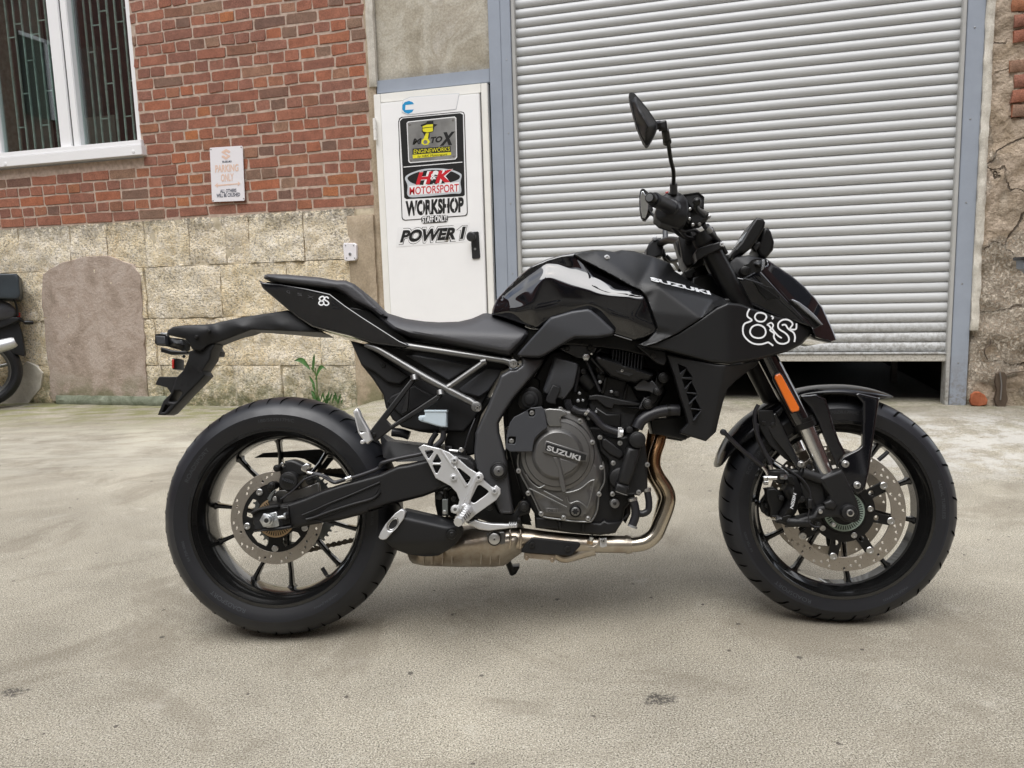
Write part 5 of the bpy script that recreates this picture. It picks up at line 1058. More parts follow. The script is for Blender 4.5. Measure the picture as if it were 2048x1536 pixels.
add('rider_footpeg',tube(B,[tuple(pk),tuple(pk+dv*.25),tuple(pk+dv*.3),tuple(pk+dv*.95),tuple(pe)],.011,'alu_silver',n=1,px=False,seg=8)+sum([tube(B,[tuple(pk+dv*t),tuple(pk+dv*(t+.05))],.0135,'chrome',n=1,px=False,seg=8) for t in (.35,.5,.65,.8)],[])+plate(B,S2('735,935 770,915 835,985 790,1000'),-.19,.012,'alu_silver',.003),rsb)
add('brake_pedal',relief(B,[(*p,-.165) for p in S2('700,1010 760,1050 800,1070 850,1050 900,1066 980,1080 1120,1085 1190,1082 1190,1113 1120,1118 960,1138 880,1128 800,1085 730,1040')],[],[],'alu_silver',3,0,th=.014,rim=(2,.004),smooth=False)+sum([plate(B,S2(f'{x},1080 {x+10},1080 {x+10},1112 {x},1113'),-.178,.03,'alu_silver',.001) for x in (1122,1140,1158,1176)],[]),rsb)
# ---- exhaust ----
ex=add('exhaust',tube(B,[(*S4(p)[0],-.06,r) for p,r in (('60,1140',.030),('180,1140',.029),('450,1165',.026),('700,1180',.024),('900,1190',.0225),('1100,1193',.0222),('1240,1195',.0220))],.02,'exhaust',seg=28))
add('header_pipe',tube(B,[(*S4(p)[0],l,r) for p,l,r in (('1235,1195',-.06,.0205),('1300,1192',-.06,.0205),('1400,1168',-.06,.0203),('1490,1095',-.06,.0200),('1545,980',-.06,.0198),('1600,840',-.06,.0192),('1618,740',-.06,.0185),('1590,650',-.06,.0178),('1520,540',-.06,.0170),('1482,440',-.055,.0165),('1490,330',-.05,.016),('1530,210',-.045,.0155),('1560,60',-.04,.015))],.02,'header_pipe',seg=28,n=8),ex)
add('header_pipe',tube(B,[(*S4(p)[0],.035,.017) for p in ('1380,1180','1480,1100','1520,980','1560,820','1570,740','1530,640','1460,520','1450,420','1450,280','1480,100')],.02,'header_pipe',seg=20,n=8),ex)
add('pipe_joint',lathe(B,B.P(*S4('1232,1195')[0],-.06),[(-.006,.0235),(.006,.0235)],'exhaust',ax=(1,0,0))+lathe(B,B.P(*S4('1215,1194')[0],-.06),[(-.003,.0245),(.003,.0245)],'exhaust',ax=(1,0,0)),ex)
add('oxygen_sensor',tube(B,[(*S4('862,1190')[0],-.08),(*S4('872,1150')[0],-.083),(*S4('880,1120')[0],-.085)],.0062,'zinc_bolt')+lathe(B,B.P(*S4('862,1175')[0],-.082),[(-.004,.0088),(.004,.0088)],'abs_gold',ax=(.2,0,1),seg=6)+tube(B,[(*S4(p)[0],-.085) for p in ('882,1110','900,1075','960,1055','1060,1060','1150,990','1230,900')],.0022,'rubber_hose'),ex)
add('exhaust_clamp',plate(B,S4('960,1140 1025,1132 1028,1215 985,1228 960,1218'),-.088,.012,'alu_silver',.002)+bolt(B,*S4('993,1163')[0],-.094,5,'bolt')+plate(B,S4('835,1215 900,1210 940,1180 950,1130 965,1130 962,1190 930,1235 870,1245'),-.083,.02,'exhaust',.002),ex)
add('heat_shield',plate(B,S4('205,1272 205,1240 300,1132 330,1128 760,1178 772,1190 768,1215 690,1300 670,1306 220,1275'),-.100,.012,'plastic_matte',.003)+bolt(B,*S4('308,1203')[0],-.105,8,'bolt_dark')+bolt(B,*S4('650,1240')[0],-.105,8,'bolt_dark'),ex)
add('clamp_plate',plate(B,S4('232,1272 535,1298 530,1350 228,1325'),-.092,.01,'exhaust',.002)+lathe(B,B.P(*S4('255,1325')[0],-.092),[(0,.006),(.006,.005),(.007,.001)],'exhaust')+lathe(B,B.P(*S4('500,1345')[0],-.092),[(0,.006),(.006,.005),(.007,.001)],'exhaust')+tube(B,[(*S4('540,1290')[0],-.06,.012),(*S4('620,1325')[0],-.06,.013),(*S4('760,1280')[0],-.06,.016),(*S4('900,1235')[0],-.06,.018)],.014,'exhaust'),ex)
cb=S2('230,1240 300,1325 318,1375 345,1402 440,1422 700,1430 1000,1430 1075,1422 1110,1405 1150,1370 1235,1310 1250,1250 1252,1150 1240,1110 1100,1105 740,1125 500,1200')
add('catalyst_box',relief(B,[(*p,-.03) for p in cb],S2('400,1345,-.075 600,1300,-.085 900,1260,-.10 1100,1250,-.10 1200,1200,-.095 1180,1300,-.075 400,1400,-.06 700,1400,-.065 1000,1400,-.065 900,1330,-.085 740,1180,-.09 1000,1150,-.09'),[],'catalyst_box',4,1,mirror=.0,rim=(6,.015),tps=True),ex)
for x in (430,500,585,660,735,815,895,970,1045): add('box_rib',stroke(B,[(S2(f'{x},1300')[0][0],S2(f'{x},1300')[0][1]),S2(f'{x+3},1350')[0],S2(f'{x},1410')[0]],1.6,-.088,'exhaust',ext=.03,smooth=False),ex)

for x in (1130,1215): add('weld_band',tube(B,[(*S2(f'{x},1130')[0],-.098),(*S2(f'{x+6},1200')[0],-.103),(*S2(f'{x},1280')[0],-.098)],.0028,'exhaust'),ex)
add('exhaust_mount',disc(B,*S2('1005,1208')[0],-.150,13.5,.03,'black_satin')+disc(B,*S2('1005,1205')[0],-.156,11.5,.01,'bolt',.15)+bolt(B,*S2('1006,1207')[0],-.158,5,'bolt')+plate(B,S2('940,1160 1080,1145 1092,1160 1092,1240 1060,1250 955,1240'),-.118,.012,'tube_grey',.003),ex)
mf=S2('272,968 300,975 420,1000 560,1028 650,1068 720,1108 752,1135 748,1180 690,1250 620,1300 555,1338 500,1345 420,1345 300,1325 200,1290 110,1212 70,1190')
mu=add('muffler',relief(B,[(*q,-.135) for q in mf],[],[],'plastic_matte',2.6,0,mirror=-.135,rim=(3,.008),k=.005,planes=[S2('300,1100,-.190 620,1150,-.188 400,1270,-.184'),S2('300,985,-.165 640,1068,-.165 450,1065,-.188'),S2('230,1300,-.160 620,1300,-.155 400,1230,-.188'),S2('755,1135,-.155 690,1250,-.155 640,1150,-.188')]),ex)
tip=B.P(*S2('190,1085')[0],-.150); axd=(-.80,-.38,.38)
def tilt_ell(cx,cy,a,b,ang,n=26): return [(cx+a*math.cos(t)*math.cos(ang)-b*math.sin(t)*math.sin(ang),cy+a*math.cos(t)*math.sin(ang)+b*math.sin(t)*math.cos(ang)) for t in [2*math.pi*k/n for k in range(n)]]
ce=S2('182,1088')[0]; an_=math.radians(-52)
add('muffler_end_cap',plate(B,S2('68,1190 85,1150 125,1085 200,1000 248,965 272,970 286,992 272,1042 230,1097 190,1142 130,1206 104,1212 80,1206'),-.196,.02,'alu_silver',.002,holes=[tilt_ell(*ce,15.5,9.5,an_)]),ex)
add('muffler_outlet',plate(B,tilt_ell(*ce,15.2,9.2,an_),-.1935,.012,'chrome',.001,holes=[tilt_ell(ce[0]+1.2,ce[1]-.6,11.5,6.2,an_)])+plate(B,tilt_ell(ce[0]+1.2,ce[1]-.6,12,6.8,an_),-.1915,.01,'hole_shade',.0005),ex)
add('muffler_bolt',disc(B,*S2('660,1168')[0],-.198,10,.025,'black_satin')+bolt(B,*S2('661,1167')[0],-.202,6,'bolt_dark'),ex)
# side stand on the far side
add('side_stand',tube(B,[(*S2('1060,1250')[0],.10,.010),(*S2('1120,1400')[0],.17,.009),(*S2('1150,1480')[0],.21,.009)],.009,'black_satin')+plate(B,S2('1120,1470 1140,1430 1205,1425 1208,1440 1180,1490 1150,1502 1130,1495'),.20,.05,'black_satin',.004))
# ---- engine ----
eng=add('engine',plate(B,S3('560,250 1000,120 1280,80 1580,150 1700,420 1850,520 1900,700 1800,900 1700,1000 1560,1180 1480,1400 1480,1479 80,1479 60,1340 160,990 330,640 470,380')+[],-.045,.14,'black_satin',.008)+plate(B,S4('40,60 1100,60 1200,280 1260,500 1300,740 1200,860 1180,980 1110,1090 960,1110 700,1090 340,1040 330,900 200,700 120,420'),-.085,.17,'cast_black',.008))
# lower crankcase / oil pan
add('oil_pan',plate(B,S4('340,930 960,990 1000,960 1040,980 1180,975 1110,1080 1050,1100 960,1100 700,1085 520,1050 345,1040'),-.098,.16,'cast_black',.006)+plate(B,S4('560,975 590,975 600,1045 560,1045'),-.106,.02,'cast_black',.003)+plate(B,S4('780,985 810,985 815,1085 780,1085'),-.106,.02,'cast_black',.003),eng)
cov=S4('178,330 170,420 200,520 262,640 330,770 385,895 420,932 600,958 680,970 840,978 885,962 935,855 952,700 1000,600 1002,480 985,400 950,300 910,190 850,60')+S3('960,980 860,930 760,910 700,880 640,885 500,893')+S4('60,70 120,250')
add('clutch_cover',relief(B,[(*p,-.118) for p in cov],S4('430,180,-.128 260,480,-.128 330,700,-.130 450,880,-.131 620,920,-.131 800,930,-.133 900,800,-.135 940,560,-.135 900,400,-.135 800,200,-.13 700,640,-.137 820,650,-.137 500,700,-.129'),[],'cover_bronze',4,2,th=.04,rim=(4,.008)),eng)
cc=S3('650,1410')[0]
pc=B.P(cc[0],cc[1],-.15)
k_=B.sc(cc[0],cc[1],-.15)
add('clutch_dome',lathe(B,B.P(cc[0],cc[1],-.120),[(-.01,76*k_),(.012,76*k_),(.018,73*k_),(.020,66*k_),(.024,64*k_),(.026,52*k_),(.034,47*k_),(.037,44*k_),(.037,.0001)],'cover_bronze',seg=96),eng,ang=24)
add('bearing_cover_strip',plate(B,S3('505,905 560,890 690,900 750,930 770,960 700,985 690,1030 700,1100 560,1100 530,1060 515,985'),-.150,.02,'cover_bronze_light',.003),eng)  # lighter metal than the cover, painting in its brighter reflecting top
add('inspection_cover',plate(B,S3('470,870 500,900 515,960 540,1110 480,1150 400,1230 380,1300 370,1385 110,1385 60,1340 80,1180 110,1060 160,990 260,940 350,885'),-.160,.03,'plastic_grey',.0018,holes=[S3('315,915 345,900 395,905 402,960 380,985 335,985'),S3('95,1225 115,1212 180,1216 178,1270 165,1298 90,1292')])+plate(B,S3('315,915 345,900 395,905 402,960 380,985 335,985'),-.150,.01,'black_satin')+plate(B,S3('95,1225 115,1212 180,1216 178,1270 165,1298 90,1292'),-.150,.01,'black_satin'),eng)
bolts(B,S3('363,942 130,1262'),-.160,5,eng,'bolt')
# name bar and ribs on the cover
nb=S4('410,300 438,200 460,198 840,322 900,328 925,350 940,470 900,560 820,640 600,680 570,620 560,520 545,400 520,345 412,312')
add('cover_plate',plate(B,S4('410,302 436,205 446,198 850,325 838,400 770,400 600,352 520,345 415,312'),-.1625,.012,'cover_bronze',.002)+plate(B,S4('445,215 830,335 820,385 780,388 435,292'),-.1645,.004,'cast_black',.001)+plate(B,S4('510,350 555,362 610,540 640,690 600,700 575,620 560,480'),-.160,.012,'cover_bronze',.002)+plate(B,S4('570,365 760,425 738,440 690,485 610,525'),-.1605,.008,'cover_bronze',.002),eng)
add('lettering',txt(B,'SUZUKI',S4('447,288')[0],S4('766,392')[0],(2.2,-9.5),-.1655,'alu_silver',off=.035),eng)
g=[]
for p,w in (('250,520 290,590 370,650 430,625',1.6),('420,680 600,775',2),('280,655 640,835',1.5),('640,740 670,800 740,780 800,810 840,850',1.6),('905,575 885,680 860,780 835,850',1.6),('610,700 680,690 770,660 860,590 905,575',1.6),('700,445 735,428 690,490 610,525',1.5)): g+=tube(B,[(*q,-.142 if i<6 else -.165) for i,q in enumerate(S4(p))],.0011*w,'cover_bronze_light',n=4,seg=8)
add('cover_ribs',g,eng)
g=tube(B,[(*p,-.136) for p in S4('178,330 170,420 200,520 262,640 330,770 385,895 420,932 600,958 680,970 840,978 885,962 935,855 952,700 1000,600 1002,480 985,400')],.0022,'cover_bronze_light',n=3)
add('cover_edge',g,eng)
add('cover_stamp',plate(B,S4('442,845 555,850 555,893 440,888'),-.1385,.003,'cover_bronze',.001)+txt(B,'OIL-1',S4('460,880')[0],S4('540,884')[0],(0,-5),-.139,'cast_black'),eng)
bolts(B,S4('178,490 270,705 395,903 612,940 848,950 953,715 977,457 890,215 770,8')+S3('915,1040 690,900'),-.146,5,eng,'bolt')
add('oil_filler',disc(B,*S4('725,880')[0],-.148,12,.02,'black_satin',.1)+disc(B,*S4('724,879')[0],-.151,9,.012,'cover_bronze_light',.3)+plate(B,[(S4('724,879')[0][0]+(4.6 if i%2 else 7.4)*math.cos(i*math.pi/6),S4('724,879')[0][1]+(4.6 if i%2 else 7.4)*math.sin(i*math.pi/6)) for i in range(12)],-.1525,.004,'cast_black',.0005),eng)
# sprocket side round cap
add('starter_cap',disc(B,*S3('345,790')[0],-.110,26,.05,'black_satin',.12)+disc(B,*S3('340,790')[0],-.118,17.5,.02,'plastic_matte',.12)+disc(B,*S3('338,790')[0],-.1185,12.2,.003,'hole_shade')+disc(B,*S3('338,790')[0],-.121,11,.006,'plastic_matte',.15),eng)
# relay box
rb=add('control_box',relief(B,[(*p,-.118) for p in S3('615,305 650,310 870,375 890,395 885,440 850,600 830,655 745,775 715,795 500,715 492,680 500,650 560,470 605,330')],S3('680,370,-.132 800,400,-.132 740,570,-.134 640,545,-.134 600,520,-.124 560,640,-.124 700,700,-.126 800,600,-.124'),[],'plastic_grey',3,0,th=.03,rim=(2.5,.005),planes=[[S3('615,305,-.130')[0],S3('870,375,-.132')[0],S3('700,600,-.134')[0]],[S3('600,600,-.132')[0],S3('800,560,-.134')[0],S3('700,790,-.122')[0]],[S3('560,470,-.122')[0],S3('500,650,-.120')[0],S3('650,330,-.136')[0]]]),eng)
add('connector',plate(B,S3('600,620 690,650 685,700 640,790 635,845 560,835 520,810 530,760'),-.135,.02,'plastic_matte',.003),rb)
bolts(B,S3('635,325 863,408 518,700 703,772'),-.124,3.6,rb,'bolt_dark')
# cylinder, head, rail
cy=add('cylinder_block',plate(B,S3('1060,730 1200,740 1390,790 1600,830 1640,900 1560,980 1500,1100 1440,1150 1300,1140 1130,1080 1040,980 1010,850'),-.095,.10,'cast_black',.006)+plate(B,S3('1090,870 1220,950 1380,950 1380,1130 1200,1090 1060,980'),-.105,.02,'black_satin',.005)+plate(B,S3('1010,745 1100,730 1180,740 1390,790 1600,830 1590,870 1380,860 1300,850 1280,900 1200,880 1100,800 1010,800'),-.108,.03,'cast_black',.004),eng)
add('cylinder_head',plate(B,S3('1190,510 1460,590 1500,640 1600,820 1400,850 1160,750 1150,680'),-.088,.09,'cast_black',.005)+plate(B,S3('1200,530 1240,530 1180,730 1140,720'),-.100,.02,'black_satin',.003)+plate(B,S3('1440,600 1470,610 1410,860 1380,860'),-.100,.02,'black_satin',.003)+disc(B,*S3('1330,725')[0],-.098,6,.02,'cast_black'),cy)
g=[]
for i in range(10):
    x=1290+i*36; g+=plate(B,S3(f'{x},{165+i*8} {x+12},{167+i*8} {x-8},{430+i*6} {x-22},{425+i*6}'),-.112,.05,'plastic_grey',.001)
add('regulator_fins',g+plate(B,S3('1260,140 1640,230 1620,450 1540,450 1260,300'),-.085,.03,'black_satin',.003),cy)
add('head_guard',relief(B,[(*p,-.125) for p in S3('1100,290 1140,240 1220,232 1290,270 1360,360 1400,405 1560,440 1660,395 1770,460 1740,520 1690,570 1610,560 1550,600 1430,580 1260,520 1150,410 1095,350')],S3('1200,290,-.145 1200,400,-.142 1400,480,-.145 1600,510,-.142 1300,440,-.142'),[],'plastic_matte',3,0,th=.03,rim=(3,.007),planes=[[S3('1100,290,-.142')[0],S3('1700,500,-.142')[0],S3('1400,400,-.150')[0]],[S3('1200,430,-.150')[0],S3('1600,530,-.148')[0],S3('1400,590,-.135')[0]]]),cy)
add('guard_window',plate(B,S3('1290,415 1330,405 1545,490 1470,530 1330,485'),-.150,.012,'hole_shade',.001)+bolt(B,*S3('1390,462')[0],-.153,4.2,'chrome'),cy)
add('engine_mount',plate(B,S3('1520,650 1630,545 1700,590 1730,560 1800,640 1845,700 1835,735 1790,755 1700,700 1560,685'),-.125,.016,'frame_grey',.004)+plate(B,S3('1750,600 1800,480 1860,460 1920,520 1920,570 1860,640 1800,800 1740,880 1660,900 1600,850 1640,760 1700,740'),-.105,.03,'cast_black',.005)+plate(B,S3('1380,870 1580,880 1640,760 1700,780 1750,830 1740,880 1660,905 1580,905'),-.115,.02,'cast_black',.004),eng)
for x,y,r,l in ((1865,540,11.5,-.13),(1790,700,8,-.134),(1685,845,10.5,-.13),(1030,195,7,-.12),(928,150,5,-.12),(763,202,5.5,-.12),(1120,1690,1,-.1)):
    if r>2: add('mount_bolt',disc(B,*S3(f'{x},{y}')[0],l,r,.02,'black_satin')+disc(B,*S3(f'{x},{y}')[0],l-.002,r*.66,.006,'cast_black' if x!=1685 else 'bolt_dark')+disc(B,*S3(f'{x},{y}')[0],l-.003,r*.35,.003,'hole_shade'),eng)
add('frame_gusset',plate(B,S3('680,210 760,170 930,110 1100,130 1110,200 1060,280 1010,290 1000,340 940,320 880,320 720,240'),-.105,.03,'frame_grey',.003),eng)
add('hex_bolt',plate(B,pcirc(*S3('980,305')[0],8,6),-.128,.012,'zinc_bolt',.002)+disc(B,*S3('980,303')[0],-.134,5,.01,'chrome')+tube(B,[(*S3('1030,265')[0],-.12),(*S3('1050,268')[0],-.12)],.004,'chrome'),eng)
g=[]
for a,b,r,l in (('980,340','1140,700',.0042,-.11),('1040,320','1180,480',.005,-.105),('1100,260','1290,60',.004,-.10),('900,420','850,700',.006,-.09),('1160,480','1160,500',.01,-.1)): g+=tube(B,[(*S3(a)[0],l),(*S3(b)[0],l)],r,'rubber_hose',n=1)
for k in range(5): g+=tube(B,[(*S3(p)[0],-.11-.003*k) for p in (f'{740+k*14},790',f'{745+k*16},850',f'{800+k*12},{930-k*10}',f'{900+k*6},{960-k*9}',f'{990},{960-k*8}')],.0026,'rubber_hose')
add('cables',g,eng)
add('throttle_body',tube(B,[(*S3('930,520')[0],-.07),(*S3('1060,640')[0],-.07)],.022,'cast_black')+disc(B,*S3('950,470')[0],-.095,6,.03,'cast_black'),eng)
add('throttle_body',tube(B,[(*S3('1120,420')[0],-.06),(*S3('1240,620')[0],-.06)],.020,'black_satin')+disc(B,*S3('1150,540')[0],-.10,8,.03,'cast_black'),eng)
for q_,r_ in (('890,805',3.4),('1008,1005',3.4),('905,720',3),('1140,590',3.5),('945,800',2.6),('1270,700',3),('1095,930',2.6)): add('small_bolt',disc(B,*S3(q_)[0],-.112,r_,.02,'steel_dull'),eng)
# hoses
hs=add('coolant_hose',tube(B,[(*S3(p)[0],-.125) for p in ('820,890','900,930','1010,945','1080,1000','1160,1090','1260,1140','1350,1165')],.0098,'rubber_hose',seg=16))
add('hose_clamp',tube(B,[(*S3('975,925')[0],-.127),(*S3('1000,945')[0],-.127)],.0115,'bolt',n=1,seg=18),hs); add('hose_clamp',tube(B,[(*S3('1355,1168')[0],-.127),(*S3('1395,1172')[0],-.127)],.0115,'alu_silver',n=1,seg=18)+plate(B,S3('1345,1110 1390,1108 1385,1220 1340,1225'),-.137,.005,'alu_silver',.001,holes=[S3('1362,1125 1378,1124 1374,1165 1358,1166')]),hs)
add('radiator_hose',tube(B,[(*S3(p)[0],-.115) for p in ('1560,1120','1600,1040','1680,980','1780,940','1900,915','2040,910')],.0145,'rubber_hose',seg=20)+tube(B,[(*S3('1900,915')[0],-.116),(*S3('1930,912')[0],-.116)],.0158,'black_satin',n=1,seg=20))
wp_=add('water_pump',plate(B,S4('935,140 990,130 1060,160 1180,160 1250,140 1390,150 1420,420 1420,650 1340,730 1290,720 1060,740 1050,600 1060,480 1040,380 960,300'),-.110,.05,'cast_black',.006)+disc(B,*S4('1150,560')[0],-.122,22,.03,'cast_black',.3)+plate(B,S4('970,180 1020,170 1180,290 1200,340 1150,380 1050,330 975,260'),-.118,.02,'cast_black',.006),eng)
add('thermostat_pipe',disc(B,*S4('1322,190')[0],-.152,16.5,.035,'cast_black',.1)+disc(B,*S4('1325,192')[0],-.154,14,.01,'cast_black',.2)+plate(B,S4('1225,260 1360,262 1300,500 1240,640 1130,610 1160,480 1200,350'),-.146,.03,'cast_black',.010)+plate(B,S4('1100,690 1120,600 1245,640 1225,730'),-.148,.03,'cast_black',.008)+stroke(B,S4('1110,685 1165,705 1222,722'),1.4,-.1495,'bolt',smooth=False)+disc(B,*S4('1245,95')[0],-.14,7,.03,'cast_black'),eng)
bolts(B,S4('962,168 1155,222 1090,415 1418,430 1082,713 1335,696'),-.128,5,eng,'bolt')
add('drain_bolt',disc(B,*S4('1103,803')[0],-.125,9.5,.02,'tube_grey',.2)+disc(B,*S4('1103,803')[0],-.127,3.5,.003,'bolt_dark'),eng)
add('lower_hose',tube(B,[(*S4(p)[0],-.115) for p in ('1270,755','1295,830','1300,920','1270,1010')],.0108,'rubber_hose',seg=16)+tube(B,[(*S4(p)[0],-.10) for p in ('1415,690','1430,790','1420,870','1360,900','1290,880')],.0088,'rubber_hose',seg=16)+tube(B,[(*S4('1270,750')[0],-.115),(*S4('1275,775')[0],-.115)],.0122,'bolt',n=1,seg=18)+tube(B,[(*S4('1408,655')[0],-.10),(*S4('1414,685')[0],-.10)],.0105,'bolt',n=1,seg=18)+tube(B,[(*S4('1275,1010')[0],-.115),(*S4('1268,1030')[0],-.115)],.0125,'steel_dull',n=1,seg=18))
add('oil_filter',plate(B,S4('1180,780 1260,770 1260,900 1210,1000 1180,960'),-.04,.08,'black_satin',.01),eng)
add('engine_gap_filler',plate(B,[(1035,715),(1090,655),(1150,640),(1300,645),(1400,690),(1440,760),(1405,860),(1345,850),(1300,790),(1230,720),(1130,700),(1060,730)],-.03,.10,'black_satin',.004)+plate(B,[(1300,838),(1372,832),(1388,858),(1372,880),(1332,872),(1306,868)],-.082,.06,'black_satin',.004)+plate(B,[(1060,690),(1120,650),(1240,655),(1310,672),(1330,720),(1240,700),(1150,690)],-.12,.03,'black_satin',.004),eng)  # black fillers added behind panels and engine so the openings look dark
# ---- tank ----
tk=S5('112,822 118,780 130,740 160,680 250,582 380,450 500,352 650,285 800,240 960,212 1100,190 1200,190 1300,208 1300,330 1450,530 1570,590 1620,650 1680,800 1735,960 1715,1010 1600,1060 1500,1078 1320,1022 1160,882 1080,800 800,850 650,900 560,962 480,942 300,885')
tl=[-.107,-.105,-.106,-.112,-.124,-.138,-.144,-.147,-.150,-.146,-.11,-.10,-.09,-.128,-.158,-.168,-.176,-.184,-.186,-.184,-.18,-.178,-.172,-.168,-.165,-.165,-.16,-.155,-.145,-.12]
tC=S5('170,745,-.118 280,655,-.134 420,560,-.148 620,442,-.160 700,438,-.162 900,515,-.168 1100,572,-.174 1260,615,-.180 1450,628,-.186 1600,645,-.188')
tB=S5('165,705,-.109 330,560,-.123 480,440,-.135 640,325,-.144 750,335,-.147 900,395,-.153 1100,465,-.159 1280,566,-.169 1500,563,-.172')
tD=S5('300,800,-.146 500,760,-.166 800,700,-.174 1050,720,-.178 1250,800,-.184 1480,860,-.192')
nt_=len(tk); cre=[(nt_+i,nt_+i+1) for i in range(len(tC)-1)]+[(nt_+len(tC)+i,nt_+len(tC)+i+1) for i in range(len(tB)-1)]
add('fuel_tank',relief(B,[(*p,l) for p,l in zip(tk,tl)],tC+tB+tD,cre,'gloss_black',3,7,mirror=0,rim=(4,.010)))
add('tank_seam',tube(B,[(*p,-.13) for p in S5('440,940 500,962 570,970')],.0018,'chrome')); add('tank_seam',tube(B,[(*p,-.182) for p in S5('1310,1022 1400,1050 1480,1075')],.0011,'tube_grey'))
# matte shroud covering the tank front
P_=lambda s,l:[(*p,l) for p in s]
sh=S5('915,238,-.160 960,212,-.157 1150,198,-.142 1310,212,-.132 1380,195,-.124 1500,205,-.118 1700,262,-.112 1850,320,-.108 1900,400,-.112')+S7('400,345,-.115 470,385,-.12 570,440,-.13 640,470,-.135 690,500,-.14 680,507,-.195 600,535,-.204 500,614,-.206 330,722,-.203 185,790,-.202 100,815,-.195 60,800,-.19 120,770,-.192 188,700,-.194')+S5('1735,960,-.200 1680,800,-.198 1620,650,-.188 1570,590,-.187 1450,530,-.181 1200,390,-.170 1000,290,-.162')
si=S5('1130,228,-.150 1560,520,-.175')+S7('200,390,-.190 590,492,-.160')+S5('1640,600,-.190')
n_=len(sh); scr=[(n_,n_+1),(n_+1,n_+4),(n_+4,n_+2),(n_+2,n_+3)]
add('tank_shroud',relief(B,sh,si,scr,'paint_matte',3.2,4,th=.01,rim=(2,.004)))
SHH=LASTH
add('tank_shroud',mirrored(B,relief(B,sh,si,[],'paint_matte',6,2,th=.01,rim=(2,.004))))
add('tank_top_cover',relief(B,S5('960,225,-.148 1150,205,-.134 1310,216,-.124 1380,199,-.116 1500,209,-.110 1700,266,-.104 1850,324,-.10 1900,400,-.104')+S7('400,350,-.09 330,380,-.09 100,300,-.09'),[],[],'paint_matte',6,0,mirror=0))
add('shroud_bolt',bolt(B,*S5('1240,265')[0],-.156,6,'alu_silver'))
# side wing
wg=S7('60,800,-.18 120,800,-.185 330,720,-.20 500,610,-.205 600,540,-.20 680,505,-.19 770,515,-.185 1000,598,-.17 1150,640,-.155 1250,672,-.14 1278,690,-.135 1270,720,-.135 1200,800,-.145 1100,850,-.155 900,905,-.165 700,938,-.175 560,925,-.18 400,882,-.185 250,842,-.185 120,822,-.18')
WP=[S7('120,810,-.190 680,505,-.207 700,930,-.203'),S7('680,505,-.207 700,930,-.203 1278,690,-.140')]
for nm in ('a','b'):
    w_=relief(B,wg,[],[],'paint_matte',3.2 if nm=='a' else 6,0,th=.012,rim=(5,.012),planes=WP,k=.003); add('side_wing',w_ if nm=='a' else mirrored(B,w_))
WH=plane_h(WP,.003)
# big figures on the wing (two outlined loops each)
def wstroke(path,w,closed=False):
    pts=catmull([p[:2] for p in S7(path)],closed,6); P=np.array(pts); T=(np.roll(P,-1,0)-np.roll(P,1,0)) if closed else np.gradient(P,axis=0); T/=np.linalg.norm(T,axis=1)[:,None]+1e-9
    Nn=np.stack([-T[:,1],T[:,0]],1)*w/2; V=[]; n=len(P)
    for q in np.concatenate([P+Nn,P-Nn]): V.append(B.P(q[0],q[1],WH(q[0],q[1])-.0015))
    return [(B.w(V),[(i,(i+1)%n,n+(i+1)%n,n+i) for i in range(n if closed else n-1)],'white_decal')]
WLAT=-.2225
fig=[('915,578 945,590 952,612 935,635 910,640 885,632 872,608 885,583',3.3,1),('895,662 935,680 948,715 932,745 895,755 855,742 838,710 855,675',3.3,1),('835,550 820,580 822,605 850,628 835,640 800,655 788,690 795,735 830,775 870,795 920,797 960,785 975,790 1000,808',3.3,0),('985,598 1000,612 992,622',3.,0),('955,660 970,668 985,690 978,700 1005,722 1005,750 1030,785 1070,795 1105,780 1108,750 1085,720 1040,690 1035,655 1060,630 1095,625 1125,640 1135,660 1118,690 1158,692 1162,652',3.3,0),('960,660 985,648 1000,665 995,690 1030,735 1060,755',3.,0),('1060,665 1085,662 1105,690 1140,715 1152,745 1148,782',3.3,0)]
add('wing_figures',sum([wstroke(p,w,bool(c)) for p,w,c in fig],[]),recalc=False)
add('lettering',txt(B,'SUZUKI',S7('150,352')[0],S7('566,452')[0],(-3.5,-7.2),lambda q:SHH(q)-.004,'white_decal',off=.045,ext=.002),recalc=False)
# knee panel
kn=S5('365,1210,-.145 480,1080,-.145 590,960,-.15 640,900,-.155 690,850,-.16 900,790,-.165 1050,770,-.165 1090,785,-.165 1180,860,-.17 1310,980,-.175 1300,1020,-.17 1150,1045,-.165 930,1045,-.16 860,1080,-.155 640,1215,-.15 570,1240,-.15 380,1235,-.145')
add('knee_panel',relief(B,kn,S5('700,880,-.182 1050,800,-.186 1000,960,-.190 1200,960,-.188 600,1050,-.172 800,1000,-.182 480,1180,-.165 900,870,-.188'),[],'plastic_grey',3.5,0,th=.03,rim=(4,.009),planes=[S5('640,900,-.186 1050,800,-.194 1280,990,-.198'),S5('365,1210,-.158 700,870,-.192 860,1080,-.186')]))
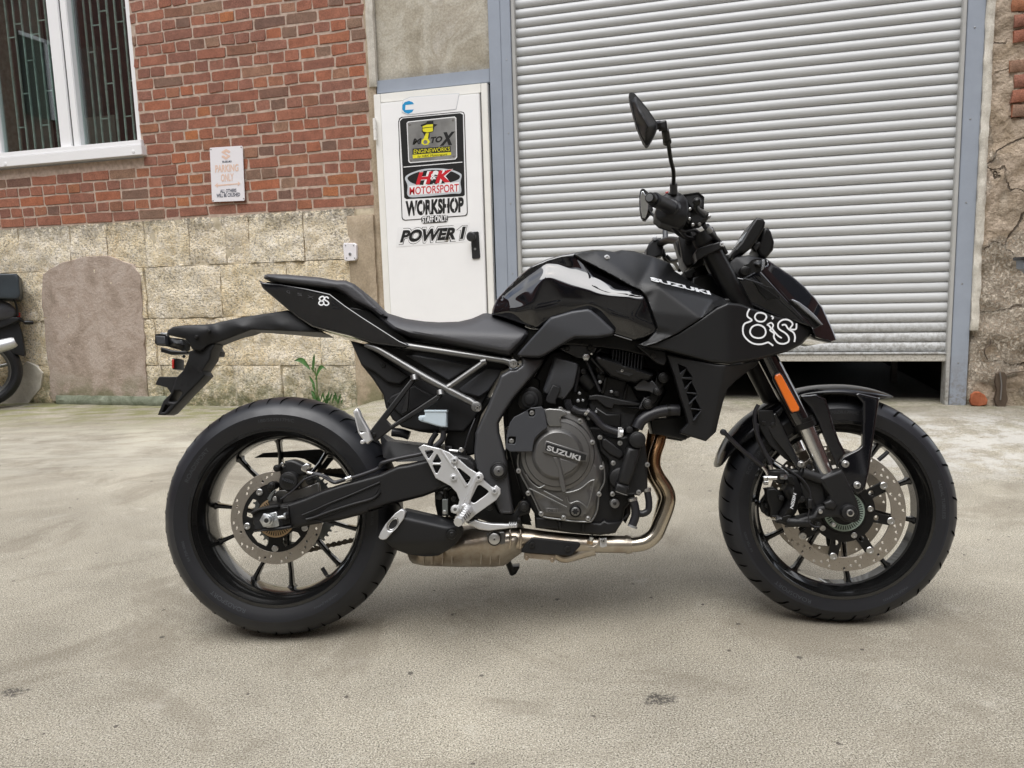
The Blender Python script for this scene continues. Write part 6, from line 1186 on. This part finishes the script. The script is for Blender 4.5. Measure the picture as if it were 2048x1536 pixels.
# radiator shroud with slots
rsd=S7('255,868,-.165 400,900,-.175 600,940,-.18 700,945,-.18 800,930,-.175 905,905,-.16 880,950,-.155 820,990,-.15 740,1050,-.145 680,1110,-.14 650,1200,-.135 625,1300,-.13 600,1410,-.125 530,1475,-.12 350,1420,-.12 355,1400,-.12 405,1350,-.125 380,1250,-.14 340,1130,-.15 310,1020,-.16')
ht=[S7(p) for p in ('332,930 400,962 350,1005','395,965 440,1030 365,1030','362,1040 440,1045 385,1110','425,1050 470,1140 395,1135','395,1140 475,1150 415,1215','450,1165 498,1255 425,1245','428,1255 498,1262 445,1330')]
add('radiator_shroud',relief(B,rsd,S7('500,960,-.195 650,1000,-.19 600,1050,-.198 560,1250,-.178 480,1350,-.165 640,1150,-.160 450,1100,-.19 540,1420,-.145 700,1020,-.175 620,1080,-.20 590,1300,-.16'),[],'plastic_matte',3.2,0,th=.012,rim=(2.5,.005),planes=[S7('255,868,-.170 640,940,-.200 400,1420,-.152'),S7('660,1000,-.197 620,1300,-.168 905,905,-.130')],holes=[[p[:2] for p in h] for h in ht]))
g=[]
for h in ht: g+=stroke(B,[h[1][:2],h[2][:2]],1.6,-.172,'plastic_grey',smooth=False,ext=.02)
add('shroud_slot_vanes',g+plate(B,S7('300,900 420,930 510,1250 460,1360 400,1340 340,1100'),-.135,.01,'plastic_matte',.002))
add('shroud_bracket',plate(B,S7('40,800 110,822 250,850 262,900 240,945 190,930 130,880 60,820'),-.16,.02,'plastic_matte',.003)+bolt(B,*S7('166,876')[0],-.165,7,'bolt_dark')); add('lower_bracket',plate(B,S7('240,1410 350,1400 440,1440 360,1475 270,1460'),-.05,.06,'black_satin',.004))
add('radiator',plate(B,S7('330,960 560,960 600,1380 520,1440 420,1400'),-.10,.20,'black_satin',.004))
# ---- fork and front end (steered) ----
fk=thing_none=None
FL=-.103
ft=add('fork_tube',tube(S,[(1407,474,FL),(1500,648,FL)],.0262,'black_satin',seg=28,n=1)+tube(S,[(1500,648,FL),(1603,846,FL)],.0245,'gloss_black',seg=28,n=1))
add('fork_collar',tube(S,[(*S8('560,372')[0],FL),(*S8('572,408')[0],FL)],.0262,'black_satin',seg=28,n=1)+tube(S,[(*S8('566,395')[0],FL),(*S8('578,425')[0],FL)],.0285,'black_satin',seg=28,n=1),ft)
add('fork_slider',tube(S,[(*S8('578,420')[0],FL),(*S8('705,715')[0],FL)],.0207,'stanchion',seg=36,n=1),ft)
g=tube(S,[(1407,474,FL),(1603,846,FL)],.0262,'black_satin',seg=20,n=1)+tube(S,[(*S8('578,420')[0],FL),(*S8('705,715')[0],FL)],.0207,'stanchion',seg=24,n=1); add('fork_tube',mirrored(S,g))
lg=S8('650,702 665,696 780,655 800,690 850,790 868,830 885,900 880,935 850,950 800,945 760,920 700,920 640,935 600,960 560,972 470,965 410,935 440,915 540,925 620,905 650,860 700,850 712,800 680,760')
fb=add('fork_leg_casting',plate(S,lg,-.135,.05,'cast_black',.008)+tube(S,[(*S8('690,680')[0],FL),(*S8('745,800')[0],FL),(*S8('800,880')[0],FL)],.0275,'cast_black',seg=28,n=3)+plate(S,S8('490,660 560,650 660,690 690,760 700,850 640,890 600,800 540,710 500,690'),-.115,.03,'cast_black',.008)+plate(S,S8('545,725 580,730 660,850 640,900 620,905 560,800'),-.112,.03,'cast_black',.006)+disc(S,*S8('822,893')[0],-.150,16.5,.06,'cast_black',.25),None)
add('front_axle',disc(S,*S8('826,895')[0],-.153,7.6,.02,'bolt',.15)+disc(S,*S8('826,895')[0],-.1535,5.2,.003,'hole_shade'),fb)
add('casting_rib',plate(S,S8('680,840 720,820 760,850 740,880 690,870'),-.142,.02,'cast_black',.006),fb); add('caliper_lug',tube(S,[(*S8('560,675')[0],-.12),(*S8('680,715')[0],-.12)],.014,'cast_black'),fb); add('caliper_lug',tube(S,[(*S8('470,945')[0],-.125),(*S8('600,945')[0],-.125)],.012,'cast_black'),fb)
add('fork_leg_casting',mirrored(S,plate(S,lg,-.135,.05,'cast_black',.008)))
add('sensor_bolt',disc(S,*S8('662,887')[0],-.145,4.5,.01,'bolt')+disc(S,*S8('735,960')[0],-.14,4.5,.01,'bolt')+disc(S,*S8('652,957')[0],-.138,5,.01,'bolt_dark'),fb)
# caliper
cl=FX('1095,545 1150,560 1230,600 1290,720 1305,800 1295,850 1265,900 1255,1000 1230,1060 1170,1130 1120,1180 1040,1200 980,1190 1010,1120 1040,1050 1100,960 1130,900 1080,830 1070,760 1110,700 1090,620')
fc=add('front_caliper',relief(S,[(*p,-.120) for p in cl],FX('1160,640,-.148 1200,760,-.15 1220,900,-.15 1160,1010,-.15 1080,1120,-.146 1140,780,-.142 1120,1020,-.144'),[],'cast_black',2.5,1,th=.035,rim=(2,.005))+plate(S,FX('880,520 1090,520 1110,620 1090,700 1000,690 960,640 880,600'),-.112,.04,'cast_black',.005)+plate(S,FX('850,760 960,740 1060,800 1100,880 1080,960 1020,1060 980,1180 900,1120 900,1000 860,900'),-.105,.035,'black_satin',.005)+plate(S,FX('780,940 860,880 930,950 950,1060 880,1110 800,1060 775,990'),-.06,.02,'cast_black',.004)+plate(S,FX('820,750 880,760 860,880 800,930 780,920 850,820'),-.07,.02,'black_satin',.003))
add('caliper_lettering',txt(S,'NISSIN',FX('1190,1010')[0],FX('1235,820')[0],(-6.2,-1.2),-.1535,'white_decal',sh=.2),fc)
add('caliper_detail',plate(S,FX('1120,590 1180,600 1230,700 1180,700 1130,650'),-.1505,.004,'black_satin',.001),fc); add('caliper_detail',plate(S,FX('1060,1110 1140,1090 1180,1100 1100,1160 1040,1170'),-.1495,.004,'black_satin',.001),fc)
for x,y,r in ((1302,888,7),(865,970,5.5),(880,1080,5.5),(1045,872,5.5),(890,780,3)): add('caliper_bolt',disc(S,*FX(f'{x},{y}')[0],-.118 if x>1000 else -.075,r,.02,'bolt_dark')+disc(S,*FX(f'{x},{y}')[0],-.1185 if x>1000 else -.0755,r*.5,.003,'hole_shade'),fc)
add('mount_bolt',tube(S,[(*FX('938,1125')[0],-.12),(*FX('990,1128')[0],-.13)],.0072,'chrome',n=1,seg=16),fc); add('mount_bolt',tube(S,[(*FX('1045,605')[0],-.12),(*FX('1095,602')[0],-.13)],.0066,'bolt',n=1,seg=16),fc)
add('banjo_fitting',tube(S,[(*FX('860,612')[0],-.13),(*FX('980,615')[0],-.13)],.0060,'chrome',n=1,seg=16)+tube(S,[(*FX('812,610')[0],-.13),(*FX('850,612')[0],-.13)],.0052,'chrome',n=1,seg=16)+tube(S,[(*FX('815,675')[0],-.11),(*FX('870,672')[0],-.11)],.006,'bolt',n=1,seg=16)+tube(S,[(*FX('780,450')[0],-.13),(*FX('840,520')[0],-.13),(*FX('868,580')[0],-.13)],.0042,'chrome')+tube(S,[(*FX('890,440')[0],-.12),(*FX('915,500')[0],-.12)],.0055,'bolt',n=1),fc)
add('brake_hose',tube(S,[(*FX('320,40')[0],-.16),(*FX('500,220')[0],-.15),(*FX('680,370')[0],-.14),(*FX('790,460')[0],-.13)],.0056,'rubber_hose')+disc(S,*FX('305,30')[0],-.172,6.4,.012,'rubber_hose',.3)+tube(S,[(*p,-.125) for p in FX('720,-80 740,80 800,230 860,340 910,440')],.0058,'rubber_hose')+tube(S,[(*p,-.128) for p in S8('320,300 300,350 310,450 345,540')],.0050,'rubber_hose'))
add('sensor_cable',tube(S,[(*p,-.155) for p in FX('820,240 880,340 1030,440 1200,550 1330,650 1400,770 1420,880')],.0019,'rubber_hose')+plate(S,FX('1385,885 1445,885 1440,1010 1380,1010'),-.16,.018,'cast_black',.004)+tube(S,[(*p,-.158) for p in FX('1400,1020 1385,1090 1400,1180 1450,1230 1530,1245')],.0017,'rubber_hose'))
# fender
fo_=S8('80,634 100,560 150,467 220,387 300,327 400,264 500,222 560,205 650,192 780,189 900,204 1000,232 1052,254')
fi_=S8('126,622,-.058 165,575,-.064 215,525,-.068 270,485,-.072 340,440,-.074 420,380,-.076 490,290,-.078 560,250,-.078 650,238,-.078 780,236,-.078 870,250,-.078 960,268,-.070 1042,256,-.03')
add('front_fender',shell(S,fo_,fi_,-.0,-.07,'fender_black'))
st=S8('985,272,-.088 970,360,-.100 955,470,-.106 940,570,-.112 925,680,-.118 905,765,-.122 865,792,-.122 835,775,-.12 800,720,-.118 762,640,-.115 765,615,-.114 785,585,-.112 868,545,-.108 888,525,-.106 892,400,-.10 895,290,-.092 850,245,-.08 700,237,-.08 620,240,-.08 570,262,-.086 545,250,-.084 590,238,-.08 900,255,-.078')
stt=add('fender_stay',relief(S,S8('850,243 870,235 985,262 970,360 955,470 940,570 925,680 905,765 865,792 835,775 800,720 762,640 765,615 785,585 868,545 888,525 892,400 893,290'),[],[],'gloss_black',3.2,0,th=.008,rim=(2.5,.004),planes=[S8('850,240,-.080 985,268,-.080 865,790,-.124')]))
add('fender_stay_arm',relief(S,S8('545,248 640,240 690,268 705,310 735,420 765,500 800,565 770,600 755,650 740,610 690,500 650,400 610,320 570,280'),[],[],'gloss_black',3.2,0,th=.008,rim=(2.5,.004),planes=[S8('560,245,-.080 690,268,-.080 765,620,-.118')]),stt)
add('fender_stay_arm',relief(S,S8('340,380 420,340 560,640 545,672 500,600 400,480'),[],[],'gloss_black',3.2,0,th=.008,rim=(2.5,.004),planes=[S8('340,380,-.085 420,340,-.085 550,660,-.118')]),stt)
bolts(S,S8('803,627 868,744'),-.135,7.6,stt,'bolt'); bolts(S,S8('558,628'),-.128,7.0,stt,'bolt')
add('mudguard_rear_part',plate(S,S8('320,330 400,330 420,400 560,620 540,640 470,600 380,520 330,430'),-.09,.012,'cast_black',.003)+disc(S,*S8('402,410')[0],-.095,5,.006,'bolt_dark')+disc(S,*S8('350,400')[0],-.095,4,.006,'bolt_dark')+disc(S,*S8('600,640')[0],-.10,5,.006,'hole_shade'))
# orange reflector
rf_=add('fork_reflector',plate(S,S8('403,150 410,132 440,122 455,135 550,310 553,328 545,342 505,350 492,340 402,165'),-.138,.012,'black_satin',.003)); add('reflector_lens',plate(S,S8('409,153 414,138 438,128 450,140 545,313 547,326 541,336 507,343 497,334'),-.1405,.008,'orange_lens',.003),rf_)
# yoke
ty=add('top_yoke',plate(S,S7('455,160 470,128 560,98 618,80 645,85 655,105 650,125 600,148 520,185 468,215'),-.137,.274,'cast_black',.004)+tube(S,[(1403,466,FL),(1414,487,FL)],.031,'cast_black',n=1,seg=24)+bolt(S,*S7('642,100')[0],-.14,6,'alu_silver')+plate(S,S7('540,180 690,170 740,260 600,300'),-.06,.12,'black_satin',.004))
add('bottom_yoke',plate(S,S7('600,480 740,470 790,560 640,620'),-.12,.24,'cast_black',.006),ty)
add('steering_stem',tube(B,[(*S7('440,290')[0],0),(*S7('560,520')[0],0)],.035,'black_satin',n=1)+plate(B,S7('380,290 450,260 470,290 440,310 450,330 400,340'),-.05,.10,'cast_black',.003),ty)
# inner dark body behind the fork
add('head_frame',plate(B,S7('440,330 560,300 700,360 860,520 1000,600 900,760 600,780 400,600'),-.06,.12,'black_satin',.006))
# ---- handlebar ----
hb=add('handlebar',tube(S,[(*S6('330,915')[0],-.37),(*S6('400,950')[0],-.32),(*S6('490,990')[0],-.25),(*S6('560,1090')[0],-.19),(*S6('600,1190')[0],-.10),(*S6('610,1240')[0],-.04),(*S6('600,1240')[0],.04),(*S6('540,1240')[0],.10),(*S6('450,1230')[0],.18),(*S6('380,1260')[0],.25),(*S6('330,1300')[0],.33)],.011,'black_satin'))
E0=S.P(*S6('308,905')[0],-.385); E1=S.P(*S6('480,985')[0],-.25); dd=(E1-E0); Lh=np.linalg.norm(dd); dd/=Lh
add('bar_end_weight',lathe(S,E0,[(-.004,.006),(-.004,.010),(0,.0125),(.012,.0125),(.014,.0105),(.020,.0105),(.021,.0125),(.026,.0125)],'black_satin',ax=dd)+lathe(S,E0-dd*.0045,[(0,.0055),(.001,.0001)],'hole_shade',ax=dd)+lathe(S,E0-dd*.0047,[(0,.0085),(0,.006)],'steel_dull',ax=dd),hb)
gp=[]; 
for k in range(26): 
    t=.026+.108*k/25; gp.append((t,.0150+(.0010 if k%2 else 0)))
add('grip',lathe(S,E0,gp+[(.136,.019),(.145,.0215),(.149,.021)],'rubber',ax=dd,seg=28)+lathe(S,E0,[(.020,.0145),(.026,.017),(.030,.0155)],'rubber',ax=dd),hb)
sg_=add('throttle_housing',relief(S,[(*p,-.245) for p in S6('345,1010 365,950 390,905 430,870 520,860 560,880 595,920 605,980 600,1060 570,1120 540,1140 480,1130 390,1100 345,1060')],S6('420,940,-.262 470,1000,-.268 520,940,-.262 560,1040,-.260 420,1060,-.26 500,1090,-.26'),[],'plastic_matte',3,2,th=.06,rim=(3,.012))+plate(S,S6('455,858 540,870 550,885 520,895 440,880'),-.25,.05,'black_satin',.004)+plate(S,S6('425,856 450,852 450,870 430,872'),-.24,.03,'red_lens',.003),hb)
add('grip',tube(S,[(*S6('330,1300')[0],.30),(*S6('300,1330')[0],.42)],.0165,'rubber',n=1)+plate(S,S6('278,1340 283,1290 300,1250 340,1215 390,1208 410,1240 412,1300 400,1350 330,1372 290,1355'),.24,.05,'plastic_matte',.006)+disc(S,*S6('345,1215')[0],.235,5,.02,'steel_dull'),hb)
mc=add('front_master_cylinder',plate(S,S6('550,882 665,864 680,866 726,903 724,985 640,1000 600,965'),-.215,.05,'plastic_matte',.005)+plate(S,S6('600,985 700,988 760,1010 766,1050 740,1082 700,1110 640,1117 600,1092'),-.20,.05,'cast_black',.008)+plate(S,S6('590,990 610,985 625,1060 600,1110 585,1080'),-.22,.02,'cast_black',.003),hb)
add('reservoir_cap',plate(S,S6('548,878 664,858 682,860 727,897 724,908 676,872 556,890'),-.218,.056,'black_satin',.003),mc)
for p in ('615,990','612,1065','638,1110','690,1105','765,1045'): add('screw',disc(S,*S6(p)[0],-.222,3.2,.012,'bolt' ,.3),mc)
add('brake_lever',tube(S,[(*S6('668,940')[0],-.37,.006),(*S6('660,975')[0],-.33,.006),(*S6('690,1010')[0],-.27,.0075),(*S6('720,1030')[0],-.22,.009)],.007,'black_satin')+lathe(S,S.P(*S6('667,935')[0],-.375),[(.0095*math.cos(t),.0001+.0095*math.sin(t)) for t in np.linspace(0,math.pi,10)],'black_satin'),mc)
add('clutch_lever',tube(S,[(*S6('400,1300')[0],.25,.007),(*S6('430,1380')[0],.26,.007),(*S6('490,1400')[0],.30,.006),(*S6('520,1445')[0],.36,.0055)],.006,'black_satin')+lathe(S,S.P(*S6('535,1455')[0],.37),[(.0085*math.cos(t),.0001+.0085*math.sin(t)) for t in np.linspace(0,math.pi,10)],'black_satin')+tube(S,[(*S6('430,1350')[0],.22),(*S6('480,1390')[0],.22),(*S6('540,1380')[0],.18)],.006,'cast_black'),hb)
add('hose',tube(S,[(*S6(p)[0],l) for p,l in (('715,1105',-.19),('750,1150',-.17),('800,1200',-.14),('850,1260',-.11),('890,1330',-.09))],.0062,'rubber_hose')+tube(S,[(*S6('740,1125')[0],-.178),(*S6('770,1160')[0],-.165)],.0085,'steel_dull',n=1),hb)
add('cables',tube(S,[(*S6(p)[0],l) for p,l in (('480,1130',-.22),('520,1180',-.18),('600,1220',-.12),('700,1240',-.08),('780,1240',-.05))],.0042,'rubber_hose')+tube(S,[(*S6(p)[0],l) for p,l in (('530,1140',-.22),('580,1200',-.16),('680,1230',-.10),('800,1270',-.05),('880,1320',-.03))],.0042,'rubber_hose')+tube(S,[(*S6(p)[0],l) for p,l in (('500,1130',-.22),('560,1160',-.2),('640,1150',-.14),('700,1190',-.08),('760,1230',-.05))],.005,'rubber_hose')+tube(S,[(*S6(p)[0],l) for p,l in (('730,1190',-.05),('800,1250',-.05),('860,1330',-.05),('900,1420',-.04))],.005,'rubber_hose'),hb)
add('bar_clamp',plate(S,S6('525,1205 560,1160 650,1130 690,1160 740,1240 665,1330 700,1385 590,1440 560,1390 545,1300'),-.055,.11,'cast_black',.008)+plate(S,S6('500,1235 530,1240 590,1370 560,1385 530,1340'),-.03,.06,'cast_black',.006),hb)
# mirrors
mr=add('mirror',relief(S,[(*p,-.40) for p in S6('145,110 152,97 168,95 190,103 235,155 285,215 330,280 362,330 364,370 335,435 305,485 288,505 272,498 238,435 203,350 178,260 152,160')],S6('250,250,-.455 290,350,-.46 200,180,-.44 270,430,-.44 320,340,-.44 215,260,-.445'),[],'plastic_matte',3,2,mirror=-.40,rim=(3,.01)),hb)
add('mirror_stem',tube(S,[(*S6('350,350')[0],-.40),(*S6('385,345')[0],-.395)],.0095,'black_satin',n=1)+plate(S,S6('372,325 390,308 430,303 437,312 447,390 420,395 400,375 380,375'),-.405,.022,'black_satin',.005)+tube(S,[(*S6('424,388')[0],-.395),(*S6('440,490')[0],-.37)],.0085,'black_satin',n=1,seg=8)+tube(S,[(*S6('448,490')[0],-.37),(*S6('468,620')[0],-.33),(*S6('487,700')[0],-.30),(*S6('488,800')[0],-.265)],.0048,'black_satin')+tube(S,[(*S6('488,795')[0],-.262),(*S6('489,870')[0],-.25)],.0090,'plastic_grey',n=1)+tube(S,[(*S6('436,460')[0],-.378),(*S6('441,482')[0],-.372)],.0098,'black_satin',n=1,seg=8),hb)
mr2=add('mirror',relief(S,[(*p,.42) for p in S6('226,890 232,850 245,834 262,835 292,862 312,930 332,995 300,1045 275,1078 255,1075 238,1050 228,990')],S6('270,950,.37 290,1000,.375'),[],'plastic_matte',3,1,mirror=.42,rim=(2,.006))+plate(S,S6('232,905 240,860 255,852 282,900 292,960 285,1030 268,1062 250,1055 236,1000'),.365,.004,'mirror_glass',.001),hb)
add('mirror_stem',tube(S,[(*S6('425,1120')[0],.30),(*S6('425,1235')[0],.27)],.0085,'plastic_grey',n=1)+tube(S,[(*S6('300,1010')[0],.40),(*S6('360,1060')[0],.36),(*S6('410,1090')[0],.33),(*S6('425,1130')[0],.30)],.005,'black_satin'),hb)
# dash
ds=add('dash_display',plate(S,S6('1115,1065 1130,1052 1178,1063 1196,1090 1190,1125 1150,1200 1085,1290 1030,1332 975,1322 928,1372 920,1365 965,1290 1010,1240 1060,1150'),-.075,.15,'black_satin',.006)+plate(S,S6('1180,1130 1215,1130 1240,1160 1266,1240 1258,1300 1200,1372 1150,1350 1120,1290 1150,1230'),-.05,.10,'black_satin',.008))
add('screen',plate(S,S6('1113,1068 1120,1072 1012,1243 1004,1236'),-.070,.14,'screen',.001),ds)
add('dash_bracket',plate(S,S6('1090,1280 1110,1250 1150,1240 1165,1260 1120,1320'),-.06,.02,'cast_black',.004),ds)
# ---- nose cowl ----
nc=S7('705,322,-.085 790,338,-.10 860,300,-.08 960,240,-.05 945,195,-.03 1000,232,-.03 1085,290,-.04 1125,315,-.04 1220,395,-.04 1300,480,-.04 1345,540,-.04 1380,615,-.04 1415,690,-.04 1447,768,-.035 1400,782,-.05 1300,750,-.08 1275,710,-.10 1270,680,-.115 1150,640,-.13 1000,600,-.14 860,550,-.14 770,515,-.135 740,420,-.11')
ni=S7('830,350,-.115 1010,405,-.12 960,500,-.15 1130,480,-.125 1250,560,-.12 1350,670,-.11 1080,560,-.15 1200,630,-.14 1100,400,-.09 1250,500,-.085 1350,610,-.08 1400,720,-.07 1330,720,-.10 900,430,-.135 1180,420,-.065 1010,300,-.06')
nb_=add('headlight_cowl',relief(S,nc,ni,[],'gloss_black',3.2,0,mirror=0,rim=(2.5,.004),k=.005,planes=[S7('705,322,-.100 1275,700,-.150 1010,405,-.132'),S7('1010,405,-.132 960,220,-.100 1350,660,-.132'),S7('1275,700,-.150 1447,768,-.105 1350,560,-.105')]))
add('position_light',plate(S,S7('1125,487 1140,482 1185,503 1245,548 1300,600 1352,662 1335,662 1290,622 1220,565 1170,520'),-.149,.03,'lamp_lens',.003),nb_)
add('cowl_edge',tube(S,[(*p,-.122) for p in S7('790,338 860,358 1010,405')],.0016,'plastic_grey')+tube(S,[(*p,-.155) for p in S7('865,365 1000,450 1100,540 1270,680')],.0012,'black_satin'),nb_)
add('air_vane',plate(S,S7('860,360 1005,408 1050,470 960,490 900,430'),-.148,.006,'black_satin',.001),nb_); add('lower_vane',plate(S,S7('1250,735 1300,735 1410,775 1400,785 1290,760'),-.13,.03,'black_satin',.002),nb_)
add('cowl_bracket',relief(S,S7('690,232,-.08 740,190,-.08 830,175,-.08 880,190,-.08 935,200,-.07 970,250,-.07 985,375,-.08 880,350,-.09 760,330,-.09 712,300,-.085'),S7('830,250,-.10'),[],'plastic_matte',4,1,mirror=0,rim=(2,.004)),nb_)
add('cowl_stripe',plate(S,S7('930,260 985,368 960,372 905,290'),-.10,.02,'plastic_grey',.002),nb_)
ts=add('turn_signal',relief(S,[(*p,-.17) for p in S7('780,275 800,245 830,235 850,210 890,200 938,198 945,230 938,270 915,290 880,290 840,310 800,320 780,300')],S7('820,275,-.19 900,240,-.195'),[],'black_satin',3,1,mirror=-.17,rim=(2,.005))+disc(S,*S7('805,283')[0],-.19,10,.03,'black_satin',.3),nb_)
add('signal_lens',plate(S,S7('925,200 942,205 945,235 935,272 918,285 922,240'),-.19,.03,'clear_lens',.003),nb_)
add('far_turn_signal',plate(S,S7('880,175 900,170 905,190 885,192'),.12,.03,'clear_lens',.002),nb_)
# ================= second motorcycle, cut by the left edge =================
M2=Frame(Rz(.5)@Rx(-.08),tuple(W.w([(-6.05,4.62,0)])[0]))
c2=M2.P(-42,742,0.0)
m2=thing('parked_motorcycle','older black motorcycle with silver muffler and top box at the left edge by the wall','motorcycle',tuple(M2.w([(c2[0],0,0)])[0]))
z0=c2[2]; w2=obj('rear_wheel',lathe(M2,c2,[(-.045,.232),(-.045,.222),(-.03,.205),(.03,.205),(.045,.222),(.045,.232)],'cover_bronze_light',seg=72,close=True)+lathe(M2,c2,[(-.05,.02),(-.05,.06),(.05,.06),(.05,.02)],'cover_bronze_light'),m2)
obj('tyre',lathe(M2,c2,[(-.048,.228),(-.066,.252),(-.066,.272),(-.05,.293),(-.025,.304),(0,.307),(.025,.304),(.05,.293),(.066,.272),(.066,.252),(.048,.228)],'rubber',seg=96,close=True),w2)
for k in range(6):
    a=k*math.pi/3+.2; d=np.array([math.cos(a),0,math.sin(a)]); obj('spoke',tube(M2,[tuple(c2+d*.05),tuple(c2+d*.21)],.014,'cover_bronze_light',n=1,px=False),w2)
obj('top_box',relief(M2,[(*p,-.16) for p in [(-130,548),(33,547),(38,552),(41,590),(37,598),(0,597),(-130,600)]],[],[],'box_dark',5,0,mirror=.0,rim=(3,.012),planes=[[(-130,550,-.175),(40,550,-.17),(-40,600,-.175)]]),m2)
obj('seat',relief(M2,[(*p,-.10) for p in [(-160,600),(-60,596),(0,598),(18,606),(32,620),(34,630),(24,638),(-20,645),(-160,650)]],[(-60,622,-.14),(0,622,-.13)],[],'seat_vinyl',5,1,mirror=.0,rim=(6,.02),tps=True),m2)
obj('grab_rail',tube(M2,[(-60,592,-.13),(10,590,-.12),(26,596,-.11),(33,612,-.10),(36,632,-.10)],.009,'black_satin'),m2)
obj('tail_light',plate(M2,[(34,622),(40,626),(41,640),(34,636)],-.05,.10,'red_lens',.003),m2)
obj('side_panel',relief(M2,[(*p,-.10) for p in [(-160,648),(-20,640),(24,634),(40,634),(46,638),(20,650),(-20,664),(-80,690),(-160,700)]],[(-60,660,-.13)],[],'plastic_matte',5,1,mirror=0,rim=(3,.01),tps=True),m2)
obj('turn_signal',lathe(M2,M2.P(58,645,-.20),[(-.035,.004),(-.03,.016),(0,.019),(.03,.014),(.036,.002)],'black_satin',ax=(1,0,-.1),seg=20)+tube(M2,[(36,638,-.08),(50,645,-.19)],.006,'black_satin'),m2)
obj('mud_flap',plate(M2,[(-40,650),(34,640),(44,668),(50,708),(48,713),(25,707),(-10,690),(-40,690)],-.06,.12,'plastic_matte',.004),m2)
obj('muffler',tube(M2,[(-200,780,-.16,.03),(-120,745,-.17,.05),(-20,700,-.18,.052),(20,687,-.18,.048),(31,683,-.18,.036)],.05,'alu_silver',seg=28)+lathe(M2,M2.P(31,683,-.18),[(.0,.03),(.004,.001)],'hole_shade',ax=(.9,0,.4)),m2)
obj('frame_body',plate(M2,[(-300,640),(-200,630),(-60,650),(-30,700),(-45,742),(-70,750),(-140,740),(-260,760),(-320,740),(-330,680)],-.08,.16,'black_satin',.01),m2)
obj('fuel_tank',relief(M2,[(*p,-.05) for p in [(-360,600),(-320,565),(-240,555),(-180,580),(-160,620),(-170,650),(-340,650)]],[(-260,610,-.14)],[],'gloss_black',8,1,mirror=0,rim=(8,.03),tps=True),m2)
cf=c2+np.array([-1.38,0,0]); w3=obj('front_wheel',lathe(M2,cf,[(-.04,.232),(-.04,.215),(.04,.215),(.04,.232)],'cover_bronze_light',seg=60,close=True)+lathe(M2,cf,[(-.05,.01),(-.05,.07),(.05,.07),(.05,.01)],'cover_bronze_light'),m2)
obj('tyre',lathe(M2,cf,[(-.045,.228),(-.058,.255),(-.05,.285),(0,.303),(.05,.285),(.058,.255),(.045,.228)],'rubber',seg=60,close=True),w3)
for k in range(6):
    a=k*math.pi/3+.2; d=np.array([math.cos(a),0,math.sin(a)]); obj('spoke',tube(M2,[tuple(cf+d*.05),tuple(cf+d*.22)],.014,'cover_bronze_light',n=1,px=False),w3)
obj('fork',tube(M2,[tuple(cf+(0,-.09,0)),tuple(cf+(.28,-.09,.62))],.022,'bolt',n=1,px=False)+tube(M2,[tuple(cf+(.28,-.09,.62)),tuple(cf+(.28,.09,.62))],.022,'black_satin',n=1,px=False)+tube(M2,[tuple(cf+(0,.09,0)),tuple(cf+(.28,.09,.62))],.022,'bolt',n=1,px=False),m2)
obj('handlebar',tube(M2,[tuple(cf+(.38,-.36,.78)),tuple(cf+(.30,-.2,.80)),tuple(cf+(.29,0,.68)),tuple(cf+(.30,.2,.80)),tuple(cf+(.38,.36,.78))],.012,'black_satin',px=False),m2)
X=c2[0]
obj('engine',plate3(M2,[[(X-.98,.80),(X-.45,.78),(X-.30,.62),(X-.38,.34),(X-.55,.22),(X-.88,.24),(X-.98,.45)]],-.12,.24,'cast_black',.02),m2)
obj('front_tank',plate3(M2,[[(X-1.10,.96),(X-.95,1.02),(X-.70,1.02),(X-.45,.86),(X-.50,.76),(X-1.05,.78)]],-.13,.26,'gloss_black',.05),m2)
obj('headlight',lathe(M2,cf+np.array([.12,0,.66]),[(-.02,.06),(.0,.095),(.02,.095),(.14,.05),(.15,.001)],'black_satin',ax=(1,0,0),seg=24),m2)
# ---- tidy ----
for o in scene.objects:
    if '_o' in o: del o['_o']
